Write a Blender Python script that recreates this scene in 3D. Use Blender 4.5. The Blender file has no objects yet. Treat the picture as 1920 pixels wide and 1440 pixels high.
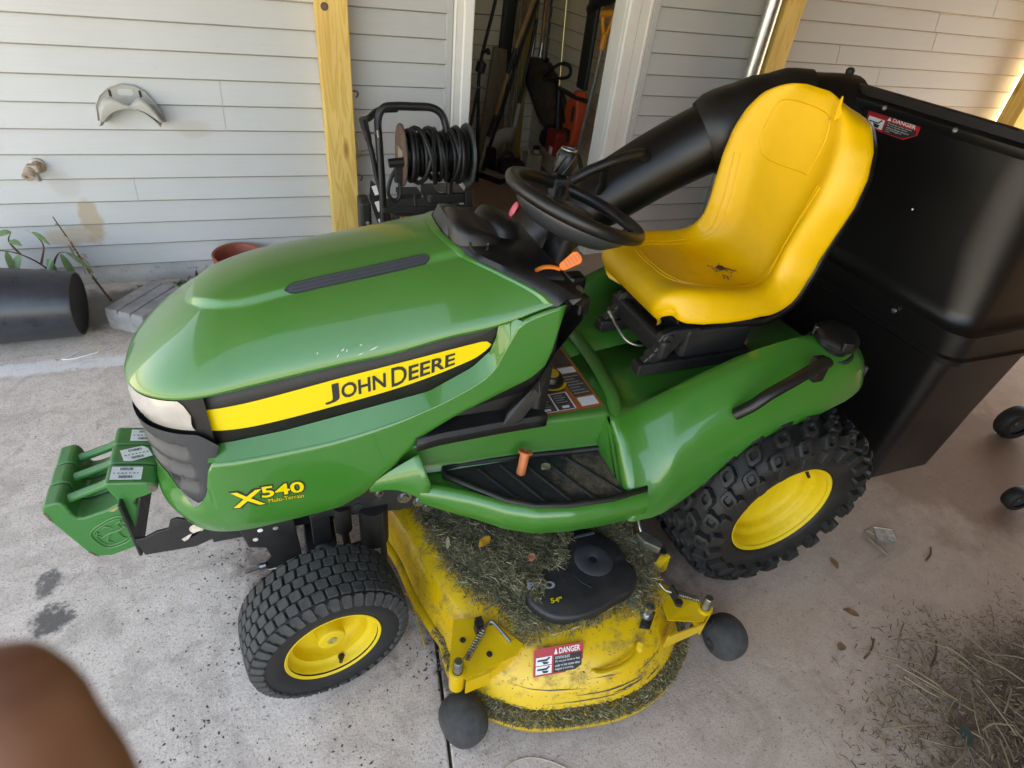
import bpy, math, random
import numpy as np
from mathutils import Matrix, Vector
R = math.radians
rnd = random.Random(7)
scene = bpy.context.scene
col = scene.collection

# ------------------------------------------------------------------ camera
CAM = (0.0132, -1.2654, 1.5749)
YAW, PITCH, ROLL = 0.4233, 0.6425, -0.1259
fwd = Vector((math.sin(YAW) * math.cos(PITCH), math.cos(YAW) * math.cos(PITCH), -math.sin(PITCH)))
rgt = Vector((math.cos(YAW), -math.sin(YAW), 0))
dwn = fwd.cross(rgt)
r2 = math.cos(ROLL) * rgt + math.sin(ROLL) * dwn
d2 = -math.sin(ROLL) * rgt + math.cos(ROLL) * dwn
cd = bpy.data.cameras.new('camera')
cam = bpy.data.objects.new('camera', cd)
col.objects.link(cam)
cam.matrix_world = Matrix(((r2.x, -d2.x, -fwd.x, CAM[0]), (r2.y, -d2.y, -fwd.y, CAM[1]),
                           (r2.z, -d2.z, -fwd.z, CAM[2]), (0, 0, 0, 1)))
cd.sensor_width = 7.0                     # a phone camera: small sensor, short lens
cd.lens = 7.0 * 1108.1 / 1920
cd.clip_start, cd.clip_end = 0.005, 400
cd.dof.use_dof = True
cd.dof.focus_distance = 1.5
cd.dof.aperture_fstop = 2.4
scene.camera = cam

# ------------------------------------------------------------------ sky, sun, exposure
SUN_EL, SUN_AZ = 50, 20                   # the sun stands behind the house
w = bpy.data.worlds.new('World'); scene.world = w; w.use_nodes = True
nt = w.node_tree; nt.nodes.clear()
sky = nt.nodes.new('ShaderNodeTexSky'); sky.sky_type = 'NISHITA'; sky.sun_disc = False
sky.sun_elevation = R(SUN_EL); sky.sun_rotation = R(SUN_AZ); sky.air_density = 1.0; sky.dust_density = 2.5
bg = nt.nodes.new('ShaderNodeBackground'); bg.inputs[1].default_value = 0.15
wo = nt.nodes.new('ShaderNodeOutputWorld')
nt.links.new(sky.outputs[0], bg.inputs[0]); nt.links.new(bg.outputs[0], wo.inputs[0])
sl = bpy.data.lights.new('sun', 'SUN'); sl.energy = 5.0; sl.angle = R(0.5); sl.color = (1, 0.94, 0.84)
so = bpy.data.objects.new('sun', sl); col.objects.link(so)
sdir = Vector((math.sin(R(SUN_AZ)) * math.cos(R(SUN_EL)), math.cos(R(SUN_AZ)) * math.cos(R(SUN_EL)), math.sin(R(SUN_EL))))
so.rotation_euler = sdir.to_track_quat('Z', 'Y').to_euler()
so.location = sdir * 30
vs = scene.view_settings
vs.view_transform = 'Standard'; vs.look = 'None'; vs.gamma = 1; vs.use_curve_mapping = False
vs.exposure = 3.0
vs.use_white_balance = True; vs.white_balance_temperature = 8600; vs.white_balance_tint = 13   # the phone balances for open shade
scene.cycles.use_denoising = True
scene.cycles.max_bounces = 10; scene.cycles.diffuse_bounces = 6
scene.cycles.sample_clamp_indirect = 6

# ------------------------------------------------------------------ helpers
def prop(o, label=None, cat=None, group=None, kind=None):
    if label: o['label'] = label
    if cat: o['category'] = cat
    if group: o['group'] = group
    if kind: o['kind'] = kind
    return o

def link(o, parent=None):
    col.objects.link(o)
    if parent is not None:
        o.parent = parent
        if parent.type == 'EMPTY':
            o.matrix_parent_inverse = Matrix.Translation(-parent.location)
    return o

def thing(name, loc, label, cat, group=None):
    o = bpy.data.objects.new(name, None)
    o.empty_display_size = 0.1
    o.location = loc
    col.objects.link(o)
    return prop(o, label, cat, group)

def frame_of(d, up=Vector((0, 0, 1))):
    d = Vector(d).normalized()
    a = up.cross(d)
    if a.length < 1e-4: a = Vector((1, 0, 0)).cross(d)
    a.normalize()
    return a, d.cross(a).normalized(), d

def catmull(pts, n=8, closed=False):
    P = [Vector(p) for p in pts]; out = []
    m = len(P)
    for i in range(m if closed else m - 1):
        p0 = P[i - 1] if (i > 0 or closed) else P[0] * 2 - P[1]
        p1 = P[i]; p2 = P[(i + 1) % m]
        p3 = P[(i + 2) % m] if (i + 2 < m or closed) else p2 * 2 - p1
        for k in range(n):
            t = k / n
            out.append(0.5 * ((2 * p1) + (p2 - p0) * t + (2 * p0 - 5 * p1 + 4 * p2 - p3) * t * t + (3 * p1 - p0 - 3 * p2 + p3) * t ** 3))
    if not closed: out.append(P[-1])
    return out

class MB:
    def __init__(s): s.v = []; s.f = []; s.m = []
    def add(s, vs, fs, mi=0):
        b = len(s.v); s.v += [tuple(q) for q in vs]
        for f in fs: s.f.append(tuple(b + i for i in f)); s.m.append(mi)
        return s
    def box(s, lo, hi, mi=0, rot=None, piv=None):
        x0, y0, z0 = lo; x1, y1, z1 = hi
        vs = [Vector(q) for q in ((x0, y0, z0), (x1, y0, z0), (x1, y1, z0), (x0, y1, z0), (x0, y0, z1), (x1, y0, z1), (x1, y1, z1), (x0, y1, z1))]
        if rot is not None:
            c = Vector(piv) if piv is not None else (vs[0] + vs[6]) / 2
            vs = [c + rot @ (q - c) for q in vs]
        return s.add(vs, [(0, 3, 2, 1), (4, 5, 6, 7), (0, 1, 5, 4), (1, 2, 6, 5), (2, 3, 7, 6), (3, 0, 4, 7)], mi)
    def loft(s, rings, ring_closed=True, cap0=True, cap1=True, mi=0, closed=False):
        n = len(rings[0]); vs = [q for r in rings for q in r]; fs = []
        m = len(rings)
        for i in range(m if closed else m - 1):
            a = i * n; b = ((i + 1) % m) * n
            for j in range(n if ring_closed else n - 1):
                k = (j + 1) % n
                fs.append((a + j, a + k, b + k, b + j))
        if not closed and ring_closed:
            if cap0: fs.append(tuple(range(n - 1, -1, -1)))
            if cap1: fs.append(tuple((m - 1) * n + i for i in range(n)))
        return s.add(vs, fs, mi)
    def tube(s, path, r, n=10, cap=True, mi=0, closed=False, flat=1.0):
        P = [Vector(p) for p in path]; m = len(P)
        rr = r if isinstance(r, (list, tuple)) else [r] * m
        rings = []; a = None
        for i in range(m):
            if closed: d = P[(i + 1) % m] - P[i - 1]
            else: d = P[min(i + 1, m - 1)] - P[max(i - 1, 0)]
            d.normalize()
            if a is None: a, b, _ = frame_of(d)
            else:
                a = (a - d * a.dot(d))
                if a.length < 1e-5: a, b, _ = frame_of(d)
                a.normalize(); b = d.cross(a)
            rings.append([P[i] + (a * math.cos(t) + b * math.sin(t) * flat) * rr[i] for t in [2 * math.pi * k / n for k in range(n)]])
        return s.loft(rings, True, cap, cap, mi, closed)
    def lathe(s, prof, o, axis, n=32, mi=0, cap0=False, cap1=False, up=Vector((0, 0, 1))):
        a, b, d = frame_of(axis, up); o = Vector(o)
        rings = [[o + d * h + (a * math.cos(t) + b * math.sin(t)) * r for t in [2 * math.pi * k / n for k in range(n)]] for h, r in prof]
        return s.loft(rings, True, cap0, cap1, mi)
    def prism(s, poly, a, b, fn, mi=0):
        n = len(poly)
        vs = [fn(x, y, a) for x, y in poly] + [fn(x, y, b) for x, y in poly]
        fs = [tuple(range(n)), tuple(range(2 * n - 1, n - 1, -1))] + [(i, n + i, n + (i + 1) % n, (i + 1) % n) for i in range(n)]
        return s.add(vs, fs, mi)
    def grid(s, P, mi=0, flip=False):
        nu = len(P); nv = len(P[0]); fs = []
        for i in range(nu - 1):
            for j in range(nv - 1):
                q = (i * nv + j, (i + 1) * nv + j, (i + 1) * nv + j + 1, i * nv + j + 1)
                fs.append(q[::-1] if flip else q)
        return s.add([p for r in P for p in r], fs, mi)
    def xf(s, M):
        s.v = [tuple(M @ Vector(p)) for p in s.v]; return s
    def build(s, name, mats, parent=None, smooth=40, bevel=0, seg=2, sub=0, solid=0, label=None, cat=None, group=None, kind=None, bang=40, recalc=True):
        me = bpy.data.meshes.new(name); me.from_pydata(s.v, [], s.f)
        for m in (mats if isinstance(mats, (list, tuple)) else [mats]): me.materials.append(m)
        if any(s.m): me.polygons.foreach_set('material_index', s.m)
        if recalc:
            import bmesh
            bm = bmesh.new(); bm.from_mesh(me); bmesh.ops.recalc_face_normals(bm, faces=bm.faces); bm.to_mesh(me); bm.free()
        if smooth:
            me.polygons.foreach_set('use_smooth', [True] * len(me.polygons))
            me.set_sharp_from_angle(angle=R(smooth))
        me.update()
        o = bpy.data.objects.new(name, me); link(o, parent)
        if solid:
            md = o.modifiers.new('solid', 'SOLIDIFY'); md.thickness = solid; md.offset = -1
        if bevel:
            md = o.modifiers.new('bevel', 'BEVEL'); md.width = bevel; md.segments = seg; md.limit_method = 'ANGLE'; md.angle_limit = R(bang); md.harden_normals = False
        if sub:
            md = o.modifiers.new('sub', 'SUBSURF'); md.levels = sub; md.render_levels = sub
        return prop(o, label, cat, group, kind)

def XY(z0): return lambda x, y, d: (x, y, d)
def XZ(x, z, d): return (x, d, z)
def PXY(x, y, d): return (x, y, d)
def PYZ(y, z, d): return (d, y, z)
def rrect(x0, y0, x1, y1, r, n=4):
    out = []
    for cx, cy, a in ((x1 - r, y1 - r, 0), (x0 + r, y1 - r, 90), (x0 + r, y0 + r, 180), (x1 - r, y0 + r, 270)):
        for k in range(n + 1):
            t = R(a + 90 * k / n); out.append((cx + r * math.cos(t), cy + r * math.sin(t)))
    return out
def lerp(a, b, t): return a + (b - a) * t
def tab(x, T):
    return float(np.interp(x, [t[0] for t in T], [t[1] for t in T]))

def stab(x, T):
    """smooth (cubic Hermite) table lookup"""
    n = len(T)
    if x <= T[0][0]: return T[0][1]
    if x >= T[-1][0]: return T[-1][1]
    k = 0
    while T[k + 1][0] < x: k += 1
    def sl(i):
        if i <= 0: return (T[1][1] - T[0][1]) / (T[1][0] - T[0][0])
        if i >= n - 1: return (T[-1][1] - T[-2][1]) / (T[-1][0] - T[-2][0])
        return (T[i + 1][1] - T[i - 1][1]) / (T[i + 1][0] - T[i - 1][0])
    h = T[k + 1][0] - T[k][0]; t = (x - T[k][0]) / h
    return (2 * t ** 3 - 3 * t * t + 1) * T[k][1] + (t ** 3 - 2 * t * t + t) * h * sl(k) + (3 * t * t - 2 * t ** 3) * T[k + 1][1] + (t ** 3 - t * t) * h * sl(k + 1)

def text2d(s, size=1.0, bold=0.0):
    cu = bpy.data.curves.new('t', 'FONT'); cu.body = s; cu.size = size; cu.offset = bold; cu.resolution_u = 3
    ob = bpy.data.objects.new('t', cu); col.objects.link(ob)
    dg = bpy.context.evaluated_depsgraph_get()
    me = bpy.data.meshes.new_from_object(ob.evaluated_get(dg))
    vs = [(v.co.x, v.co.y) for v in me.vertices]; fs = [tuple(p.vertices) for p in me.polygons]
    bpy.data.objects.remove(ob); bpy.data.curves.remove(cu); bpy.data.meshes.remove(me)
    return vs, fs
def fit_text(mb, s, fn, x0, x1, y0, y1, bold=0.0, mi=0):
    """text scaled into the box (x0..x1, y0..y1) of a surface map fn(x, y)"""
    vs, fs = text2d(s, 1.0, bold)
    if not vs: return
    ax, bx = min(v[0] for v in vs), max(v[0] for v in vs); ay, by = min(v[1] for v in vs), max(v[1] for v in vs)
    mb.add([fn(x0 + (v[0] - ax) / (bx - ax) * (x1 - x0), y0 + (v[1] - ay) / (by - ay) * (y1 - y0)) for v in vs], fs, mi)

# ------------------------------------------------------------------ materials
def mat(name, c, rough=0.5, metal=0.0, coat=0.0, spec=0.5, var=0.0, vscale=6.0, c2=None, bump=0.0, bscale=80.0, dust=0.0, dustc=(0.23, 0.21, 0.16), dscale=4.0, rvar=0.0, dlo=0.35, dhi=0.75, up=True, trans=0.0, grain=None):
    m = bpy.data.materials.new(name); m.use_nodes = True
    t = m.node_tree; n = t.nodes; l = t.links
    p = n['Principled BSDF']
    p.inputs['Base Color'].default_value = (*c, 1); p.inputs['Roughness'].default_value = rough
    p.inputs['Metallic'].default_value = metal; p.inputs['Coat Weight'].default_value = coat
    p.inputs['Coat Roughness'].default_value = 0.035
    p.inputs['Specular IOR Level'].default_value = spec
    if trans: p.inputs['Transmission Weight'].default_value = trans
    tc = n.new('ShaderNodeTexCoord'); co = tc.outputs['Object']
    if grain:
        mp = n.new('ShaderNodeMapping'); mp.inputs['Scale'].default_value = grain; l.new(co, mp.inputs[0]); co = mp.outputs[0]
    def noise(sc, det=5, r=0.6):
        q = n.new('ShaderNodeTexNoise'); q.inputs['Scale'].default_value = sc; q.inputs['Detail'].default_value = det; q.inputs['Roughness'].default_value = r
        l.new(co, q.inputs['Vector']); return q.outputs[0]
    def ramp(src, lo, hi):
        q = n.new('ShaderNodeMapRange'); q.inputs[1].default_value = lo; q.inputs[2].default_value = hi; l.new(src, q.inputs[0]); return q.outputs[0]
    def mix(f, a, b):
        q = n.new('ShaderNodeMix'); q.data_type = 'RGBA'
        if isinstance(f, float): q.inputs[0].default_value = f
        else: l.new(f, q.inputs[0])
        for i, x in ((6, a), (7, b)):
            if isinstance(x, tuple): q.inputs[i].default_value = (*x, 1)
            else: l.new(x, q.inputs[i])
        return q.outputs[2]
    out = c
    if var or c2:
        cc = c2 or tuple(max(0, x * (1 - var)) for x in c)
        out = mix(ramp(noise(vscale), 0.35, 0.65), c, cc)
    if dust:
        f = ramp(noise(dscale, 8, 0.7), dlo, dhi)
        q = n.new('ShaderNodeMath'); q.operation = 'MULTIPLY'; l.new(f, q.inputs[0]); q.inputs[1].default_value = dust; f = q.outputs[0]
        if up:
            g = n.new('ShaderNodeNewGeometry'); sx = n.new('ShaderNodeSeparateXYZ'); l.new(g.outputs['Normal'], sx.inputs[0])
            q2 = n.new('ShaderNodeMath'); q2.operation = 'MULTIPLY'; l.new(f, q2.inputs[0]); l.new(ramp(sx.outputs[2], 0.1, 0.95), q2.inputs[1]); f = q2.outputs[0]
        out = mix(f, out, dustc)
        rr = n.new('ShaderNodeMapRange'); rr.inputs[3].default_value = rough; rr.inputs[4].default_value = min(1, rough + 0.45); l.new(f, rr.inputs[0]); l.new(rr.outputs[0], p.inputs['Roughness'])
        if coat:
            cw = n.new('ShaderNodeMapRange'); cw.inputs[3].default_value = coat; cw.inputs[4].default_value = coat * 0.15; l.new(f, cw.inputs[0]); l.new(cw.outputs[0], p.inputs['Coat Weight'])
    if not isinstance(out, tuple): l.new(out, p.inputs['Base Color'])
    if rvar and not dust:
        rr = n.new('ShaderNodeMapRange'); rr.inputs[3].default_value = max(0, rough - rvar); rr.inputs[4].default_value = min(1, rough + rvar); l.new(noise(vscale * 1.7), rr.inputs[0]); l.new(rr.outputs[0], p.inputs['Roughness'])
    if bump:
        b = n.new('ShaderNodeBump'); b.inputs['Strength'].default_value = bump; b.inputs['Distance'].default_value = 0.002
        l.new(noise(bscale, 3), b.inputs['Height']); l.new(b.outputs[0], p.inputs['Normal'])
    return m

M = {}
GREEN = (0.022, 0.165, 0.016)
M['green'] = mat('green_paint', GREEN, 0.30, coat=0.7, dust=0.42, dustc=(0.17, 0.22, 0.085), dscale=3.0, dlo=0.2, dhi=0.8)
M['green_side'] = mat('green_paint_clean', GREEN, 0.30, coat=0.75, dust=0.10, dscale=9, up=False)
M['green_dull'] = mat('green_plastic_dusty', (0.022, 0.14, 0.016), 0.38, coat=0.25, dust=0.35, dustc=(0.11, 0.125, 0.055), dscale=5)
M['green_cast'] = mat('green_cast_iron', (0.024, 0.165, 0.032), 0.42, coat=0.2, bump=0.4, bscale=160, dust=0.25, dscale=9, dustc=(0.2, 0.22, 0.14))
M['yellow'] = mat('yellow_paint', (0.70, 0.43, 0.010), 0.36, coat=0.25, var=0.12, vscale=9)
M['yellow_dirty'] = mat('yellow_paint_dirty', (0.72, 0.44, 0.010), 0.38, coat=0.25, dust=1.0, dustc=(0.15, 0.105, 0.035), dscale=22, dlo=0.50, dhi=0.74, up=False)
M['seat'] = mat('yellow_vinyl', (0.80, 0.45, 0.008), 0.42, var=0.10, vscale=5, bump=0.12, bscale=500, dust=0.5, dustc=(0.45, 0.27, 0.02), dscale=5, dlo=0.45, dhi=0.9)
M['decal_yellow'] = mat('yellow_decal', (0.78, 0.58, 0.006), 0.35, coat=0.3)
M['black_trim'] = mat('black_trim', (0.006, 0.006, 0.0055), 0.5, dust=0.22, dustc=(0.05, 0.044, 0.034), dscale=20, up=False, bump=0.15, bscale=400)
M['black_plastic'] = mat('black_plastic', (0.0062, 0.0058, 0.0055), 0.40, bump=0.15, bscale=450, dust=0.28, dustc=(0.045, 0.037, 0.027), dscale=9)
M['hopper'] = mat('black_hopper_plastic', (0.0048, 0.0044, 0.0042), 0.36, bump=0.25, bscale=700, rvar=0.08, vscale=4)
M['grey_plastic'] = mat('grey_plastic', (0.038, 0.039, 0.042), 0.45, bump=0.15, bscale=500, dust=0.15, dscale=12)
M['rubber'] = mat('tyre_rubber', (0.022, 0.022, 0.022), 0.7, dust=0.9, dustc=(0.075, 0.072, 0.066), dscale=45, dlo=0.3, dhi=0.7, up=False, bump=0.35, bscale=260)
M['rubber_clean'] = mat('sidewall_rubber', (0.007, 0.007, 0.0075), 0.5, dust=0.3, dustc=(0.03, 0.028, 0.026), dscale=8, up=False)
M['rubber_rear'] = mat('rear_rubber', (0.008, 0.008, 0.0075), 0.55, dust=0.5, dustc=(0.036, 0.030, 0.023), dscale=10, up=False)
M['steel'] = mat('zinc_steel', (0.45, 0.45, 0.43), 0.35, metal=1.0, var=0.4, vscale=30)
M['galv'] = mat('galvanised_steel', (0.62, 0.63, 0.63), 0.32, metal=1.0, var=0.25, vscale=40, rvar=0.1)
M['dark_metal'] = mat('black_painted_steel', (0.012, 0.012, 0.013), 0.45, dust=0.35, dustc=(0.06, 0.052, 0.042), dscale=18, up=False)
M['greasy'] = mat('greasy_dark_metal', (0.008, 0.007, 0.006), 0.5, dust=0.4, dustc=(0.04, 0.03, 0.02), dscale=25, up=False)
M['orange'] = mat('orange_plastic', (0.85, 0.19, 0.018), 0.4)
M['orange_matt'] = mat('orange_pedal', (0.62, 0.17, 0.055), 0.5, var=0.2, vscale=60)
M['pink'] = mat('pink_plastic', (0.85, 0.13, 0.16), 0.4)
M['white_label'] = mat('white_label', (0.78, 0.77, 0.75), 0.5, var=0.08, vscale=60)
M['print_black'] = mat('black_print', (0.02, 0.02, 0.02), 0.6)
M['print_grey'] = mat('grey_print', (0.30, 0.30, 0.30), 0.6)
M['red_label'] = mat('red_label', (0.45, 0.018, 0.022), 0.4)
M['orange_label'] = mat('orange_label', (0.50, 0.12, 0.025), 0.5, var=0.2, vscale=60)
M['decal_dark'] = mat('dark_label', (0.03, 0.026, 0.022), 0.45, dust=0.4, dscale=40, up=False)
M['lens'] = mat('headlight_lens', (0.46, 0.42, 0.37), 0.22, coat=0.6, var=0.2, vscale=18)
M['mesh_dark'] = mat('vent_mesh', (0.02, 0.022, 0.024), 0.5)
M['brass'] = mat('old_brass', (0.42, 0.31, 0.20), 0.55, metal=0.4, var=0.5, vscale=60, c2=(0.5, 0.42, 0.35))
M['rust'] = mat('rusty_steel', (0.20, 0.10, 0.06), 0.75, c2=(0.09, 0.075, 0.07), vscale=18, bump=0.3, bscale=150)
M['terracotta'] = mat('terracotta_plastic', (0.42, 0.115, 0.07), 0.55, var=0.25, vscale=12)
M['bucket'] = mat('bucket_black', (0.024, 0.027, 0.034), 0.26, dust=0.35, dustc=(0.12, 0.12, 0.125), dscale=10, up=False)
M['concrete_block'] = mat('concrete_block', (0.36, 0.35, 0.34), 0.9, var=0.35, vscale=14, bump=0.8, bscale=120)
M['hanger'] = mat('grey_hanger_plastic', (0.42, 0.41, 0.37), 0.5, var=0.15, vscale=15)
M['white_trim'] = mat('white_trim', (0.80, 0.79, 0.75), 0.4, var=0.06, vscale=6)
M['leaf'] = mat('leaf_green', (0.12, 0.24, 0.06), 0.5, var=0.4, vscale=40)
M['leaf_pale'] = mat('leaf_pale', (0.22, 0.36, 0.15), 0.5, var=0.3, vscale=40)
M['stem'] = mat('brown_stem', (0.16, 0.08, 0.045), 0.8, var=0.4, vscale=50)
M['straw'] = mat('dry_straw', (0.36, 0.27, 0.16), 0.8, var=0.3, vscale=20)
M['dry_leaf'] = mat('dry_leaf', (0.26, 0.13, 0.055), 0.7, var=0.4, vscale=60)
M['gold_leaf'] = mat('gold_leaf', (0.55, 0.26, 0.02), 0.6, var=0.3, vscale=80)
M['olive_leaf'] = mat('olive_leaf', (0.24, 0.22, 0.12), 0.7, var=0.35, vscale=60)
M['skin'] = mat('skin', (0.17, 0.068, 0.032), 0.6, var=0.15, vscale=90)
M['wood_handle'] = mat('wood_handle', (0.36, 0.20, 0.075), 0.5, var=0.35, vscale=14, grain=(8, 8, 0.7))
M['red_plastic'] = mat('red_orange_plastic', (0.55, 0.07, 0.02), 0.35)
M['red_dark'] = mat('red_engine', (0.30, 0.022, 0.016), 0.4)
M['cream'] = mat('cream_plastic', (0.45, 0.40, 0.30), 0.5, var=0.15, vscale=12)
M['board'] = mat('plywood_board', (0.24, 0.18, 0.11), 0.8, var=0.25, vscale=7, grain=(6, 6, 0.6))
M['cover'] = mat('belt_cover_plastic', (0.014, 0.014, 0.015), 0.45, dust=0.5, dustc=(0.06, 0.054, 0.044), dscale=12, bump=0.3, bscale=300)
M['scr'] = mat('bare_scratch', (0.06, 0.055, 0.05), 0.6)
M['steel_dull'] = mat('dull_steel', (0.22, 0.20, 0.16), 0.55, metal=0.7, var=0.4, vscale=40)
M['bucket_base'] = mat('bucket_base', (0.008, 0.008, 0.009), 0.6, dust=0.5, dustc=(0.10, 0.09, 0.08), dscale=30, up=False)
M['pw_black'] = mat('washer_black', (0.007, 0.007, 0.0075), 0.4, dust=0.3, dustc=(0.04, 0.037, 0.034), dscale=12, up=False)
M['pw_disc'] = mat('reel_disc', (0.06, 0.07, 0.066), 0.5, var=0.3, vscale=15)
M['pw_hose'] = mat('washer_hose', (0.008, 0.008, 0.008), 0.5)
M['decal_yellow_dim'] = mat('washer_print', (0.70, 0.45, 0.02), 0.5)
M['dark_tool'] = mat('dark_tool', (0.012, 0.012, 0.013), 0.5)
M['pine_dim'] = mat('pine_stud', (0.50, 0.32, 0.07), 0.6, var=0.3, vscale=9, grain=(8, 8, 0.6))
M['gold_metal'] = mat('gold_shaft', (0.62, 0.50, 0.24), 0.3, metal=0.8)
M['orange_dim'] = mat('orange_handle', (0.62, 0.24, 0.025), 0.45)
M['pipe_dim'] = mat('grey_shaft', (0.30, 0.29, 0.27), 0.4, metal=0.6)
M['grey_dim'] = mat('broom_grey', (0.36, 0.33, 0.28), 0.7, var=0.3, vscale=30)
M['orange_leaf'] = mat('orange_leaf', (0.50, 0.20, 0.10), 0.6, var=0.3, vscale=80)
M['petal'] = mat('yellow_petal', (0.80, 0.62, 0.02), 0.5)
M['foil'] = mat('foil_tag', (0.45, 0.43, 0.38), 0.4, metal=0.5, var=0.4, vscale=60)
M['dark_leaf'] = mat('dark_leaf', (0.03, 0.055, 0.04), 0.5)
M['strawmix2'] = mat('straw_stalk', (0.30, 0.22, 0.13), 0.8, var=0.45, vscale=6)
M['vent_web'] = mat('vent_web', (0.035, 0.037, 0.04), 0.5)
M['shovel'] = mat('shovel_steel', (0.13, 0.11, 0.09), 0.55, metal=0.5, c2=(0.09, 0.06, 0.04), vscale=14)
# ================================================================== setting
def node_mat(name):
    m = bpy.data.materials.new(name); m.use_nodes = True
    return m, m.node_tree.nodes, m.node_tree.links, m.node_tree.nodes['Principled BSDF']
class NG:
    """small node-graph helper working in world position"""
    def __init__(s, m, scale=None):
        s.n = m.node_tree.nodes; s.l = m.node_tree.links
        g = s.n.new('ShaderNodeNewGeometry'); s.pos = g.outputs['Position']
        sx = s.n.new('ShaderNodeSeparateXYZ'); s.l.new(s.pos, sx.inputs[0]); s.x, s.y, s.z = sx.outputs
    def noise(s, sc, det=5, r=0.6, vec=None, dist=0.0):
        q = s.n.new('ShaderNodeTexNoise'); q.inputs['Scale'].default_value = sc; q.inputs['Detail'].default_value = det
        q.inputs['Roughness'].default_value = r; q.inputs['Distortion'].default_value = dist
        s.l.new(vec if vec is not None else s.pos, q.inputs['Vector']); return q.outputs[0]
    def voro(s, sc, vec=None):
        q = s.n.new('ShaderNodeTexVoronoi'); q.inputs['Scale'].default_value = sc
        s.l.new(vec if vec is not None else s.pos, q.inputs['Vector']); return q.outputs[0]
    def mapv(s, sc):
        q = s.n.new('ShaderNodeMapping'); q.inputs['Scale'].default_value = sc; s.l.new(s.pos, q.inputs[0]); return q.outputs[0]
    def ramp(s, src, lo, hi, a=0.0, b=1.0, smooth=False):
        q = s.n.new('ShaderNodeMapRange'); q.inputs[1].default_value = lo; q.inputs[2].default_value = hi; q.inputs[3].default_value = a; q.inputs[4].default_value = b
        if smooth: q.interpolation_type = 'SMOOTHSTEP'
        s.l.new(src, q.inputs[0]); return q.outputs[0]
    def op(s, o, a, b=None):
        q = s.n.new('ShaderNodeMath'); q.operation = o
        for i, x in enumerate((a, b)):
            if x is None: continue
            if isinstance(x, (int, float)): q.inputs[i].default_value = x
            else: s.l.new(x, q.inputs[i])
        return q.outputs[0]
    def mix(s, f, a, b):
        q = s.n.new('ShaderNodeMix'); q.data_type = 'RGBA'
        if isinstance(f, (int, float)): q.inputs[0].default_value = f
        else: s.l.new(f, q.inputs[0])
        for i, x in ((6, a), (7, b)):
            if isinstance(x, tuple): q.inputs[i].default_value = (*x, 1)
            else: s.l.new(x, q.inputs[i])
        return q.outputs[2]
    def spot(s, a, b, ca, cb, ra, rb, k=6.0, amt=0.5):
        """ragged elliptic patch in two coordinates"""
        da = s.op('DIVIDE', s.op('SUBTRACT', a, ca), ra); db = s.op('DIVIDE', s.op('SUBTRACT', b, cb), rb)
        d = s.op('ADD', s.op('MULTIPLY', da, da), s.op('MULTIPLY', db, db))
        d = s.op('ADD', d, s.op('MULTIPLY', s.op('SUBTRACT', s.noise(k, 6, 0.65), 0.5), 2.6 * amt * 2))
        return s.ramp(d, 1.0, 0.25, 0, 1, True)
    def bump(s, p, h, st, dist=0.002):
        b = s.n.new('ShaderNodeBump'); b.inputs['Strength'].default_value = st; b.inputs['Distance'].default_value = dist
        s.l.new(h, b.inputs['Height']); s.l.new(b.outputs[0], p.inputs['Normal'])

# concrete floor
m, n_, l_, p = node_mat('concrete_floor'); g = NG(m); M['concrete'] = m
c = g.mix(g.ramp(g.noise(2.2, 6, 0.65), 0.3, 0.7), (0.71, 0.60, 0.50), (0.59, 0.49, 0.405))
c = g.mix(g.op('MULTIPLY', g.ramp(g.noise(17, 7, 0.75), 0.52, 0.66), 0.45), c, (0.40, 0.33, 0.27))
c = g.mix(g.op('MULTIPLY', g.ramp(g.noise(26, 6, 0.75), 0.42, 0.62), 0.8), c, (0.76, 0.65, 0.55))
c = g.mix(g.op('MULTIPLY', g.ramp(g.noise(150, 3, 0.7), 0.52, 0.66), 0.55), c, (0.20, 0.18, 0.16))
c = g.mix(g.op('MULTIPLY', g.ramp(g.noise(75, 4, 0.7), 0.62, 0.70), 0.8), c, (0.13, 0.11, 0.09))
c = g.mix(g.op('MULTIPLY', g.ramp(g.noise(9, 8, 0.75, dist=0.6), 0.57, 0.70), 0.55), c, (0.22, 0.17, 0.13))
c = g.mix(g.op('MULTIPLY', g.ramp(g.noise(4.2, 7, 0.7, dist=1.2), 0.48, 0.66), 0.55), c, (0.35, 0.285, 0.235))
c = g.mix(g.op('MULTIPLY', g.ramp(g.op('ADD', g.x, g.op('MULTIPLY', g.noise(1.4, 4), 0.8)), 0.3, 2.2), 0.75), c, (0.43, 0.285, 0.185))           # browner to the right: dirt, plus the warmer, dimmer light painted in
c = g.mix(g.op('MULTIPLY', g.spot(g.x, g.y, -1.0, 1.17, 0.75, 0.055, 9, 0.35), 0.75), c, (0.82, 0.79, 0.74))
c = g.mix(g.op('MULTIPLY', g.spot(g.x, g.y, -0.72, 1.62, 0.9, 0.24, 7, 0.4), 0.85), c, (0.12, 0.11, 0.09))
c = g.mix(g.op('MULTIPLY', g.spot(g.x, g.y, -0.70, -0.065, 0.06, 0.055, 34, 0.6), 0.85), c, (0.06, 0.055, 0.05))
c = g.mix(g.op('MULTIPLY', g.spot(g.x, g.y, -0.735, 0.06, 0.035, 0.06, 34, 0.6), 0.8), c, (0.07, 0.065, 0.06))
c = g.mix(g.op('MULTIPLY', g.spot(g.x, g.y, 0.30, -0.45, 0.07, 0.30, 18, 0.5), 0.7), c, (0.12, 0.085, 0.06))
c = g.mix(g.op('MULTIPLY', g.spot(g.x, g.y, 0.15, 0.0, 0.45, 0.45, 8, 0.6), 0.75), c, (0.13, 0.085, 0.065))
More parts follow.
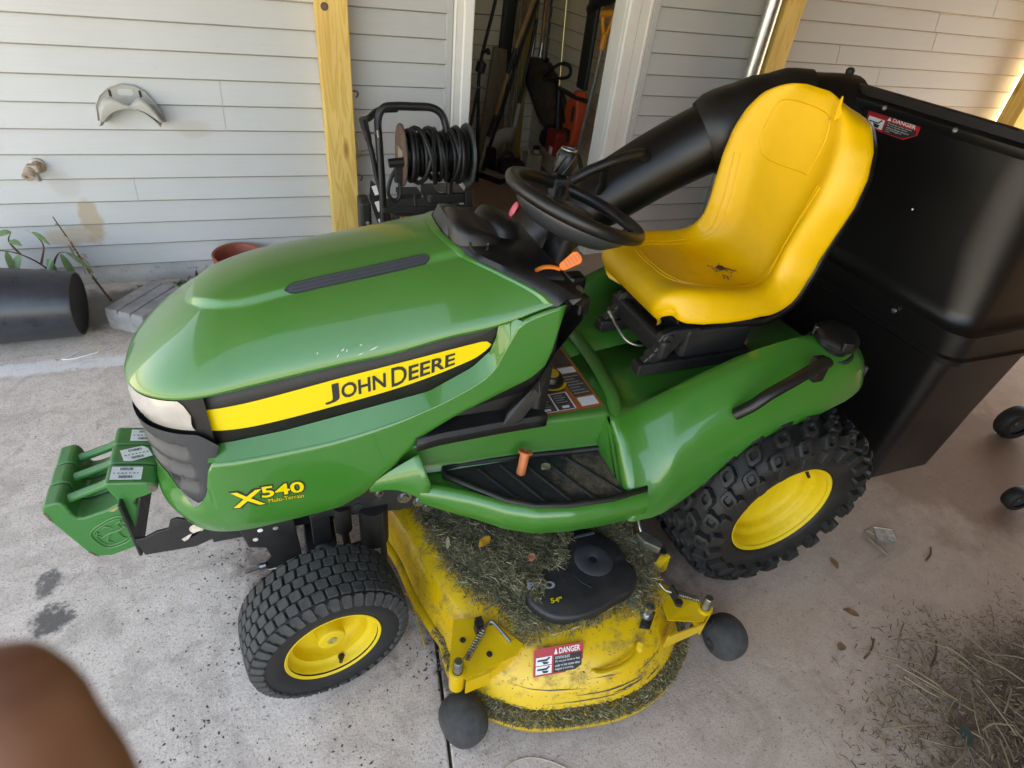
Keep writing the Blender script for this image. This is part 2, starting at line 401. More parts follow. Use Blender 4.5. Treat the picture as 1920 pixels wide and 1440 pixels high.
c = g.mix(g.op('MULTIPLY', g.spot(g.x, g.y, 0.9, -0.1, 0.6, 0.45, 7, 0.5), 0.7), c, (0.12, 0.075, 0.05))
c = g.mix(g.op('MULTIPLY', g.ramp(g.noise(1.0, 6, 0.7, g.mapv((2.2, 7.0, 1)), 0.8), 0.54, 0.68), 0.35), c, (0.27, 0.215, 0.17))
c = g.mix(g.op('MULTIPLY', g.ramp(g.noise(48, 5, 0.7), 0.60, 0.68), 0.6), c, (0.19, 0.145, 0.11))
c = g.mix(g.op('MULTIPLY', g.spot(g.x, g.y, 2.6, -0.25, 0.7, 0.5, 5, 0.5), 0.6), c, (0.22, 0.11, 0.06))
c = g.mix(g.op('MULTIPLY', g.spot(g.x, g.y, 1.95, -1.28, 0.62, 0.40, 9, 0.5), 0.85), c, (0.085, 0.058, 0.04))
l_.new(c, p.inputs['Base Color']); p.inputs['Roughness'].default_value = 0.88
g.bump(p, g.op('ADD', g.noise(180, 4, 0.7), g.noise(28, 4, 0.7)), 0.55, 0.003)

# vinyl siding
def siding_mat(name, c0, c1, stain=False):
    m, n_, l_, p = node_mat(name); g = NG(m)
    c = g.mix(g.ramp(g.noise(1.3, 4), 0.3, 0.7), c0, c1)
    c = g.mix(g.op('MULTIPLY', g.ramp(g.noise(38, 5, 0.7), 0.62, 0.74), 0.22), c, (0.30, 0.28, 0.24))
    gv = g.mapv((5, 5, 170))
    c = g.mix(g.op('MULTIPLY', g.ramp(g.noise(1.0, 3, 0.6, gv), 0.4, 0.7), 0.08), c, (0.30, 0.29, 0.26))
    if stain:
        s1 = g.spot(g.x, g.z, -0.815, 0.33, 0.05, 0.14, 9, 0.55)
        s2 = g.spot(g.x, g.z, -0.90, 0.265, 0.15, 0.05, 9, 0.6)
        c = g.mix(g.op('MULTIPLY', s1, 0.6), c, (0.38, 0.24, 0.09)); c = g.mix(g.op('MULTIPLY', s2, 0.5), c, (0.40, 0.26, 0.10))
        c = g.mix(g.op('MULTIPLY', g.spot(g.x, g.z, -0.30, 0.74, 0.10, 0.05, 9, 0.3), 0.25), c, (0.33, 0.24, 0.14))
        c = g.mix(g.op('MULTIPLY', g.spot(g.x, g.z, -0.87, 0.50, 0.07, 0.07, 10, 0.3), 0.2), c, (0.3, 0.26, 0.2))
    l_.new(c, p.inputs['Base Color']); p.inputs['Roughness'].default_value = 0.5
    g.bump(p, g.noise(1.0, 3, 0.6, gv), 0.22, 0.0015)
    return m
M['siding'] = siding_mat('vinyl_siding', (0.525, 0.535, 0.53), (0.475, 0.48, 0.47), True)
M['siding_in'] = siding_mat('shed_siding', (0.80, 0.70, 0.52), (0.72, 0.62, 0.45))
M['siding_lap_shade'] = mat('shaded_lap_edge', (0.33, 0.315, 0.29), 0.8, var=0.3, vscale=3)  # lap shadow painted as a darker tone on each plank's lower lip
m, n_, l_, p = node_mat('old_foundation'); g = NG(m); M['foundation'] = m
c = g.mix(g.ramp(g.noise(5, 6, 0.7), 0.35, 0.65), (0.62, 0.61, 0.58), (0.46, 0.45, 0.42))
c = g.mix(g.op('MULTIPLY', g.ramp(g.noise(24, 6, 0.75), 0.58, 0.68), 0.85), c, (0.10, 0.095, 0.085))
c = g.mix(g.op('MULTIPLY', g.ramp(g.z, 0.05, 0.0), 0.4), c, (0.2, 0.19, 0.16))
l_.new(c, p.inputs['Base Color']); p.inputs['Roughness'].default_value = 0.9
g.bump(p, g.noise(60, 5, 0.7), 0.7, 0.004)
# pine posts
def pine(name, a, b, dark):
    m, n_, l_, p = node_mat(name); g = NG(m)
    v = g.mapv((16, 16, 1.1)); nz = g.noise(1.0, 3, 0.5, v, 1.2)
    q = g.n.new('ShaderNodeMath'); q.operation = 'SINE'; g.l.new(g.op('MULTIPLY', nz, 44.0), q.inputs[0])
    c = g.mix(g.ramp(q.outputs[0], -0.4, 1.0), a, b)
    kn = g.voro(1.0, g.mapv((9, 9, 2.6)))
    c = g.mix(g.ramp(kn, 0.16, 0.05), c, dark)
    c = g.mix(g.op('MULTIPLY', g.ramp(g.noise(3, 4), 0.45, 0.75), 0.3), c, dark)
    l_.new(c, p.inputs['Base Color']); p.inputs['Roughness'].default_value = 0.6
    g.bump(p, q.outputs[0], 0.12, 0.001)
    return m
M['pine'] = pine('pine_lumber', (0.80, 0.55, 0.17), (0.68, 0.43, 0.10), (0.42, 0.20, 0.04))
M['ply'] = pine('roof_boards', (0.17, 0.115, 0.055), (0.13, 0.085, 0.04), (0.09, 0.05, 0.02))
m, n_, l_, p = node_mat('yard_ground'); g = NG(m); M['yard'] = m
c = g.mix(g.ramp(g.noise(0.6, 6), 0.4, 0.6), (0.32, 0.30, 0.26), (0.26, 0.25, 0.19))
l_.new(c, p.inputs['Base Color']); p.inputs['Roughness'].default_value = 0.95

YW = 1.88
# ground and floor slabs (a saw-cut joint runs between the two front slabs)
q = MB(); q.add([(-150, -150, -0.05), (150, -150, -0.05), (150, 150, -0.05), (-150, 150, -0.05)], [(0, 1, 2, 3)])
q.build('ground', M['yard'], smooth=0, kind='structure')
jx = lambda y: 0.321 + 0.136 * y
def slab(poly):
    q = MB(); q.prism(poly, -0.09, 0.0, PXY); return q.build('concrete_slab', M['concrete'], smooth=0, bevel=0.004, kind='structure')
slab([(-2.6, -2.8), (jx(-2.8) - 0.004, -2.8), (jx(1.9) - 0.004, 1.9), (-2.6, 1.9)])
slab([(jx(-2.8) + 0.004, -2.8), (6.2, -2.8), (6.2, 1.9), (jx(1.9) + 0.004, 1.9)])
q = MB(); q.box((0.45, 1.904, -0.09), (2.4, 4.05, 0.002)); q.build('shed_floor', M['concrete'], smooth=0, kind='structure')

# roof over the parking bay
q = MB(); q.prism([(-2.05, -0.95), (0.22, -1.05), (0.30, -2.9), (6.3, -2.9), (6.3, 1.99), (-2.05, 1.99)], 2.56, 2.64, PXY); q.build('roof', M['ply'], smooth=0, kind='structure')

RF = bpy.data.objects['roof']
for k in range(13):
    q = MB(); x = -2.0 + k * 0.61; q.box((x, -0.98 if x < 0.3 else -2.88, 2.42), (x + 0.045, 1.87, 2.557)); q.build('added_rafter', M['ply'], RF, smooth=0)  # unseen rafters, added to give the glossy hood something to reflect
# unseen walls added at far right and behind the viewer to darken the right side
q = MB(); q.box((1.15, -2.80, 0.0), (6.2, -2.70, 2.56)); q.build('added_wall_front', M['ply'], smooth=0, kind='structure')
q = MB(); q.box((6.2, -2.80, 0.0), (6.3, -0.2, 2.56)); q.build('added_wall_right', M['ply'], smooth=0, kind='structure')

# ---- house wall with its siding courses, one plank per course and run
wall = thing('siding_wall', (0.3, YW, 0), 'grey vinyl lap siding house wall behind the mower, broken by the shed doorway', 'wall')
DX0, DX1 = 0.99, 1.805
q = MB()
q.box((-3.0, YW + 0.004, 0.0), (DX0 - 0.10, YW + 0.11, 2.56)); q.box((DX1 + 0.15, YW + 0.004, 0.0), (5.06, YW + 0.11, 2.56)); q.box((DX0 - 0.10, YW + 0.004, 2.08), (DX1 + 0.15, YW + 0.11, 2.56))
q.build('wall_core', M['siding'], wall, smooth=0)
q = MB(); q.box((-3.0, YW - 0.004, -0.02), (DX0 - 0.10, YW + 0.003, 0.105)); q.box((DX1 + 0.15, YW - 0.004, -0.02), (5.05, YW + 0.003, 0.105)); q.build('foundation', M['foundation'], wall, smooth=0)
H = 0.1057
def plank_mesh(length, mat_):
    prof = [(0.0, 0.010), (-0.012, 0.010), (-0.0145, 0.0), (-0.0185, 0.0), (-0.0225, 0.0022), (-0.0245, 0.0062), (-0.0235, 0.012), (-0.004, H + 0.006), (0.0, H + 0.006)]
    rings = [[(x, y, z) for y, z in prof] for x in (0, length)]
    q = MB(); q.loft(rings); me = bpy.data.meshes.new('siding_plank'); me.from_pydata(q.v, [], q.f); me.materials.append(mat_); me.materials.append(M['siding_lap_shade'])
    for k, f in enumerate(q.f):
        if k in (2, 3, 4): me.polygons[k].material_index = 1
    import bmesh
    bm = bmesh.new(); bm.from_mesh(me); bmesh.ops.recalc_face_normals(bm, faces=bm.faces); bm.to_mesh(me); bm.free()
    return me
plank_cache = {}
def plank(x0, x1, z, mat_=None, parent=None, y=YW, rotz=0.0):
    k = (round(x1 - x0, 3), mat_.name)
    if k not in plank_cache: plank_cache[k] = plank_mesh(x1 - x0, mat_)
    o = bpy.data.objects.new('siding_plank', plank_cache[k]); link(o, parent)
    o.location = (x0, y, z); o.rotation_euler = (rnd.uniform(-0.004, 0.004), 0, rotz)
    return o
joints = [0.0, -1.55, -0.15, -2.1, 0.05, -1.2]
for k in range(23):
    z = 0.101 + H * k
    if z + H > 2.55: break
    j = None
    if k == 3: j = -0.60
    elif k == 6: j = -0.17
    elif k == 7: j = -0.165
    runs = [(-3.0, DX0 - 0.135)] if not j else [(-3.0, j - 0.0006), (j + 0.0006, DX0 - 0.135)]
    j2 = {11: 4.05, 12: 4.00, 10: 3.30, 13: 4.45, 9: 3.7}.get(k)
    if z < 2.08 - H: runs += [(DX1 + 0.185, 5.03)] if not j2 else [(DX1 + 0.185, j2 - 0.002), (j2 + 0.002, 5.03)]
    else: runs[-1] = (runs[-1][0], 5.03)
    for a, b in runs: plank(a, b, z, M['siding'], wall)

# ---- door frame
df = thing('door_frame', (1.4, YW, 0), 'white moulded door frame of the open tool shed', 'door frame')
def casing(x0, x1, inner):
    q = MB()
    s = 1 if inner == 'r' else -1
    xs = (x0, x1) if s > 0 else (x1, x0)
    prof = [(0, 0.0), (0, -0.016), (0.12, -0.022), (0.16, -0.018), (0.5, -0.018), (0.54, -0.025), (0.94, -0.028), (1.0, -0.022), (1.0, 0.0)]
    rings = [[(lerp(xs[0], xs[1], u), YW + 0.002 + d, z) for u, d in prof] for z in (0.0, 2.15)]
    q.loft(rings); return q.build('door_casing', M['white_trim'], df, smooth=0, bevel=0.002)
casing(DX0 - 0.10, DX0, 'r'); casing(DX1, DX1 + 0.15, 'l')
for x0, x1 in ((DX0 - 0.135, DX0 - 0.102), (DX1 + 0.152, DX1 + 0.185)):
    q = MB(); q.box((x0, YW - 0.02, 0.02), (x1, YW + 0.003, 2.1)); q.build('siding_channel', M['siding'], df, smooth=0, bevel=0.003)
for x0, x1 in ((DX0 - 0.02, DX0 + 0.004), (DX1 - 0.004, DX1 + 0.02)):
    q = MB(); q.box((x0, YW + 0.004, 0.003), (x1, YW + 0.125, 2.08)); q.build('door_jamb', M['white_trim'], df, smooth=0, bevel=0.002)
q = MB(); q.box((DX0 - 0.10, YW - 0.026, 2.152), (DX1 + 0.15, YW + 0.125, 2.25)); q.build('door_header', M['white_trim'], df, smooth=0)

# ---- shed room
room = thing('shed_wall', (1.3, 3.9, 0), 'dim tan plank walls of the tool shed seen through the doorway', 'wall')
q = MB(); q.box((0.42, 2.0, 0.0), (0.45, 4.05, 2.5)); q.box((0.45, 3.92, 0.0), (2.4, 4.0, 2.5)); q.box((2.22, 2.0, 0.0), (2.4, 3.92, 2.5)); q.box((0.42, 1.995, 2.5), (2.4, 4.05, 2.56))
q.build('wall_core', M['siding_in'], room, smooth=0)
for k in range(22):
    z = 0.02 + H * k
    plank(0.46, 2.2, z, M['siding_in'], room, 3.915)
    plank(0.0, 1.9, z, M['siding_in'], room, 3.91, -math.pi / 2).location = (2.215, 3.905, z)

# ---- posts, pipe
def post(x0, x1, y0, y1, label, bark=False):
    t = thing('wooden_post', ((x0 + x1) / 2, (y0 + y1) / 2, 0), label, 'post', 'pine posts along the house wall')
    q = MB(); q.box((x0, y0, 0.0), (x1, y1, 2.555)); q.build('timber', M['pine'], t, smooth=0, bevel=0.004)
    return t
t = post(0.262, 0.392, 1.735, 1.862, 'yellow pine post left of the pressure washer')
def hook(x, y, z, parent):
    q = MB(); pts = catmull([(x - 0.004, y, z + 0.012), (x + 0.02, y - 0.004, z + 0.012), (x + 0.028, y - 0.004, z), (x + 0.018, y - 0.003, z - 0.014)], 5); q.tube(pts, 0.004, 8); q.build('rusty_hook', M['rust'], parent)
hook(0.392, 1.77, 0.93, t); hook(0.392, 1.77, 0.545, t)
q = MB(); q.tube(catmull([(0.393, 1.76, 0.71), (0.405, 1.755, 0.72), (0.406, 1.755, 0.64), (0.394, 1.76, 0.63)], 5), 0.003, 8); q.tube([(0.40, 1.76, 0.655), (0.50, 1.80, 0.655)], 0.004, 8); q.tube([(0.40, 1.76, 0.675), (0.50, 1.80, 0.675)], 0.004, 8); q.build('gate_latch', M['galv'], t)
q = MB(); q.lathe([(0, 0.0), (0.001, 0.016), (0.004, 0.014), (0.005, 0.0)], (0.296, 1.735, 1.27), (0, -1, 0), 14); q.build('knot', M['rust'], t)
post(2.665, 2.79, 1.72, 1.85, 'pine post beside the galvanised pipe, behind the grass chute')
post(4.93, 5.07, 1.66, 1.79, 'pine post at the far right end of the house wall, by the bright opening')
q = MB(); q.tube([(2.605, 1.755, 0.0), (2.605, 1.755, 2.5)], 0.042, 24); q.build('drain_pipe', M['galv'], label='shiny galvanised steel pipe standing against the second pine post', cat='pipe')
# ================================================================== lawn tractor
# x runs from the nose (-) to the tail (+), y = 0 is the centre line, the near side is y < 0
T = thing('lawn_tractor', (0.63, 0, 0), 'green and yellow ride-on lawn tractor with yellow seat and mower deck', 'lawn tractor')
XC, NSE = -0.12, 2.3
def hw(x): return 0.228 + max(0, x - XC) * 0.035
def nose_x(z): return tab(z, [(0.36, -0.330), (0.43, -0.338), (0.5, -0.34), (0.66, -0.342), (0.745, -0.347), (0.8, -0.342)])
def body(u, z, off=0.0, side=-1):
    if u < 0.35:
        th = u / 0.35 * math.pi / 2
        return Vector((XC - (XC - nose_x(z) + off) * max(0, math.cos(th)) ** (2 / NSE), side * (hw(XC) + off) * math.sin(th) ** (2 / NSE), z))
    x = XC + (u - 0.35) / 0.65 * (0.6 - XC)
    return Vector((x, side * (hw(x) + off), z))
def ux(x): return 0.35 + 0.65 * (x - XC) / (0.6 - XC)
Z4 = [(0, 0.757), (0.116, 0.769), (0.189, 0.779), (0.283, 0.793), (0.377, 0.813), (0.54, 0.845), (0.638, 0.861), (0.74, 0.888), (0.838, 0.907), (0.973, 0.954), (1, 0.962)]
ZL6 = [(0.287, 0.624), (0.403, 0.632), (0.526, 0.649), (0.669, 0.69), (0.775, 0.743), (0.837, 0.797), (0.864, 0.87), (0.885, 0.918), (0.973, 0.953)]
ZB = [(0, 0.372), (0.099, 0.374), (0.236, 0.383), (0.354, 0.394), (0.466, 0.408), (0.512, 0.418), (0.562, 0.45), (0.631, 0.526), (0.67, 0.589), (0.68, 0.614), (0.759, 0.671), (0.84, 0.715), (0.921, 0.759), (0.951, 0.792), (0.964, 0.847), (0.973, 0.95)]
CREST = [(-0.347, 0.868), (-0.12, 0.949), (-0.047, 0.971), (0.041, 0.988), (0.132, 1.003), (0.249, 1.022), (0.36, 1.04), (0.6, 1.075)]
REAR = [(0.0, 0.345), (0.05, 0.348), (0.1, 0.366), (0.14, 0.404), (0.19, 0.465), (0.25, 0.546), (0.27, 0.575)]   # |y| -> x of the hood's rear edge
def rear_x(y): return tab(abs(y), REAR)

# --- hood top shell
def bulge(x, y):
    if x < -0.20: return 0
    k = min(1, (x + 0.20) / 0.16); yb = 0.105 * (1 - (1 - k) ** 2.4) ** 0.75
    a = abs(y)
    if yb <= 0: return 0
    f = min(1, max(0, (yb + 0.016 - a) / 0.016)); f = f * f * (3 - 2 * f)
    return 0.0105 * f * min(1, (x + 0.20) / 0.02)
def hood_top(u, s, side):
    e = body(u, stab(u, Z4), 0.0, side)
    k = min(1, u / 0.35)
    a, b = 2.15, 0.72
    px = XC if u < 0.35 else e.x
    x = lerp(px, e.x, s); y = e.y * s; cz = stab(x, CREST)
    h = max(0.0, 1 - s ** a) ** b
    z = e.z + (cz - 0.011 - e.z) * h
    return Vector((x, y, z + bulge(x, y)))
us = [0.35 * (1 - math.cos(i / 22 * math.pi / 2)) ** 0.9 for i in range(23)]
us = [0.35 * i / 60 for i in range(61)] + [0.35 + 0.62 * i / 110 for i in range(1, 111)]
ss = [math.sin(i / 110 * math.pi / 2) for i in range(111)]
hood = MB()
for side in (-1, 1):
    P = []
    for u in us:
        row = []
        for s in ss:
            v = hood_top(u, s, side)
            rx = rear_x(v.y)
            if v.x > rx:                                       # clip at the notch for the dashboard
                e = hood_top(min(u, ux(rx)), s, side); v = Vector((rx, e.y, e.z))
            row.append(v)
        P.append(row)
    lip = [body(u, stab(u, Z4) - 0.007, -0.004, side) for u in us]
    P = [r + [l] for r, l in zip(P, lip)]
    hood.grid(P, flip=side > 0)
HOOD = hood.build('hood', M['green'], T, smooth=50)

# --- rear bevel of the hood along the notch
q = MB()
for side in (-1, 1):
    P = []
    for i in range(25):
        y = side * 0.262 * i / 24
        rx = rear_x(y); wv = hw(rx)
        v = hood_top(ux(rx), min(1, abs(y) / wv), side)
        P.append([v + Vector((-0.022, -side * 0.004, 0.0005)), v + Vector((-0.012, 0, 0.003)), v + Vector((-0.004, 0, 0.0034)), v + Vector((0.002, 0, -0.004)), v + Vector((0.002, 0, -0.02))])
    q.grid(P, flip=side > 0)
q.build('hood_edge', M['green'], HOOD, smooth=30)

# --- vents in the flank of the bulge (near and far)
for side in (-1, 1):
    q = MB(); fr = MB(); N_ = 30
    top = []; bot = []
    for i in range(N_ + 1):
        t = i / N_; x = lerp(0.0, 0.30, t)
        wv = 0.0075 * min(1, (t * 14) ** 0.6, ((1 - t) * 30) ** 0.6 + 0.2)
        def on(y): return Vector((x, y, hood_top(ux(x), abs(y) / hw(x), side).z))
        y0 = side * (0.1125 if side < 0 else 0.128)
        a = on(y0 - side * wv); b = on(y0 + side * wv)
        top.append(a + Vector((0, side * 0.001, 0.0024))); bot.append(b + Vector((0, side * 0.001, 0.0024)))
    q.grid([top, bot]); VENT = q.build('hood_vent', M['mesh_dark'], HOOD, smooth=0)
    # punched hexagon mesh as a raised web
    g2 = MB()
    for i in range(60):
        for j in range(3):
            t = (i + 0.5 * (j % 2) + 0.5) / 60.5; k = int(t * N_); f = t * N_ - k
            if k >= N_: continue
            a = top[k].lerp(top[k + 1], f); b = bot[k].lerp(bot[k + 1], f)
            w_ = (b - a).length
            if w_ < 0.012: continue
            c0 = a.lerp(b, (j + 0.5) / 3)
            ex = Vector((1, 0, 0.1)); ey = (b - a).normalized()
            ring = [c0 + (ex * math.cos(R(60 * h)) + ey * math.sin(R(60 * h))) * 0.0029 + Vector((0, 0, 0.0007)) for h in range(6)]
            ring2 = [c0 + (ex * math.cos(R(60 * h)) + ey * math.sin(R(60 * h))) * 0.0018 + Vector((0, 0, 0.0004)) for h in range(6)]
            g2.add(ring + ring2, [(h, (h + 1) % 6, 6 + (h + 1) % 6, 6 + h) for h in range(6)])
    g2.build('vent_mesh', M['vent_web'], HOOD, smooth=0)
    rim = [p + Vector((0, 0, 0.0012)) for p in top] + [p + Vector((0, 0, 0.0012)) for p in reversed(bot)]
    q = MB(); q.tube(rim, 0.0010, 6, closed=True); q.build('vent_rim', M['black_trim'], HOOD)

# --- side panels, bands, decals, both sides
BT = Z4
SB = [(0.28, 0.688), (0.373, 0.69), (0.533, 0.722), (0.673, 0.758), (0.8, 0.809), (0.832, 0.836), (0.838, 0.846)]   # stripe bottom
ST = [(0.274, 0.742), (0.374, 0.756), (0.539, 0.794), (0.673, 0.823), (0.80, 0.851), (0.825, 0.854), (0.838, 0.843)]  # stripe top
BB = [(0.265, 0.646), (0.306, 0.651), (0.421, 0.666), (0.531, 0.69), (0.71, 0.73), (0.8, 0.786), (0.835, 0.826), (0.846, 0.866), (0.852, 0.893)]
SIDE = None
for side in (-1, 1):
    q = MB(); P = []
    # lower panel, from the chamfer line down
    for i in range(61):
        u = lerp(0.268, 0.972, i / 60)
        zt = stab(u, ZL6) if u > 0.287 else lerp(0.50, 0.624, max(0, (u - 0.262) / 0.025) ** 0.6)
        zb = tab(u, ZB)
        row = []
        for j in range(15):
            t = j / 14; z = lerp(zt, zb, t)
            o = 0.012 - 0.010 * max(0, (t - 0.80) / 0.20) ** 2 * (1 if u < 0.66 else 0.3)
            row.append(body(u, z, o, side))
        row.append(body(u, zb + 0.002, -0.012, side))
        P.append(row)
    q.grid(P, flip=side < 0)
    # upward-facing chamfer between the black band and the panel
    P = []
    for i in range(61):
        u = lerp(0.283, 0.885, i / 60)
        zt = min(tab(u, BB), stab(u, Z4) - 0.004) if u < 0.852 else stab(u, Z4) - 0.004
        P.append([body(u if u < 0.846 else 0.846 + (u - 0.846) * 0.35, zt, -0.0212, side), body(u, stab(u, ZL6) + 0.0006, 0.0110, side)])
    q5 = MB(); q5.grid(P, flip=side < 0); q5.build('chamfer', M['green_side'], T, smooth=60)
    # green strip behind the band, up to the hood lip
    P = []
    for i in range(13):
        u = lerp(0.864, 0.972, i / 12)
        P.append([body(u, stab(u, Z4) - 0.006, -0.004, side), body(u, stab(u, ZL6) , 0.0115, side)])
    q.grid(P, flip=side < 0)
    sp = q.build('hood_side', M['green_side'], T, smooth=28, solid=0.004)
    # black band
    q = MB(); P = []
    for i in range(49):
        u = lerp(0.262, 0.853, i / 48)
        zt = stab(u, Z4) - 0.005; zb = min(zt - 0.001, tab(u, BB))
        P.append([body(u, lerp(zt, zb, t), -0.0220, side) for t in (0, 0.33, 0.66, 1)])
    q.grid(P, flip=side < 0); bd = q.build('black_band', M['black_trim'], T, smooth=40, solid=0.004)
    # yellow stripe
    q = MB(); P = []
    for i in range(49):
        u = lerp(0.275, 0.838, i / 48)
        zt, zb = stab(u, ST), stab(u, SB)
        if i == 0: zt -= 0.005; zb += 0.005
        P.append([body(u, lerp(zt, zb, t), -0.0203, side) for t in (0, 0.33, 0.66, 1)])
    q.grid(P, flip=side < 0); stripe = q.build('yellow_stripe', M['decal_yellow'], bd, smooth=40)
    # lettering on the stripe
    def on_stripe(a, b, side=side):
        x = a if side < 0 else 0.39 - a
        u = ux(x); zb = stab(u, SB); zt = stab(u, ST)
        return body(u, lerp(zb, zt, b), -0.0192, side)
    q = MB()
    fit_text(q, 'J', on_stripe, 0.050, 0.082, 0.14, 0.86, 0.012)
    fit_text(q, 'OHN', on_stripe, 0.086, 0.182, 0.20, 0.78, 0.022)
    fit_text(q, 'D', on_stripe, 0.194, 0.228, 0.12, 0.88, 0.012)
    fit_text(q, 'EERE', on_stripe, 0.232, 0.336, 0.16, 0.78, 0.022)
    q.build('lettering', M['print_black'], bd, smooth=0, recalc=False)
    # model number
    def on_side(a, b, side=side, d=0.0014):
        x = a if side < 0 else -0.18 - a
        return body(ux(x) if x > XC else 0.35 - (XC - x) * 0.9, b, 0.012 + d, side)
    for nm, mm, d, bo, pad in (('model_outline', 'print_black', 0.0010, 0.075, 0.004), ('model_number', 'decal_yellow', 0.0018, 0.02, 0.0)):  # black outline printed behind the yellow number
        q = MB(); f_ = lambda a, b, d=d: on_side(a, b, d=d)
        fit_text(q, 'X', f_, -0.166 - pad, -0.106 + pad, 0.482 - pad, 0.532 + pad, bo)
        fit_text(q, '540', f_, -0.110 - pad, -0.018 + pad, 0.502 - pad, 0.538 + pad, bo)
        fit_text(q, 'Multi-Terrain', f_, -0.098, -0.022, 0.4845, 0.4965, 0.0 if mm != 'print_black' else 0.04)
        q.build(nm, M[mm], sp, smooth=0, recalc=False)
    # headlight: cloudy lens in a black surround
    q = MB(); P = []
    for i in range(25):
        u = lerp(0.018, 0.270, i / 24)
        zt = stab(u, Z4) - 0.010; zb = tab(u, [(0, 0.680), (0.103, 0.688), (0.187, 0.697), (0.276, 0.703)])
        if u > 0.255: zt -= (u - 0.255) * 2.6
        P.append([body(u, lerp(zt, zb, t), -0.004 + 0.006 * math.sin(math.pi * t), side) for t in (0, 0.15, 0.35, 0.5, 0.65, 0.85, 1)])
    q.grid(P, flip=side < 0); HL = q.build('headlight', M['lens'], T, smooth=60)
    # grille: dark cowl with three scooped louvres
    q = MB(); P = []
    GB = [(0.0, 0.565), (0.12, 0.560), (0.155, 0.548), (0.185, 0.500), (0.223, 0.478), (0.237, 0.486), (0.262, 0.53), (0.285, 0.60), (0.309, 0.662)]
    for i in range(41):
        u = lerp(0.0, 0.309, i / 40)
        zt = min(tab(u, [(0, 0.678), (0.103, 0.686), (0.187, 0.695), (0.276, 0.70), (0.290, 0.69), (0.309, 0.670)]), 1)
        zb = tab(u, GB); row = []
        for j in range(29):
            t = j / 28; z = lerp(zt, zb, t); o = 0.006 - 0.004 * t
            if 0.02 < u < 0.245:
                for zc in (0.640, 0.585, 0.535):
                    if zc - 0.021 < zb: continue
                    hgt = 0.019; d = (z - zc) / hgt; e = min(1, (0.247 - u) / 0.012, (u - 0.02) / 0.01)
                    if abs(d) < 1: o += -0.018 * max(0, e) * (1 - abs(d) ** 6) * (0.35 + 0.65 * (d + 1) / 2)
            row.append(body(u, z, o, side))
        row.append(body(u, zb, -0.015, side))
        P.append(row)
    q.grid(P, flip=side < 0); q.build('grille', M['grey_plastic'], T, smooth=50)
    # black surround of the headlight
    q = MB(); P = []
    for i in range(25):
        u = lerp(0.0, 0.300, i / 24)
        P.append([body(u, stab(u, Z4) - 0.006, -0.006, side), body(u, tab(u, [(0, 0.66), (0.3, 0.66)]), -0.006, side)])
    q.grid(P, flip=side < 0); q.build('headlight_surround', M['black_trim'], T, smooth=40)
    # green chin below the grille
    q = MB(); P = []
    for i in range(33):
        u = lerp(0.0, 0.285, i / 32)
        zt = tab(u, GB) - 0.002 if u < 0.262 else lerp(0.53, 0.60, (u - 0.262) / 0.023)
        zb = tab(u, ZB); row = []
        for j in range(13):
            t = j / 12; z = lerp(zt, zb, t)
            zc = 0.445
            o = 0.003 + (0.016 * (1 - min(1, abs(z - zc) / 0.05) ** 2) if z < zc + 0.05 else 0) * (0.6 + 0.4 * min(1, u / 0.2))
            o = lerp(o, 0.012 - 0.010 * max(0, (t - 0.80) / 0.20) ** 2, max(0, (u - 0.22) / 0.065))
            row.append(body(u, z, o, side))
        row.append(body(u, zb + 0.002, -0.012, side)); P.append(row)
    q.grid(P, flip=side < 0); q.build('chin', M['green_side'], T, smooth=35)

# --- dashboard
DASH_T = [(-0.262, 0.640, 0.952), (-0.2, 0.66, 0.968), (-0.12, 0.67, 0.98), (0, 0.67, 0.985)]
q = MB()
for side in (-1, 1):
    P = []
    for i in range(23):
        y = -0.258 + 0.258 * i / 22; a = abs(y)
        rx = rear_x(a); e = hood_top(ux(rx), min(1, a / hw(rx)), -1)
        zr = tab(a, [(0, 0.985), (0.12, 0.975), (0.2, 0.962), (0.262, 0.945)])
        hump = 0.022 * max(0, 1 - (a / 0.10) ** 4)
        xr = tab(a, [(0, 0.60), (0.15, 0.615), (0.22, 0.632), (0.262, 0.615)])
        pts = [(e.x - 0.012, e.z - 0.03), (e.x - 0.003, e.z - 0.002), (e.x + 0.012, e.z + 0.010 + hump), (e.x + 0.05, lerp(e.z, zr, 0.12) + 0.012 + hump), (lerp(e.x, xr, 0.55), lerp(e.z, zr, 0.55) - 0.002),
               (xr - 0.02, zr + 0.002), (xr, zr - 0.006), (xr + 0.004, zr - 0.04), (xr - 0.05, 0.82), (xr - 0.10, 0.70)]
        P.append([(x, y * -side if side > 0 else y, z) for x, z in pts])
    q.grid([[(x, (abs(y) * side), z) for x, y, z in r] for r in P], flip=side > 0)
DASH = q.build('dashboard', M['black_plastic'], T, smooth=45)
# cowl bump with its round socket near the hood
q = MB(); rings = []
for t, wy, x0, x1, zz in ((0, 0.078, 0.352, 0.475, 1.030), (0.5, 0.074, 0.356, 0.462, 1.058), (0.8, 0.066, 0.362, 0.448, 1.072), (1.0, 0.05, 0.375, 0.432, 1.078)):
    cx = (x0 + x1) / 2; rings.append([(cx + (x1 - x0) / 2 * math.copysign(abs(math.cos(a)) ** 0.6, math.cos(a)), -0.035 + wy * math.copysign(abs(math.sin(a)) ** 0.6, math.sin(a)), zz - (math.cos(a) * 0.5 + 0.5) * 0.030 * t) for a in [2 * math.pi * k / 36 for k in range(36)]])
q.loft(rings); q.build('cowl', M['black_plastic'], DASH, smooth=50)
q = MB(); q.lathe([(0, 0.024), (0.006, 0.024), (0.006, 0.019), (-0.02, 0.016), (-0.02, 0.0)], (0.412, -0.106, 1.030), (0.20, -0.72, 0.66), 24); q.build('socket', M['print_black'], DASH)
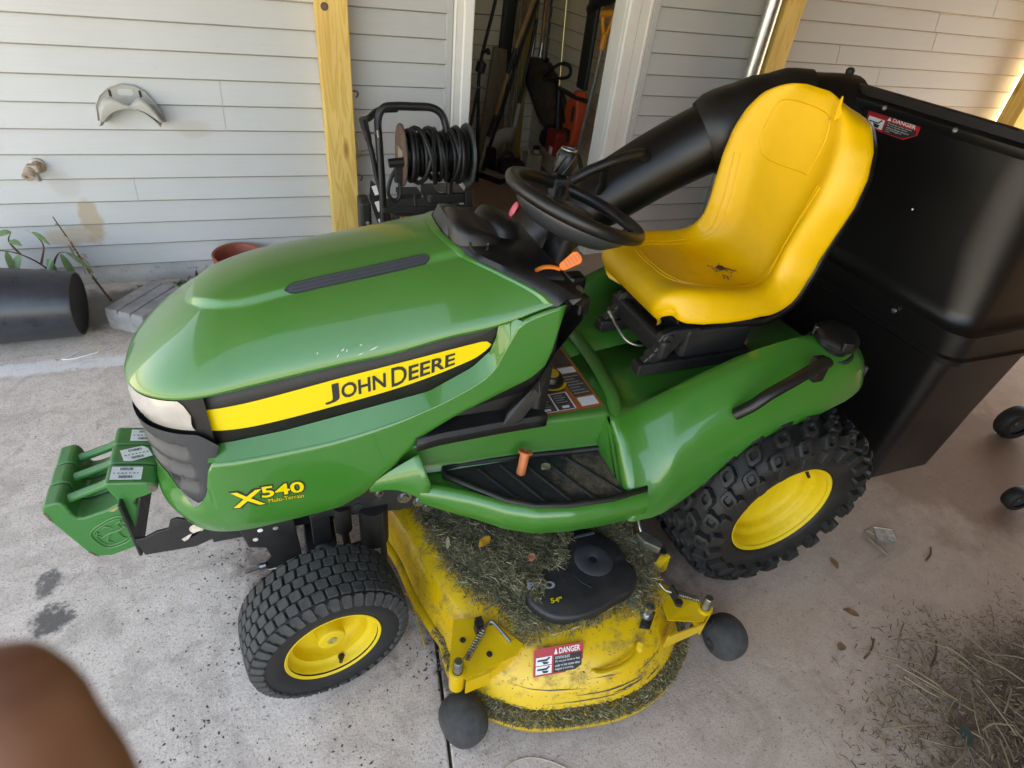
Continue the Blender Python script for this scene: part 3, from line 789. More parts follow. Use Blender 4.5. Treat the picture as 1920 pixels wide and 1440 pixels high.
q = MB(); q.tube([Vector((0.412, -0.1095, 1.034)) + Vector((math.cos(a) * 0.021, math.sin(a) * -0.012, math.sin(a) * -0.016)) for a in [R(-70 + 10 * k) for k in range(9)]], 0.0024, 6); q.build('ring_clip', M['steel'], DASH)
# instrument pod and pink choke lever on the far side
q = MB(); rings = []
for zz, k in ((0.985, 1.0), (1.015, 0.95), (1.032, 0.75), (1.038, 0.4)):
    rings.append([(0.515 + 0.06 * k * math.cos(a), 0.055 + 0.075 * k * math.sin(a), zz - 0.02 * math.cos(a) * k) for a in [2 * math.pi * i / 28 for i in range(28)]])
q.loft(rings); q.build('instrument_pod', M['black_plastic'], DASH, smooth=60)
q = MB(); q.tube(catmull([(0.545, 0.06, 1.022), (0.552, 0.062, 1.032), (0.56, 0.064, 1.046), (0.566, 0.066, 1.056)], 4), [0.006] * 4 + [0.0085] * 5 + [0.008, 0.007, 0.006, 0.004], 10, flat=0.6); q.build('choke_lever', M['pink'], DASH)
# orange brake lever
q = MB(); q.tube(catmull([(0.535, -0.155, 0.982), (0.552, -0.160, 0.992), (0.572, -0.165, 0.994), (0.590, -0.17, 0.990)], 5), 0.0075, 10, flat=0.6)
pad = rrect(-0.022, -0.0155, 0.032, 0.0155, 0.012, 4)
_n = Vector((-0.42, -0.72, 0.55)).normalized(); _u = Vector((0.80, -0.05, 0.55)); _u = (_u - _n * _u.dot(_n)).normalized(); _v = _n.cross(_u)
Mx = Matrix(((_u.x, _v.x, _n.x, 0.606), (_u.y, _v.y, _n.y, -0.174), (_u.z, _v.z, _n.z, 1.006), (0, 0, 0, 1)))
q2 = MB(); q2.prism([(x, y * (1 if x > -0.005 else 0.7)) for x, y in pad], -0.004, 0.004, PXY); q2.xf(Mx); q.v, b = q.v, len(q.v); q.add(q2.v, q2.f)
LEV = q.build('orange_lever', M['orange'], DASH, smooth=40, bevel=0.002)
q = MB()
for k in range(5):
    q3 = MB(); y0 = 0.0095 - 0.001 * abs(k - 2); q3.box((-0.008 + k * 0.008, -y0, 0.004), (-0.0045 + k * 0.008, y0, 0.0052)); q3.xf(Mx); q.add(q3.v, q3.f)
q.build('grip_rib', M['orange_matt'], DASH, smooth=0)
q = MB(); q.box((0.525, -0.185, 0.966), (0.60, -0.135, 0.980), rot=Matrix.Rotation(R(6), 3, 'Y')); q.build('lever_slot', M['print_black'], DASH, smooth=0, bevel=0.006)
q = MB(); q.lathe([(0, 0.012), (0.012, 0.012), (0.014, 0.009), (0.014, 0)], (0.625, -0.20, 0.945), (0.4, -0.5, 0.8), 16); q.build('key_switch', M['grey_plastic'], DASH)
q = MB(); q.box((0.614, -0.235, 0.895), (0.648, -0.175, 0.945), rot=Matrix.Rotation(R(12), 3, 'Z')); q.build('dash_corner', M['black_plastic'], DASH, smooth=0, bevel=0.010, seg=3)
# dash column going down to the console
q = MB(); rings = []
for z, x0, x1, wy in ((0.56, 0.34, 0.455, 0.20), (0.70, 0.40, 0.495, 0.215), (0.84, 0.45, 0.560, 0.232), (0.945, 0.50, 0.612, 0.243)):
    rings.append([(x0, -wy, z), (x1, -wy, z), (x1 + 0.01, 0, z), (x1, wy, z), (x0, wy, z)])
q.loft(rings); q.build('dash_column', M['black_plastic'], T, smooth=0, bevel=0.02, seg=3)

# --- steering wheel
SW = Matrix.Translation((0.700, 0.012, 1.066)) @ Matrix.Rotation(R(19), 4, 'Y')
q = MB(); q.tube([(0.174 * math.cos(a), 0.174 * math.sin(a), 0) for a in [2 * math.pi * k / 56 for k in range(56)]], 0.0165, 14, closed=True); q.xf(SW)
ST_W = q.build('steering_wheel', M['black_plastic'], T, smooth=60)
q = MB()
for side in (-1, 1):       # twin bars bending from the hub to the rim
    q.tube(catmull([(-0.05, side * 0.03, -0.022), (0.0, side * 0.07, -0.016), (0.03, side * 0.125, -0.006), (0.036, side * 0.168, 0)], 6), [0.017] * 6 + [0.015] * 13, 12, flat=0.7)
q.xf(SW); q.build('spoke', M['black_plastic'], ST_W, smooth=60)
q = MB(); rings = []
for k in range(13):      # grey shell below the front half of the rim
    a = R(172 + 180 * k / 12)
    rings.append([Vector((0.158 * math.cos(a), 0.158 * math.sin(a), -0.012)), Vector((0.150 * math.cos(a), 0.150 * math.sin(a), -0.034)), Vector((0.115 * math.cos(a), 0.115 * math.sin(a), -0.062)), Vector((0.02 * math.cos(a), 0.02 * math.sin(a), -0.072))])
q.grid(rings); 
for k in range(13):
    pass
q.xf(SW); q.build('wheel_shell', M['grey_plastic'], ST_W, smooth=60, solid=0.006)
q = MB(); q.lathe([(-0.10, 0.035), (-0.05, 0.040), (-0.03, 0.055), (-0.012, 0.055), (-0.006, 0.045), (-0.006, 0)], (0, 0, 0), (0, 0, 1), 28); q.xf(SW); q.build('hub', M['black_plastic'], ST_W, smooth=40)
q = MB(); q.tube([(0.645, 0.012, 0.86), (0.682, 0.012, 1.0)], 0.038, 18); q.build('steering_column', M['black_plastic'], T)
# spinner knob clamped to the far rim
kp = Vector((0.700, 0.012, 1.066)) + Vector((0.03, 0.170, -0.01))
q = MB(); q.box(kp + Vector((-0.022, -0.022, -0.03)), kp + Vector((0.022, 0.022, 0.022))); q.build('knob_clamp', M['dark_metal'], ST_W, smooth=0, bevel=0.006)
q = MB(); q.lathe([(0.02, 0.010), (0.03, 0.016), (0.034, 0.026), (0.05, 0.0285), (0.075, 0.029), (0.088, 0.026), (0.094, 0.021), (0.094, 0.0)], kp, (0.15, 0.0, 1), 22); q.build('spinner_knob', M['black_plastic'], ST_W, smooth=50)
q = MB(); q.lathe([(0.0935, 0.0225), (0.0965, 0.0215), (0.0965, 0.018), (0.0945, 0.018)], kp, (0.15, 0.0, 1), 22); q.build('knob_ring', M['steel'], ST_W)
q = MB()
for k in range(7):     # wrinkles of the leather wrap
    a = 2 * math.pi * k / 7
    q.tube([kp + Vector((0.15 * h, 0, h)) + Vector((math.cos(a + h * 18), math.sin(a + h * 18), 0)) * 0.0285 for h in (0.036, 0.046, 0.056, 0.066, 0.076, 0.084)], 0.0028, 6)
q.build('grip_fold', M['black_plastic'], ST_W)

# --- console between hood and seat: flat deck, side wall, black tray, decals
q = MB()
poly = [(0.225, -0.245), (0.30, -0.262), (0.52, -0.262), (0.757, -0.262)]
P = []
for x, zt in ((0.20, 0.555), (0.24, 0.575), (0.32, 0.588), (0.50, 0.602), (0.60, 0.606), (0.70, 0.608), (0.757, 0.610)):
    wy = tab(x, [(0.20, 0.225), (0.3, 0.235), (0.5, 0.242), (0.757, 0.262)])
    zm = 0.478
    P.append([(x, 0.262, zm), (x, 0.262, zt), (x, 0, zt), (x, -wy + 0.014, zt), (x, -wy + 0.004, zt - 0.004), (x, -wy, zt - 0.014), (x, -wy + 0.012, zm + 0.018), (x, -wy - 0.002, zm)])
q.grid(P); CON = q.build('console', M['green_dull'], T, smooth=50)
# black tray under the hood edge
q = MB()
A = [body(u, tab(u, ZB) + 0.006, -0.004, -1) for u in [lerp(0.676, 0.975, i / 12) for i in range(13)]]
P = []
for i, a in enumerate(A):
    t = i / 12; zb = tab(a.x, [(0.24, 0.598), (0.30, 0.607), (0.45, 0.612), (0.60, 0.612)])
    zt = max(a.z, zb + 0.004); d = min(1, t * 6, 1)
    dep = 0.035 * min(1, t * 5) * min(1, (1 - t) * 6 + 0.15)
    P.append([(a.x, a.y + 0.03, zt + 0.004), (a.x, a.y - 0.001, zt), (a.x, a.y + dep, lerp(zt, zb, 0.55)), (a.x, a.y + dep * 0.9, zb + 0.022), (a.x + 0.002, -0.258 + 0.0, zb + 0.020), (a.x, -0.264, zb + 0.012), (a.x, -0.262, zb - 0.010)])
q.grid(P); q.build('side_tray', M['black_trim'], T, smooth=25, solid=0.003)
q = MB(); q.add([(0.548, -0.240, 0.752), (0.545, -0.262, 0.705), (0.500, -0.268, 0.632), (0.452, -0.266, 0.628), (0.468, -0.25, 0.655), (0.525, -0.25, 0.722)], [(0, 1, 2, 3, 4, 5)]); q.build('tray_end', M['black_plastic'], T, smooth=0, solid=0.02, bevel=0.004)
# decal plate on the console
def decal(x0, y0, x1, y1, mat_, name, z=0.6085, par=None):
    q = MB(); zf = lambda x: tab(x, [(0.50, 0.602), (0.60, 0.606), (0.70, 0.608), (0.757, 0.610)]) + (z - 0.6085) + 0.0012
    q.add([(x0, y0, zf(x0)), (x1, y0, zf(x1)), (x1, y1, zf(x1)), (x0, y1, zf(x0))], [(0, 1, 2, 3)]); return q.build(name, M[mat_], par or CON, smooth=0)
decal(0.545, -0.232, 0.752, 0.05, 'orange_label', 'decal_sheet')
decal(0.560, -0.226, 0.676, -0.155, 'decal_dark', 'decal_panel', 0.6092)
decal(0.555, -0.150, 0.676, 0.04, 'decal_dark', 'decal_panel', 0.6092)
decal(0.690, -0.180, 0.746, -0.08, 'decal_dark', 'decal_panel', 0.6092)
decal(0.690, -0.045, 0.746, 0.04, 'decal_dark', 'decal_panel', 0.6092)
decal(0.694, -0.222, 0.744, -0.186, 'white_label', 'decal_pictogram', 0.6092)
decal(0.694, -0.076, 0.744, -0.050, 'white_label', 'decal_pictogram', 0.6092)
for x in (0.572, 0.622, 0.672): decal(x, -0.224, x + 0.004, -0.157, 'white_label', 'decal_rule', 0.6099)
for y in (-0.226, -0.157): decal(0.575, y, 0.675, y + 0.0025, 'white_label', 'decal_rule', 0.6099)
for k in range(7): decal(0.694, -0.170 + k * 0.0125, 0.740 - 0.008 * (k % 3), -0.166 + k * 0.0125, 'print_grey', 'decal_text', 0.6099)
for k in range(4):
    decal(0.583, -0.205 + k * 0.010, 0.612 - 0.005 * (k % 2), -0.2015 + k * 0.010, 'print_grey', 'decal_text', 0.6099); decal(0.632, -0.195 + k * 0.009, 0.664 - 0.006 * (k % 2), -0.1917 + k * 0.009, 'print_grey', 'decal_text', 0.6099)
decal(0.588, -0.220, 0.606, -0.211, 'white_label', 'decal_pictogram', 0.6099); decal(0.640, -0.218, 0.660, -0.208, 'white_label', 'decal_pictogram', 0.6099)
q = MB(); c0 = Vector((0.652, -0.098, 0.6105))
pts = [R(180 + 20 * k / 2) for k in range(0, 17)]
q.add([c0 + Vector((math.cos(R(200 + 8 * k)) * r, math.sin(R(200 + 8 * k)) * r, 0)) for k in range(18) for r in (0.040, 0.047)], [(2 * k, 2 * k + 1, 2 * k + 3, 2 * k + 2) for k in range(17)]); q.build('dial_scale', M['decal_yellow'], CON, smooth=0)
q = MB(); q.lathe([(0, 0.038), (0.006, 0.038), (0.008, 0.032), (0.022, 0.030), (0.026, 0.026), (0.026, 0)], c0, (0, 0, 1), 26); KN = q.build('height_knob', M['black_plastic'], CON)
q = MB(); q.lathe([(0.0262, 0.022), (0.0272, 0.021), (0.0272, 0)], c0, (0, 0, 1), 24); q.build('knob_cap', M['yellow'], CON)

# --- footrest: green pan with black ribbed mat
q = MB()
ZM = 0.478
IN = [(0.30, -0.214), (0.36, -0.224), (0.46, -0.232), (0.55, -0.238), (0.65, -0.25), (0.765, -0.258), (0.80, -0.26)]
OUT = [(0.235, -0.285), (0.30, -0.318), (0.36, -0.352), (0.43, -0.402), (0.50, -0.436), (0.58, -0.452), (0.68, -0.460), (0.80, -0.462)]
P = []
for i in range(37):
    x = lerp(0.245, 0.80, i / 36); yo = tab(x, OUT); yi = tab(x, IN)
    xe = x
    drop = tab(x, [(0.245, 0.055), (0.33, 0.072), (0.45, 0.080), (0.80, 0.078)])
    P.append([(x, yi + 0.02, ZM - 0.006), (x, yo + 0.034, ZM - 0.006), (x, yo + 0.028, ZM + 0.004), (x, yo + 0.018, ZM + 0.004), (x, yo + 0.004, ZM - 0.008), (x, yo, ZM - 0.022), (x, yo + 0.002, ZM - drop + 0.008), (x, yo + 0.012, ZM - drop), (x, yo + 0.02, ZM - drop + 0.006)])
q.grid(P); FT = q.build('footrest', M['green_side'], T, smooth=60)
# far footrest, mirrored
q2 = MB(); q2.grid([[(x, -y, z) for x, y, z in r] for r in P], flip=True); q2.build('footrest', M['green_side'], T, smooth=60)
m, n_, l_, p = node_mat('foot_mat'); g = NG(m); M['foot_mat'] = m; M['fleck'] = mat('bare_fleck', (0.62, 0.66, 0.56), 0.5)
c = g.mix(g.op('MULTIPLY', g.spot(g.x, g.y, 0.70, -0.345, 0.125, 0.095, 22, 0.5), 0.9), (0.012, 0.012, 0.011), g.mix(g.ramp(g.noise(60, 6, 0.7), 0.4, 0.6), (0.17, 0.12, 0.075), (0.07, 0.05, 0.032)))
c = g.mix(g.op('MULTIPLY', g.ramp(g.noise(30, 6, 0.7), 0.5, 0.75), 0.35), c, (0.09, 0.075, 0.055))
l_.new(c, p.inputs['Base Color']); p.inputs['Roughness'].default_value = 0.85; g.bump(p, g.noise(150, 5, 0.7), 0.6, 0.002)
mat_poly = [(0.318, -0.232), (0.36, -0.228), (0.46, -0.234), (0.55, -0.240), (0.65, -0.252), (0.768, -0.262), (0.80, -0.33), (0.812, -0.415), (0.80, -0.432), (0.70, -0.438), (0.58, -0.428), (0.50, -0.408), (0.44, -0.375), (0.375, -0.315), (0.315, -0.258)]
q = MB(); q.prism(mat_poly, ZM - 0.012, ZM - 0.002, PXY); FM = q.build('foot_mat', M['foot_mat'], T, smooth=0, bevel=0.003)
q = MB(); q.tube([(x, y, ZM + 0.003) for x, y in mat_poly], 0.0085, 8, closed=True); q.build('mat_rim', M['black_trim'], FM, smooth=60)
for a, b in (((0.405, -0.252), (0.470, -0.378)), ((0.465, -0.252), (0.535, -0.405)), ((0.525, -0.256), (0.600, -0.418)), ((0.585, -0.262), (0.660, -0.424)), ((0.648, -0.270), (0.742, -0.425))):
    q = MB(); q.tube([(a[0], a[1], ZM), (b[0], b[1], ZM)], 0.0048, 8, flat=0.9); q.lathe([(0, 0.0085), (0.006, 0.0065), (0.008, 0)], (b[0], b[1], ZM - 0.001), (0, 0, 1), 12); q.build('mat_rib', M['black_trim'], FM)
# dried mud on the mat
q = MB(); mud = mat('dried_mud', (0.16, 0.115, 0.07), 0.95, var=0.5, vscale=60, bump=0.7, bscale=130)
for k in range(0):
    a = rnd.random() * 6.28; rr = rnd.random() ** 0.5
    x = 0.70 + 0.085 * rr * math.cos(a); y = -0.345 + 0.065 * rr * math.sin(a); s = rnd.uniform(0.0015, 0.0045)
    q.lathe([(0, s), (0.0012, s * 0.6), (0.0014, 0)], (x, y, ZM - 0.002), (rnd.uniform(-.2, .2), rnd.uniform(-.2, .2), 1), 5)

# orange pedal peg
q = MB(); q.tube([(0.508, -0.292, ZM - 0.008), (0.522, -0.272, ZM + 0.046)], 0.0125, 18); a_ = Vector((0.522, -0.272, ZM + 0.046)); d_ = Vector((0.014, 0.02, 0.054)).normalized()
q.lathe([(0, 0.0125), (0.002, 0.019), (0.005, 0.020), (0.007, 0.018), (0.007, 0.010), (0.003, 0.009), (0.003, 0)], a_, d_, 22); q.build('pedal_peg', M['orange_matt'], T)
# green front flap that ties hood side and footrest
q = MB(); P = []
for i in range(9):
    t = i / 8
    top = Vector((lerp(0.13, 0.245, t), lerp(-0.242, -0.272, t), lerp(0.47, 0.585, t ** 0.8)))
    mid = Vector((lerp(0.13, 0.268, t), lerp(-0.238, -0.296, t), lerp(0.455, 0.505, t)))
    bot = Vector((lerp(0.13, 0.262, t), lerp(-0.236, -0.295, t), lerp(0.445, 0.435, t) + 0.028 * math.sin(math.pi * t)))
    P.append([top, mid, bot, bot + Vector((0, 0.02, 0.004))])
q.grid(P); q.build('flap', M['green_side'], T, smooth=60, solid=0.003)

# --- fenders and seat pan
def fender_ring(x):
    zi = tab(x, [(0.76, 0.612), (0.80, 0.622), (0.836, 0.640), (0.892, 0.672), (0.998, 0.727), (1.11, 0.770), (1.233, 0.796), (1.322, 0.806), (1.40, 0.804), (1.46, 0.785)])
    zc = tab(x, [(0.76, 0.44), (0.79, 0.455), (0.834, 0.49), (0.876, 0.553), (0.92, 0.592), (1.008, 0.648), (1.138, 0.698), (1.27, 0.746), (1.37, 0.768), (1.43, 0.765), (1.46, 0.745)])
    zb = tab(x, [(0.76, 0.405), (0.80, 0.402), (0.86, 0.395), (0.891, 0.40), (0.923, 0.415), (0.973, 0.445), (1.032, 0.503), (1.09, 0.566), (1.165, 0.600), (1.29, 0.626), (1.40, 0.652), (1.46, 0.672)])
    yc = tab(x, [(0.76, -0.446), (0.84, -0.430), (0.9, -0.412), (1.0, -0.402), (1.3, -0.396), (1.42, -0.385), (1.46, -0.37)])
    yb = tab(x, [(0.76, -0.464), (0.82, -0.462), (0.9, -0.446), (1.0, -0.434), (1.3, -0.426), (1.42, -0.412), (1.46, -0.40)])
    zp = tab(x, [(0.76, 0.606), (0.79, 0.615), (0.82, 0.612), (0.85, 0.62), (1.0, 0.64), (1.2, 0.66), (1.46, 0.69)])
    yi = -0.285
    return [(x, 0, zp), (x, -0.15, zp), (x, -0.225, zp + 0.002), (x, -0.258, lerp(zp, zi, 0.35)), (x, yi + 0.008, lerp(zp, zi, 0.88)), (x, yi - 0.006, zi), (x, lerp(yi, yc, 0.4), lerp(zi, zc, 0.22) + 0.004), (x, lerp(yi, yc, 0.8), lerp(zi, zc, 0.62)),
            (x, yc, zc), (x, lerp(yc, yb, 0.5), lerp(zc, zb, 0.32)), (x, yb, lerp(zc, zb, 0.75)), (x, yb - 0.001, zb), (x, yb + 0.012, zb + 0.004), (x, yb + 0.02, zb + 0.02)]
xs = [0.762, 0.775, 0.79, 0.805, 0.82, 0.84, 0.86, 0.88, 0.90, 0.925, 0.95, 0.98, 1.01, 1.05, 1.10, 1.15, 1.2, 1.25, 1.3, 1.35, 1.4, 1.43, 1.452]
rings = [fender_ring(x) for x in xs]
def shrink(r, k, x):
    cy = -0.33; cz = 0.72
    return [(x, lerp(y, cy, k) if y < -0.2 else y, lerp(z, cz, k) if y < -0.2 else z) for _, y, z in r]
rings += [shrink(rings[-1], 0.06, 1.463), shrink(rings[-1], 0.22, 1.470), shrink(rings[-1], 0.9, 1.472)]
def tuck(r, k, x): return [(x, y + (k if i > 5 and i < 12 else 0), z - (k if 4 < i < 11 else 0)) for i, (_, y, z) in enumerate(r)]
rings = [tuck(rings[0], 0.024, 0.747), tuck(rings[0], 0.012, 0.749), tuck(rings[0], 0.004, 0.754)] + rings
q = MB(); q.grid(rings); FE = q.build('fender', M['green_side'], T, smooth=60, solid=0.004)
q = MB(); q.grid([[(x, -y, z) for x, y, z in r] for r in rings], flip=True); q.build('fender', M['green_side'], T, smooth=60, solid=0.004)
q = MB()      # front face of the fender, a slanted apron from console to footrest
f0 = rings[0]
q.add([f0[5], f0[6], f0[7], f0[8], f0[9], f0[10], f0[11], (0.748, -0.30, 0.42), (0.748, -0.255, 0.48), (0.747, -0.255, 0.60)], [tuple(range(10))]); q.build('fender_apron', M['green_side'], T, smooth=0)
# ridge along the front of the seat pan
q = MB(); q.tube(catmull([(0.77, -0.285, 0.600), (0.785, -0.22, 0.622), (0.79, -0.18, 0.628), (0.80, -0.05, 0.634), (0.80, 0.1, 0.634), (0.79, 0.28, 0.628)], 8), 0.02, 10, flat=0.7); q.build('pan_ridge', M['green_dull'], T)
q = MB(); q.box((0.85, 0.24, 0.66), (0.91, 0.30, 0.735)); q.build('lever_boot', M['black_plastic'], T, smooth=0, bevel=0.012)
# seat brackets and slide rails
for side in (-1, 1):
    q = MB(); y = side * 0.115 - 0.05
    q.box((0.87, y - 0.02, 0.652), (1.25, y + 0.02, 0.688)); q.build('seat_rail', M['dark_metal'], T, smooth=0, bevel=0.004)
    q = MB(); prof = [(0.885, 0.69), (0.93, 0.685), (0.96, 0.70), (0.99, 0.74), (1.02, 0.745), (1.05, 0.735), (1.06, 0.76), (1.04, 0.785), (0.96, 0.785), (0.925, 0.775), (0.915, 0.755), (0.925, 0.742), (0.905, 0.715)]
    q.prism(prof, y - 0.012, y + 0.012, XZ); q.lathe([(-0.016, 0), (-0.016, 0.018), (0.016, 0.018), (0.016, 0)], (0.915, y, 0.705), (0, 1, 0), 16); q.lathe([(-0.016, 0), (-0.016, 0.018), (0.016, 0.018), (0.016, 0)], (0.945, y, 0.758), (0, 1, 0), 16)
    q.build('seat_bracket', M['dark_metal'], T, smooth=40, bevel=0.004)
q = MB(); q.box((0.92, -0.19, 0.70), (0.955, 0.10, 0.76)); q.box((1.0, -0.18, 0.69), (1.22, 0.12, 0.78)); q.build('seat_suspension', M['dark_metal'], T, smooth=0, bevel=0.01)
q = MB(); q.tube(catmull([(0.985, -0.06, 0.69), (0.95, -0.065, 0.668), (0.915, -0.04, 0.672), (0.895, 0.0, 0.70), (0.885, 0.022, 0.722)], 6), 0.0042, 8); q.tube([(0.887, 0.018, 0.718), (0.878, 0.034, 0.734)], 0.0065, 8); q.build('seat_lever', M['steel'], T)
# fuel cap, fender handle, tail light
q = MB(); cp = Vector((1.362, -0.325, 0.775))
q.lathe([(0.0, 0.066), (0.004, 0.066), (0.010, 0.060), (0.006, 0.050), (0.006, 0)], cp + Vector((0, 0, 0.002)), (-0.1, -0.25, 1), 30); q.build('fuel_neck', M['print_black'], T)
q = MB(); ax = Vector((-0.06, -0.2, 1)).normalized()
q.lathe([(0.0, 0.046), (0.028, 0.046), (0.030, 0.054), (0.036, 0.058), (0.050, 0.057), (0.057, 0.050), (0.060, 0.040), (0.060, 0)], cp, ax, 36); CAP = q.build('fuel_cap', M['black_plastic'], T, smooth=35)
for k in range(3):
    a = R(120 * k + 250); q = MB(); c1 = cp + ax * 0.046 + Vector((math.cos(a), math.sin(a), 0)) * 0.055
    q.box(c1 - Vector((0.013, 0.007, 0.014)), c1 + Vector((0.013, 0.007, 0.014)), rot=Matrix.Rotation(a + math.pi / 2, 3, 'Z')); q.build('cap_lug', M['black_plastic'], CAP, smooth=0, bevel=0.004)
q = MB(); q.tube(catmull([(1.030, -0.405, 0.668), (1.055, -0.422, 0.706), (1.085, -0.428, 0.740), (1.15, -0.425, 0.770), (1.24, -0.412, 0.798), (1.262, -0.408, 0.800)], 6), [0.018] * 26 + [0.019] * 5, 12, flat=0.8); q.box((1.235, -0.418, 0.745), (1.268, -0.385, 0.808)); q.build('grab_handle', M['black_plastic'], T, smooth=60, bevel=0.003)
q = MB(); q.box((1.466, -0.385, 0.700), (1.476, -0.345, 0.735)); q.build('tail_light', M['grey_plastic'], T, smooth=0, bevel=0.004)

# --- seat: one moulded shell, cushion and back in a single sweep
# centre-line path (x, z) with half width, edge drop and bolster height
SP = [(0.945, 0.792, 0.120, 0.00), (0.908, 0.810, 0.150, 0.00), (0.888, 0.848, 0.170, 0.003), (0.904, 0.884, 0.190, 0.008), (0.945, 0.896, 0.212, 0.013), (1.005, 0.892, 0.230, 0.017), (1.075, 0.882, 0.239, 0.022), (1.145, 0.874, 0.240, 0.028), (1.205, 0.872, 0.237, 0.036),
      (1.252, 0.892, 0.230, 0.044), (1.280, 0.935, 0.216, 0.052), (1.292, 0.99, 0.213, 0.056), (1.296, 1.06, 0.224, 0.052), (1.297, 1.13, 0.236, 0.044), (1.297, 1.20, 0.234, 0.034), (1.298, 1.26, 0.214, 0.024), (1.301, 1.31, 0.174, 0.014), (1.308, 1.341, 0.112, 0.006), (1.318, 1.354, 0.052, 0.0)]
path = catmull([(a, 0, b) for a, b, c, d in SP], 4)
def spv(i, k):
    t = i / 4; j = min(int(t), len(SP) - 2); return lerp(SP[j][k], SP[j + 1][k], t - j)
rows = []; rows_b = []
for i, pnt in enumerate(path):
    w_ = spv(i, 2); bo = spv(i, 3)
    d = (path[min(i + 1, len(path) - 1)] - path[max(i - 1, 0)]).normalized()
    nrm = Vector((-d.z, 0, d.x))                      # up for the cushion, forward for the back
    row = []
    for k in range(-14, 15):
        v = k / 14; y = w_ * math.sin(v * math.pi / 2 * 0.98)
        a = abs(y) / w_
        hgt = bo * math.exp(-((a - 0.80) / 0.20) ** 2) - tab(i, [(12, 0.055), (20, 0.046), (30, 0.020), (42, 0.034)]) * max(0, (a - 0.84) / 0.16) ** 2.2
        hgt *= min(1, max(0, (i - 3) / 14))
        row.append(pnt + nrm * hgt + Vector((0, y, 0)))
    rows.append(row)
    rows_b.append([pnt - nrm * 0.062 * min(1, 0.5 + i / 20) + Vector((0, w_ * 0.97 * math.sin(k / 6 * math.pi / 2), 0)) for k in range(-6, 7)])
q = MB(); q.grid(rows); SEAT = q.build('seat', M['seat'], T, smooth=70, sub=1)
q = MB(); nR = len(rows)
edge = [rows[i][0] for i in range(nR)]
def skirt(sgn):
    k = 0 if sgn < 0 else -1
    P = []
    for i in range(0, nR):
        a = rows[i][k]; pnt = path[i]
        d = (path[min(i + 1, nR - 1)] - path[max(i - 1, 0)]).normalized(); nrm = Vector((-d.z, 0, d.x)) if i > 13 else Vector((-0.3, 0, 0.95))
        P.append([a, a - nrm * 0.010 + Vector((0, sgn * 0.004, 0)), a - nrm * 0.022 + Vector((0, -sgn * 0.004, 0))])
    return P
q.grid(skirt(-1)); q.grid(skirt(1), flip=True); q.build('seat_edge', M['seat'], SEAT, smooth=60)
q = MB(); q.grid(rows_b[10:]); q.build('seat_shell', M['black_plastic'], T, smooth=60, solid=0.02)
# raised seams of the seat cover
def seat_pt(i, y):
    i0 = max(0, min(nR - 2, int(i))); f = i - i0
    def row_at(r):
        ys = [p_.y for p_ in r]; xs_ = [p_.x for p_ in r]; zs = [p_.z for p_ in r]
        return Vector((float(np.interp(y, ys, xs_)), y, float(np.interp(y, ys, zs))))
    return row_at(rows[i0]).lerp(row_at(rows[i0 + 1]), f)
def seam(pts, r=0.0022, name='seam'):
    P = catmull([(a + 4, b, 0) for a, b in pts], 8)
    q = MB(); q.tube([seat_pt(p_.x, p_.y) + Vector((-0.0004, 0, 0.0002)) for p_ in P], r, 6); q.build(name, M['seat'], SEAT)
for k in (0, 1):
    o = 0.014 * k
    seam([(27, 0.155 - o), (22, 0.150 - o), (16, 0.135 - o), (13 + k * 0.8, 0.09 - o), (12.4 + k * 0.8, 0.0), (13 + k * 0.8, -0.09 + o), (16, -0.135 + o), (22, -0.150 + o), (28, -0.150 + o), (34, -0.142 + o), (42, -0.150 + o), (50, -0.175 + o)])
    seam([(30, 0.150 - o), (36, 0.14 - o), (42, 0.145 - o), (49, 0.165 - o)])
seam([(50, -0.09), (50, 0.09), (56, 0.105), (60, 0.07), (60, -0.07), (56, -0.105), (50, -0.09)], 0.0018)
# torn flap at the top and the hole in the cushion
fl = seat_pt(65.2, -0.115)
q = MB(); q.loft([[fl + Vector((-0.006, 0.016, -0.012)), fl + Vector((-0.010, -0.004, -0.020)), fl + Vector((0.004, -0.010, -0.004)), fl + Vector((0.004, 0.008, 0.0))], [fl + Vector((-0.013, 0.004, 0.016)), fl + Vector((-0.016, -0.003, 0.013)), fl + Vector((-0.008, -0.006, 0.014)), fl + Vector((-0.006, 0.003, 0.018))], [fl + Vector((-0.016, -0.004, 0.036)), fl + Vector((-0.017, -0.006, 0.035)), fl + Vector((-0.014, -0.007, 0.036)), fl + Vector((-0.014, -0.004, 0.037))]]); q.build('torn_flap', M['seat'], SEAT, smooth=50)
foam = mat('seat_foam', (0.62, 0.40, 0.16), 0.8)
q = MB(); b0 = seat_pt(64.0, -0.105); q.add([b0 + Vector((-0.004, 0.022, -0.016)), b0 + Vector((-0.006, -0.012, 0.012)), b0 + Vector((-0.003, -0.026, 0.006)), b0 + Vector((-0.007, 0.002, -0.004))], [(0, 1, 2, 3)]); q.build('exposed_foam', foam, SEAT, smooth=0)
h0 = seat_pt(31.0, -0.012)
q = MB(); q.lathe([(0.0005, 0.0), (0.0018, 0.009), (0.0022, 0.011), (0.0, 0.013)], h0 + Vector((0, 0, 0.0015)), (-0.15, 0, 1), 18); q.build('drain_grommet', M['print_black'], SEAT)
q = MB()
for k in range(16):
    a = rnd.uniform(0, 6.28); i_ = 31 + rnd.uniform(-2.2, 1.2); y = -0.012 + rnd.gauss(0, 0.035) - 0.02; p0 = seat_pt(i_, y); l = rnd.uniform(0.004, 0.009)
    q.tube([p0 + Vector((-l * math.cos(a), -l * math.sin(a), 0.002)), p0 + Vector((l * math.cos(a), l * math.sin(a), 0.002))], 0.0011, 5)
q.build('grass_bit', M['stem'], SEAT, kind='stuff')
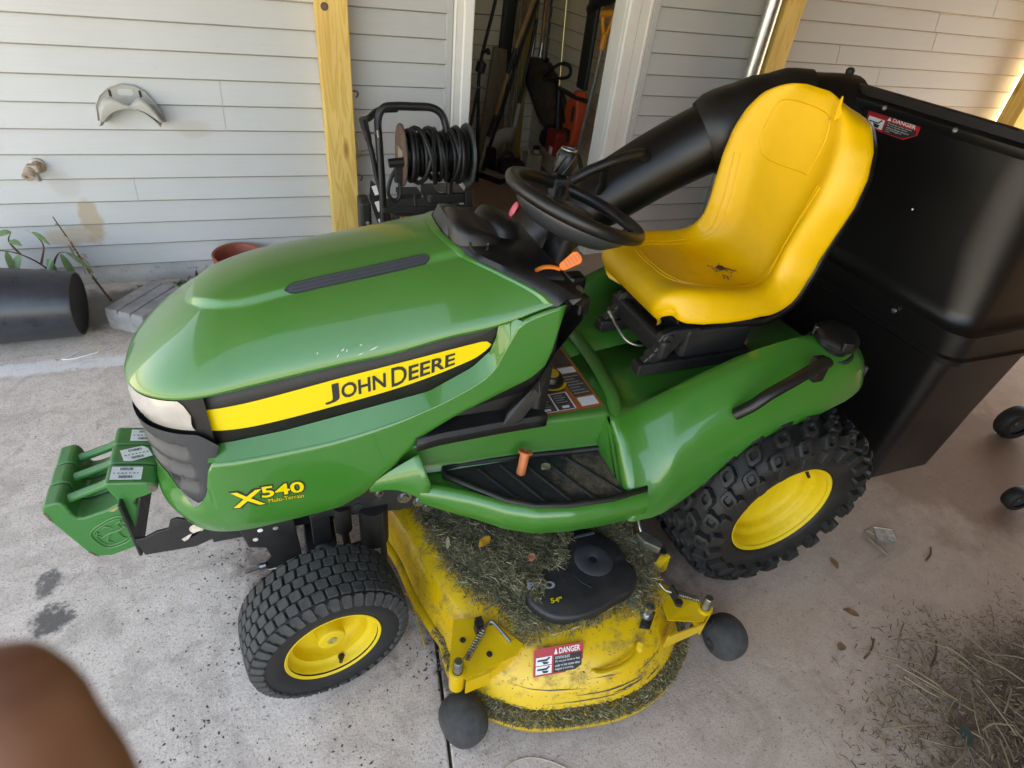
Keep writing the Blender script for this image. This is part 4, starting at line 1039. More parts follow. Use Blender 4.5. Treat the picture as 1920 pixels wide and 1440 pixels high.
q = MB(); p0 = seat_pt(31.6, -0.03); q.tube(catmull([p0 + Vector((-0.004, 0.012, 0.004)), p0 + Vector((0.004, 0.0, 0.006)), p0 + Vector((0.014, -0.014, 0.006)), p0 + Vector((0.02, -0.018, 0.009))], 4), 0.003, 6, flat=0.5); q.build('dry_leaf_bit', M['stem'], SEAT)
q = MB(); q.box((1.30, 0.20, 0.86), (1.36, 0.25, 0.99)); q.build('seat_support', M['dark_metal'], T, smooth=0, bevel=0.01)

# paint flecks and scratches on the hood shoulder
for (u, s_, L_, a) in ((0.545, 0.955, 0.010, 0.6), (0.552, 0.962, 0.007, 1.2), (0.578, 0.950, 0.006, 0.2), (0.535, 0.975, 0.008, 0.9), (0.60, 0.975, 0.022, 0.3), (0.575, 0.985, 0.014, 0.25), (0.50, 0.945, 0.005, 1.0)):
    p0 = hood_top(u, s_, -1); e1 = (hood_top(u + 0.01, s_, -1) - p0).normalized(); e2 = (hood_top(u, s_ + 0.01, -1) - p0).normalized(); nn = e1.cross(e2).normalized()
    if nn.z < 0: nn = -nn
    d = e1 * math.cos(a) - e2 * math.sin(a); w_ = nn.cross(d) * 0.0010; p0 = p0 + nn * 0.0012
    q = MB(); q.add([p0 - d * L_ / 2, p0 - d * L_ * 0.1 + w_, p0 + d * L_ / 2 + w_ * 0.4, p0 + d * L_ * 0.2 - w_], [(0, 1, 2, 3)]); q.build('paint_fleck', M['fleck'], HOOD, smooth=0)
# ================================================================== wheels
def ring_frame(c, st):
    """local wheel frame: X forward in the wheel plane, Y axle towards the centre line, Z up"""
    return Matrix.Translation(c) @ Matrix.Rotation(st, 4, 'Z')
class Tread:
    """outer tyre profile walked by arc length from the crown: w -> (lateral, radius, outward normal)"""
    def __init__(s, pts):
        P = [Vector((a, b)) for a, b in catmull2(pts, 6)]; L = [0.0]
        for a, b in zip(P, P[1:]): L.append(L[-1] + (b - a).length)
        s.P = P; s.L = [l - L[-1] / 2 for l in L]
    def at(s, w, h):
        x = float(np.interp(w, s.L, [p_.x for p_ in s.P])); r = float(np.interp(w, s.L, [p_.y for p_ in s.P]))
        k = min(max(int(np.searchsorted(s.L, w)), 1), len(s.P) - 1); t = (s.P[k] - s.P[k - 1]).normalized()
        return x - t.y * h, r + t.x * h
def catmull2(pts, n):
    return [(v.x, v.y) for v in catmull([(a, b, 0) for a, b in pts], n)]
def block(mb, tr, a0, a1, s0, s1, h, skew=0.0, taper=0.12, slot=0.0, cut=0.22):
    """tread block on the tyre: angular range, arc range across the tread, height"""
    def pt(a, s, dr):
        a += skew * (s - (s0 + s1) / 2)
        x, r = tr.at(s, dr)
        return Vector((r * math.cos(a), x, r * math.sin(a)))
    def outline(k):
        am, sm = (a0 + a1) / 2, (s0 + s1) / 2; ha, hs = (a1 - a0) / 2 * k, (s1 - s0) / 2 * k
        o = [(-1, -1 + cut), (-1, 1 - cut), (-1 + cut, 1), (1 - cut, 1), (1, 1 - cut), (1, -1 + cut), (1 - cut, -1), (-1 + cut, -1)]
        return [(am + x * ha, sm + y * hs) for x, y in o]
    b = [pt(a, s, -0.002) for a, s in outline(1.0)]; t0 = [pt(a, s, h - 0.0012) for a, s in outline(1 - taper)]; t = [pt(a, s, h) for a, s in outline(1 - taper - 0.10)]
    if slot:
        i = [pt(a, s, h) for a, s in outline(slot)]; d = [pt(a, s, h * 0.45) for a, s in outline(slot * 0.75)]
        mb.loft([b, t0, t, i, d], True, False, True)
    else: mb.loft([b, t0, t], True, False, True)

TR_F = Tread([(a, 0.114 + (r_ - 0.114) * 0.88) for a, r_ in [(-0.0955, 0.160), (-0.0945, 0.172), (-0.090, 0.1845), (-0.079, 0.1905), (-0.045, 0.1948), (0, 0.1962), (0.045, 0.1948), (0.079, 0.1905), (0.090, 0.1845), (0.0945, 0.172), (0.0955, 0.160)]])
TR_R = Tread([(-0.152, 0.222), (-0.152, 0.240), (-0.149, 0.258), (-0.141, 0.276), (-0.122, 0.288), (-0.07, 0.2965), (0, 0.2985), (0.07, 0.2965), (0.122, 0.288), (0.141, 0.276), (0.149, 0.258), (0.152, 0.240), (0.152, 0.222)])

def make_wheel(kind, c, st, out, label_parent, near):
    """out = -1 when the outside of the wheel faces -y"""
    Mw = ring_frame(c, st)
    F = kind == 'front'
    if F: Mw = Mw @ Matrix.Diagonal((1, 0.87, 1, 1))
    root_mat = M['rubber_clean'] if F else M['rubber_rear']
    # carcass
    if F: prof = [(-0.080, 0.106), (-0.0855, 0.114), (-0.0925, 0.128), (-0.0965, 0.147), (-0.0945, 0.170), (-0.0895, 0.184), (-0.079, 0.190), (-0.045, 0.1943), (0, 0.1957), (0.045, 0.1943), (0.079, 0.190), (0.0895, 0.184), (0.0945, 0.170), (0.0965, 0.147), (0.0925, 0.128), (0.0855, 0.114), (0.080, 0.106)]
    else: prof = [(-0.120, 0.160), (-0.128, 0.168), (-0.142, 0.176), (-0.146, 0.180), (-0.149, 0.205), (-0.152, 0.228), (-0.150, 0.252), (-0.142, 0.275), (-0.122, 0.287), (-0.07, 0.2957), (0, 0.2977), (0.07, 0.2957), (0.122, 0.287), (0.142, 0.275), (0.150, 0.252), (0.152, 0.228), (0.149, 0.205), (0.142, 0.176), (0.120, 0.160)]
    if F: prof = [(a, 0.114 + (r_ - 0.114) * (0.88 if r_ > 0.114 else 1)) for a, r_ in prof]
    q = MB(); q.lathe(prof, (0, 0, 0), (0, 1, 0), 72); q.xf(Mw)
    W = q.build('wheel', root_mat, T, smooth=60)
    q = MB()
    if F:
        N = 40; tr = TR_F
        for k in range(N):
            a = 2 * math.pi * k / N; da = 2 * math.pi / N
            for j, (s0, s1) in enumerate(((-0.077, -0.048), (-0.0455, -0.0165), (-0.014, 0.014), (0.0165, 0.0455), (0.048, 0.077))):
                o = 0.5 * (j % 2)
                block(q, tr, a + (o + 0.07) * da, a + (o + 0.93) * da, s0, s1, 0.0075, 0.5 if j < 2 else (-0.5 if j > 2 else 0.0), 0.06, cut=0.26)
            for sg in (-1, 1):
                lo, hi = sorted((sg * 0.0795, sg * 0.112))
                block(q, tr, a + 0.10 * da, a + 0.90 * da, lo, hi, 0.0065, -sg * 1.0, 0.10, cut=0.3)
    else:
        N = 22; tr = TR_R
        for k in range(N):
            a = 2 * math.pi * k / N; da = 2 * math.pi / N
            for sg in (-1, 1):
                for (s0, s1, o, w_, hh, sl, ct) in ((0.156, 0.206, 0.0, 0.56, 0.017, 0.0, 0.40), (0.126, 0.160, 0.02, 0.60, 0.021, 0.48, 0.35), (0.084, 0.128, 0.50, 0.58, 0.021, 0.46, 0.38), (0.042, 0.084, 0.04, 0.58, 0.020, 0.46, 0.38), (0.004, 0.042, 0.52, 0.56, 0.020, 0.42, 0.38)):
                    oo = o + (0.5 if sg > 0 else 0)
                    lo, hi = sorted((sg * s0, sg * s1))
                    block(q, tr, a + oo * da, a + (oo + w_) * da, lo, hi, hh, sg * 1.3, 0.16, sl, ct)
    q.xf(Mw); q.build('tread', M['rubber'] if F else M['rubber_rear'], W, smooth=25)
    # rim
    o = out
    if F: rp = [(0.0845, 0.1065), (0.0885, 0.1130), (0.0875, 0.1145), (0.084, 0.1130), (0.080, 0.1065), (0.073, 0.1030), (0.062, 0.1010), (0.056, 0.0960), (0.052, 0.0900), (0.036, 0.0870), (0.020, 0.0845), (0.013, 0.078), (0.010, 0.070), (0.012, 0.045), (0.018, 0.036), (0.030, 0.0335), (0.060, 0.0330), (0.063, 0.0310), (0.064, 0.026), (0.064, 0.0)]
    else: rp = [(0.132, 0.159), (0.139, 0.167), (0.138, 0.1695), (0.133, 0.1675), (0.128, 0.159), (0.116, 0.152), (0.100, 0.149), (0.092, 0.146), (0.088, 0.138), (0.078, 0.134), (0.066, 0.1325), (0.058, 0.129), (0.052, 0.118), (0.046, 0.10), (0.044, 0.07), (0.043, 0.04), (0.043, 0.0)]
    q = MB(); q.lathe([(h * o, r) for h, r in rp], (0, 0, 0), (0, 1, 0), 64); q.xf(Mw); RM = q.build('rim', M['yellow_rim'], W, smooth=45)
    if F:
        q = MB(); q.lathe([(0.0645 * o, 0.012), (0.0665 * o, 0.011), (0.0665 * o, 0.006), (0.065 * o, 0.005), (0.065 * o, 0)], (0, 0, 0), (0, 1, 0), 20); q.xf(Mw); q.build('axle_cap', M['brass_dull'], W)
        v0 = Vector((0.016, 0.060 * o, -0.091)); v1 = Vector((0.010, 0.084 * o, -0.080))
    else:
        v0 = Vector((0.085, 0.075 * o, 0.108)); v1 = Vector((0.075, 0.112 * o, 0.097))
    q = MB(); q.tube([v0, v0.lerp(v1, 0.3), v0.lerp(v1, 0.55), v1], [0.0085, 0.0075, 0.005, 0.0045], 10); q.xf(Mw); q.build('valve_stem', M['print_black'], W)
    return W
M['yellow_rim'] = mat('yellow_rim_paint', (0.72, 0.50, 0.012), 0.58, coat=0.0, dust=0.35, dustc=(0.26, 0.17, 0.03), dscale=40, dlo=0.5, dhi=0.85, up=False)
M['brass_dull'] = mat('hub_bolt', (0.40, 0.32, 0.10), 0.5, metal=0.3)
make_wheel('front', (-0.012, -0.394, 0.1932), 0.156, -1, T, True)
make_wheel('front', (0.012, 0.394, 0.1932), 0.156, 1, T, False)
make_wheel('rear', (1.2765, -0.353, 0.3185), 0.0, -1, T, True)
make_wheel('rear', (1.2765, 0.353, 0.3185), 0.0, 1, T, False)

# ================================================================== chassis, front bracket
q = MB()
for y in (-0.165, 0.165): q.box((-0.25, y - 0.004, 0.30), (1.35, y + 0.004, 0.395))
q.box((-0.25, -0.165, 0.33), (0.0, 0.165, 0.336)); FRM = q.build('chassis', M['dark_metal'], T, smooth=0)
q = MB(); q.box((0.95, -0.15, 0.25), (1.40, 0.15, 0.50)); q.lathe([(-0.22, 0.06), (0.22, 0.06)], (1.266, 0, 0.329), (0, 1, 0), 20, cap0=True, cap1=True); q.build('transaxle', M['greasy'], T, smooth=40, bevel=0.02)
q = MB(); q.box((0.02, -0.13, 0.37), (0.42, 0.13, 0.74)); q.build('engine_block', M['greasy'], T, smooth=0, bevel=0.02)
q = MB(); q.box((-0.04, -0.31, 0.20), (0.04, 0.31, 0.255)); q.lathe([(-0.325, 0.026), (-0.255, 0.03)], (0, 0, 0.204), (0, 1, 0), 16, cap0=True, cap1=True); q.lathe([(0.255, 0.03), (0.325, 0.026)], (0, 0, 0.204), (0, 1, 0), 16, cap0=True, cap1=True); q.build('axle', M['dark_metal'], T, smooth=40, bevel=0.006)
# cut-out frame plate behind the arch with bolts
q = MB(); q.prism([(-0.02, 0.36), (0.10, 0.345), (0.21, 0.325), (0.262, 0.33), (0.29, 0.30), (0.31, 0.36), (0.30, 0.44), (0.24, 0.465), (0.16, 0.45), (0.05, 0.41)], -0.206, -0.198, XZ); FP = q.build('frame_plate', M['dark_metal'], T, smooth=0, bevel=0.002)
for x, z, r, m_ in ((0.222, 0.372, 0.013, 'steel'), (0.262, 0.345, 0.012, 'steel'), (0.157, 0.405, 0.008, 'steel'), (0.10, 0.37, 0.009, 'print_black'), (0.155, 0.38, 0.008, 'print_black'), (0.285, 0.315, 0.01, 'steel')):
    q = MB(); q.lathe([(0, r * 1.5), (0.002, r * 1.5), (0.002, r), (0.009 if m_ == 'steel' else 0.0021, r * 0.95), (0.009 if m_ == 'steel' else 0.0021, 0)], (x, -0.206, z), (0, -1, 0), 12); q.build('bolt', M[m_], FP, smooth=30)
# hanger plate and pin below the chin
q = MB(); q.prism([(-0.185, 0.395), (-0.055, 0.375), (-0.050, 0.225), (-0.075, 0.195), (-0.135, 0.195), (-0.150, 0.215), (-0.125, 0.250), (-0.132, 0.285), (-0.170, 0.300)], -0.208, -0.202, XZ); HP = q.build('hanger_plate', M['dark_metal'], T, smooth=0, bevel=0.003)
q = MB(); q.tube([(-0.19, -0.22, 0.222), (-0.14, -0.212, 0.222)], 0.005, 8); q.tube([(-0.155, -0.212, 0.222), (-0.14, -0.212, 0.222)], 0.010, 10); q.build('hitch_pin', M['steel'], HP)
q = MB(); q.tube(catmull([(-0.135, -0.214, 0.205), (-0.115, -0.222, 0.216), (-0.105, -0.222, 0.208), (-0.115, -0.222, 0.200), (-0.095, -0.220, 0.205), (-0.08, -0.22, 0.19)], 5), 0.0022, 6); q.build('hair_pin', M['steel'], HP)
for x, z in ((-0.135, 0.355), (-0.10, 0.352), (-0.15, 0.325)):
    q = MB(); q.lathe([(0, 0.0065), (0.001, 0.0)], (x, -0.2082, z), (0, -1, 0), 12); q.build('bolt_hole', M['white_label'] if x == -0.135 else M['concrete'], HP)
# steering arm, lift rods, tie rod, discs seen behind the front wheel
q = MB(); q.lathe([(0, 0), (0, 0.030), (0.006, 0.031), (0.010, 0.026), (0.010, 0)], (0.005, -0.215, 0.232), (0, -1, 0.1), 24); q.build('pivot_cap', M['grey_plastic'], T)
q = MB(); q.box((-0.018, -0.205, 0.20), (0.03, -0.19, 0.40)); q.build('axle_hanger', M['dark_metal'], T, smooth=0, bevel=0.004)
q = MB(); q.tube([(-0.06, -0.215, 0.20), (0.16, -0.19, 0.215)], 0.007, 8); q.build('tie_rod', M['greasy'], T)
q = MB(); q.tube([(0.062, -0.20, 0.38), (0.062, -0.20, 0.29)], 0.022, 14); q.tube([(0.062, -0.20, 0.29), (0.068, -0.21, 0.21)], 0.010, 10); q.build('spindle_boot', M['greasy'], T)
q = MB(); q.tube([(0.140, -0.20, 0.36), (0.140, -0.20, 0.225)], 0.038, 18); q.build('clutch_drum', M['greasy'], T)
q = MB(); q.tube([(0.155, -0.225, 0.36), (0.160, -0.235, 0.14)], 0.009, 8); q.build('lift_rod', M['dark_metal'], T)
# front weight bracket
q = MB()
for y in (-0.125, 0.125):
    q.prism([(-0.415, 0.255), (-0.30, 0.250), (-0.20, 0.290), (-0.20, 0.345), (-0.26, 0.345), (-0.298, 0.352), (-0.320, 0.366), (-0.336, 0.362), (-0.346, 0.335), (-0.372, 0.332), (-0.400, 0.318), (-0.425, 0.318)], y - 0.004, y + 0.004, XZ)
q.box((-0.428, -0.129, 0.255), (-0.420, 0.129, 0.440)); BR = q.build('weight_bracket', M['dark_metal'], T, smooth=0, bevel=0.003)
q = MB(); ph = [(0.016 * math.cos(R(a)) - 0.287, 0.016 * math.sin(R(a)) + 0.318) for a in range(-50, 231, 20)] + [(-0.312, 0.285), (-0.322, 0.280), (-0.326, 0.29), (-0.305, 0.302)]
q.prism(ph, -0.1302, -0.1295, XZ); q.build('keyhole', M['concrete'], BR, smooth=0)
q = MB(); q.lathe([(0, 0.011), (0.0006, 0.0)], (-0.322, -0.1292, 0.348), (0, -1, 0), 14); q.build('bracket_hole', M['print_black'], BR)

# ================================================================== suitcase weights
W_PROF = [(-0.573, 0.456), (-0.579, 0.438), (-0.574, 0.405), (-0.535, 0.276), (-0.520, 0.256), (-0.491, 0.249), (-0.430, 0.266), (-0.421, 0.282), (-0.420, 0.330), (-0.398, 0.402), (-0.402, 0.418), (-0.392, 0.431), (-0.374, 0.434), (-0.348, 0.444), (-0.342, 0.456), (-0.349, 0.469), (-0.365, 0.478), (-0.400, 0.487), (-0.437, 0.495), (-0.446, 0.490), (-0.440, 0.462), (-0.433, 0.440), (-0.432, 0.424), (-0.462, 0.409), (-0.508, 0.398), (-0.521, 0.399), (-0.528, 0.417), (-0.531, 0.445), (-0.536, 0.456), (-0.545, 0.461)]
names = ['nearest green suitcase weight on the front bracket, with the raised emblem showing', 'middle one of three green suitcase weights, with a torn white label', 'farthest green suitcase weight on the front bracket']
for k, (y0, y1) in enumerate(((-0.104, -0.040), (-0.036, 0.028), (0.032, 0.096))):
    t = thing('suitcase_weight', (-0.47, (y0 + y1) / 2, 0.25), names[k], 'tractor weight', 'suitcase weights on the front bracket')
    q = MB(); q.prism(W_PROF, y0, y1, XZ); BD = q.build('body', M['green_cast'], t, smooth=30, bevel=0.006, seg=3, bang=25)
    ym = (y0 + y1) / 2
    q = MB(); q.tube([(-0.545, ym, 0.434), (-0.52, ym, 0.442), (-0.46, ym, 0.461), (-0.44, ym, 0.468)], [0.0135, 0.0105, 0.0105, 0.0135], 14); q.build('handle', M['green_cast'], t)
    lx = -0.403 + 0.012 * k; tilt = (0.0, 0.35, 0.02)[k]
    q = MB(); Mx = Matrix.Translation((lx, ym, 0.4892 - 0.0030 * k)) @ Matrix.Rotation(R(13), 4, 'Y') @ Matrix.Rotation(tilt, 4, 'Z')
    q.add([(-0.031, -0.021, 0), (0.031, -0.021, -0.001), (0.031, 0.021, -0.001), (-0.031, 0.021, 0)] if k != 1 else [(-0.031, -0.018, 0), (-0.015, -0.024, 0), (0.030, -0.019, 0), (0.027, 0.010, 0), (0.018, 0.022, 0), (-0.030, 0.020, 0)], [(0, 1, 2, 3)] if k != 1 else [(0, 1, 2, 3, 4, 5)]); q.xf(Mx); LB = q.build('label', M['white_label'], t, smooth=0, solid=0.0006)
    q = MB(); r9 = random.Random(k)
    for yy in (-0.014, 0.012):
        x = -0.014
        while x < 0.012:
            wd = r9.uniform(0.0006, 0.0020); q.add([(x, yy - 0.004, 0.0012), (x + wd, yy - 0.004, 0.0012), (x + wd, yy + 0.004, 0.0012), (x, yy + 0.004, 0.0012)], [(0, 1, 2, 3)]); x += wd + r9.uniform(0.0008, 0.0016)
    for j in range(7):
        x = -0.026 + j * 0.0078; q.add([(x, -0.0035, 0.0012), (x + r9.uniform(0.002, 0.006), -0.0035, 0.0012), (x + 0.004, -0.0005, 0.0012), (x, -0.001, 0.0012)], [(0, 1, 2, 3)])
    q.xf(Mx); q.build('barcode', M['print_black'], t, smooth=0, kind='stuff', recalc=False)
    if k == 0:
        # raised badge outline and leaping emblem on the outer face, with chipped paint
        sh = catmull([(-0.512, 0.340, 0), (-0.478, 0.372, 0), (-0.438, 0.384, 0), (-0.427, 0.345, 0), (-0.432, 0.305, 0), (-0.458, 0.286, 0), (-0.495, 0.285, 0)], 6, True)
        q = MB(); q.tube([(p_.x, y0 - 0.0005, p_.y) for p_ in sh], 0.0028, 6, closed=True); q.tube([(-0.466 + (p_.x + 0.466) * 0.82, y0 - 0.0005, 0.333 + (p_.y - 0.333) * 0.82) for p_ in sh], 0.0022, 6, closed=True); q.build('badge_outline', M['green_cast'], t)
        q = MB()
        for pts in ([(-0.485, 0.335), (-0.468, 0.345), (-0.446, 0.350), (-0.432, 0.362)], [(-0.468, 0.345), (-0.478, 0.322), (-0.470, 0.310)], [(-0.452, 0.349), (-0.446, 0.325), (-0.438, 0.316)], [(-0.440, 0.356), (-0.446, 0.372), (-0.436, 0.380)], [(-0.485, 0.335), (-0.495, 0.345), (-0.490, 0.356)], [(-0.460, 0.362), (-0.472, 0.370), (-0.478, 0.362)]):
            q.tube(catmull([(a - 0.006, y0 - 0.0005, b - 0.013) for a, b in pts], 4), 0.0030, 6)
        q.build('emblem', M['green_cast'], t)
        for poly, mm in (([(-0.458, 0.339), (-0.442, 0.353), (-0.432, 0.347), (-0.446, 0.335)], 'rust'), ([(-0.362, 0.474), (-0.350, 0.466), (-0.344, 0.454), (-0.352, 0.446), (-0.362, 0.452)], 'rust'), ([(-0.458, 0.407), (-0.446, 0.412), (-0.434, 0.419), (-0.437, 0.410), (-0.448, 0.402)], 'chip'), ([(-0.577, 0.436), (-0.571, 0.430), (-0.568, 0.402), (-0.573, 0.41)], 'rust'), ([(-0.534, 0.280), (-0.528, 0.279), (-0.519, 0.260), (-0.524, 0.262)], 'rust')):
            q = MB(); q.prism(poly, y0 - 0.0012, y0 - 0.0002, XZ)
            if mm == 'chip' and 'chip' not in M: M['chip'] = mat('primer_chip', (0.42, 0.36, 0.12), 0.7, var=0.3, vscale=60)
            q.build('paint_chip', M[mm], t, smooth=0)
# ================================================================== mower deck (part of the tractor)
TOP = [(0.186, 0.0), (0.205, -0.10), (0.228, -0.19), (0.252, -0.34), (0.300, -0.485), (0.352, -0.555), (0.402, -0.592), (0.46, -0.630), (0.55, -0.652), (0.64, -0.664), (0.72, -0.655), (0.79, -0.622), (0.85, -0.565), (0.89, -0.47), (0.90, -0.33), (0.905, -0.15), (0.905, 0.0)]
TOPS = [(v.x, v.y) for v in catmull([(x, y, 0) for x, y in TOP], 4)]
def offset(P, d):
    out = []
    for i in range(len(P)):
        a = Vector(P[max(i - 1, 0)]); b = Vector(P[min(i + 1, len(P) - 1)]); t = (b - a).normalized()
        nrm = Vector((-t.y, t.x)) * -1
        dd = d(i / (len(P) - 1), P[i]) if callable(d) else d
        out.append((P[i][0] + nrm.x * dd, P[i][1] + nrm.y * dd))
    out[0] = (out[0][0], 0.0); out[-1] = (out[-1][0], 0.0)
    return out
nT = len(TOPS)
lobe = lambda u, p: min(1, max(0, (-p[1] - 0.46) / 0.12))         # 1 round the near lobe, 0 along front and rear
levels = [(lambda u, p: -0.16, 0.226), (lambda u, p: -0.06 - 0.05 * lobe(u, p), 0.222), (lambda u, p: -0.016 - 0.034 * lobe(u, p), 0.212), (0.0, 0.194), (lambda u, p: 0.010 + 0.022 * lobe(u, p), 0.165), (lambda u, p: 0.014 + 0.045 * lobe(u, p), 0.125), (lambda u, p: 0.016 + 0.062 * lobe(u, p), 0.086)]
for side in (-1, 1):
    q = MB(); rows = [[(x, y * -side, z) for x, y in offset(TOPS, d)] for d, z in levels]
    rows = [[(0.55, 0.0, 0.228)] * nT] + rows if False else rows
    q.grid(rows)
    c = [(x, 0.62 * (y * -side), 0.228) for x, y in offset(TOPS, -0.16)]
    mid = [(lerp(x, 0.56, 0.5), y * -side * 0.5, 0.229) for x, y in offset(TOPS, -0.16)]
    cen = [(0.56, 0.0, 0.230)] * nT
    q.grid([cen, mid, rows[0]])
    if side < 0: DK = q.build('mower_deck', M['yellow_dirty'], T, smooth=50)
    else: q.build('mower_deck', M['yellow_dirty'], T, smooth=50)
    # lower flange that carries clippings
    q = MB(); a = [(x, y * -side, 0.080) for x, y in offset(TOPS, lambda u, p: 0.010 + 0.055 * lobe(u, p))]; b = [(x, y * -side, 0.066) for x, y in offset(TOPS, lambda u, p: 0.018 + 0.085 * lobe(u, p) + 0.012)]; b2 = [(x, y, 0.052) for x, y, z in b]
    q.grid([a, b, b2]); q.build('deck_flange', M['yellow_dirty'], DK, smooth=30, solid=0.003)

# belt cover: grey-black moulded lid over the near spindle
BC = [(0.468, -0.512), (0.50, -0.474), (0.55, -0.435), (0.585, -0.40), (0.600, -0.36), (0.64, -0.335), (0.69, -0.336), (0.74, -0.365), (0.772, -0.41), (0.782, -0.455), (0.775, -0.475), (0.785, -0.51), (0.77, -0.545), (0.735, -0.57), (0.70, -0.576), (0.62, -0.594), (0.55, -0.592), (0.50, -0.568)]
q = MB(); BCs = [(v.x, v.y) for v in catmull([(x, y, 0) for x, y in BC], 4, True)]
cx, cy = 0.64, -0.475
rings = []
for k, z in ((1.0, 0.228), (1.0, 0.246), (0.985, 0.254), (0.95, 0.258), (0.6, 0.260), (0.25, 0.262)):
    rings.append([(cx + (x - cx) * k, cy + (y - cy) * k, z) for x, y in BCs])
q.loft(rings, True, False, True); COV = q.build('belt_cover', M['cover'] if 'cover' in M else M['grey_plastic'], DK, smooth=45)
q = MB(); cc = Vector((0.682, -0.455, 0.259)); q.lathe([(0.0, 0.056), (0.004, 0.050), (0.0065, 0.040), (0.0085, 0.014), (0.007, 0.011), (-0.001, 0.010), (-0.001, 0)], cc, (0, 0, 1), 32); q.build('spindle_boss', M['grey_plastic'], DK, smooth=40)
q = MB(); q.lathe([(0.0, 0.006), (0.006, 0.006), (0.006, 0)], cc + Vector((0, 0, -0.001)), (0, 0, 1), 6); q.build('spindle_nut', M['print_black'], DK)
q = MB(); q.tube(catmull([(0.612, -0.480, 0.2615), (0.622, -0.508, 0.2615), (0.642, -0.530, 0.2612)], 5), 0.003, 6, flat=0.4); q.build('moulded_slit', M['print_black'], DK)
q = MB(); q.tube([(0.660, -0.372, 0.262), (0.725, -0.372, 0.262)], 0.006, 8, flat=0.5); q.build('moulded_rib', M['grey_plastic'], DK)
def on_cov(a, b): return (0.475 + a * 0.09 + b * 0.02, -0.505 - a * 0.045 + b * 0.05, 0.2625)
q = MB(); fit_text(q, 'PRO', lambda a, b: (0.470 + a + b * 0.25, -0.492 - a * 0.22 + b, 0.2628), 0.008, 0.078, 0.0, 0.022, 0.05); q.build('cover_lettering', M['print_grey'], DK, smooth=0, recalc=False)
q = MB(); fit_text(q, '54"', lambda a, b: (0.520 + a + b * 0.2, -0.545 - a * 0.12 + b, 0.2628), 0.0, 0.030, 0.0, 0.014, 0.03); q.build('size_lettering', M['decal_yellow'], DK, smooth=0, recalc=False)

# danger label on the near slope, built from the deck surface
def deck_pt(u, z):
    i = u * (nT - 1); k = min(int(i), nT - 2); f = i - k
    zs = [l[1] for l in levels]
    rows_ = [offset(TOPS, l[0]) for l in levels]
    for j in range(len(zs) - 1):
        if zs[j] >= z >= zs[j + 1]:
            t = (zs[j] - z) / (zs[j] - zs[j + 1]); break
    def P(j): return Vector((lerp(rows_[j][k][0], rows_[j][k + 1][0], f), lerp(rows_[j][k][1], rows_[j][k + 1][1], f), zs[j]))
    return P(j).lerp(P(j + 1), t)
def on_plane(o, ex, ey, lift):
    nrm = ex.cross(ey).normalized()
    return lambda a, b: o + ex * a + ey * b + nrm * lift
def danger_label(o, ex, ey, W_, H_, par, cut=0.0, title='DANGER', lines=('ROTATING BLADE', 'Do not put hands or feet', 'under or into mower when', 'engine is running.')):
    f0 = on_plane(o, ex, ey, 0.0008); f1 = on_plane(o, ex, ey, 0.0014); f2 = on_plane(o, ex, ey, 0.0020)
    if cut: poly = [(0, H_), (W_, H_), (W_, H_ * 0.45), (W_ - cut, 0), (0.0, 0.0), (0, H_ * 0.4)]
    else: poly = rrect(0, 0, W_, H_, 0.004, 3)
    q = MB(); q.add([f0(a, b) for a, b in poly], [tuple(range(len(poly)))]); lab = q.build('danger_label', M['red_label'], par, smooth=0, recalc=False)
    bx = [(W_ * 0.40, H_ * 0.05), (W_ * 0.97 - cut, H_ * 0.05), (W_ * 0.97, H_ * 0.42), (W_ * 0.97, H_ * 0.66), (W_ * 0.40, H_ * 0.66)]
    q = MB(); q.add([f1(a, b) for a, b in bx], [tuple(range(5))]); q.build('label_text_field', M['print_black'], par, smooth=0, recalc=False)
    for j in range(2 if not cut else 1):
        h0, h1 = (0.07, 0.36) if j == 0 and not cut else ((0.39, 0.68) if not cut else (0.12, 0.66))
        q = MB(); q.add([f1(a, b) for a, b in ((W_ * 0.04, H_ * h0), (W_ * 0.36, H_ * h0), (W_ * 0.36, H_ * h1), (W_ * 0.04, H_ * h1))], [(0, 1, 2, 3)]); q.build('label_pictogram', M['white_label'], par, smooth=0, recalc=False)
        q = MB(); hm = (h0 + h1) / 2
        q.add([f2(a, b) for a, b in ((W_ * 0.07, H_ * (hm + 0.06)), (W_ * 0.25, H_ * (hm + 0.06)), (W_ * 0.30, H_ * (h1 - 0.02)), (W_ * 0.33, H_ * (h1 - 0.05)), (W_ * 0.26, H_ * (hm - 0.01)), (W_ * 0.07, H_ * (hm - 0.0)))], [(0, 1, 2, 3, 4, 5)])
        q.add([f2(a, b) for a, b in ((W_ * 0.16, H_ * (hm - 0.02)), (W_ * 0.30, H_ * (hm - 0.05)), (W_ * 0.28, H_ * (h0 + 0.03)), (W_ * 0.2, H_ * (h0 + 0.03)))], [(0, 1, 2, 3)])
        q.build('pictogram_mark', M['print_black'], par, smooth=0, recalc=False)
    q = MB(); fit_text(q, title, f2, W_ * 0.50, W_ * 0.93, H_ * 0.72, H_ * 0.93, 0.02); q.add([f2(a, b) for a, b in ((W_ * 0.40, H_ * 0.72), (W_ * 0.47, H_ * 0.72), (W_ * 0.435, H_ * 0.93))], [(0, 1, 2)])
    nl = len(lines)
    for j, s_ in enumerate(lines):
        y1 = 0.63 - j * 0.56 / nl; fit_text(q, s_, f2, W_ * 0.43, W_ * (0.43 + 0.50 * min(1, len(s_) / 24)) - cut * 0.6 * (j / nl), H_ * (y1 - 0.40 / nl), H_ * y1, 0.0)
    q.build('label_lettering', M['white_label'], par, smooth=0, recalc=False)
a = Vector((0.437, -0.664, 0.166)); b = Vector((0.560, -0.680, 0.168)); up_ = Vector((0.016, 0.050, 0.052))
ex = (b - a).normalized()
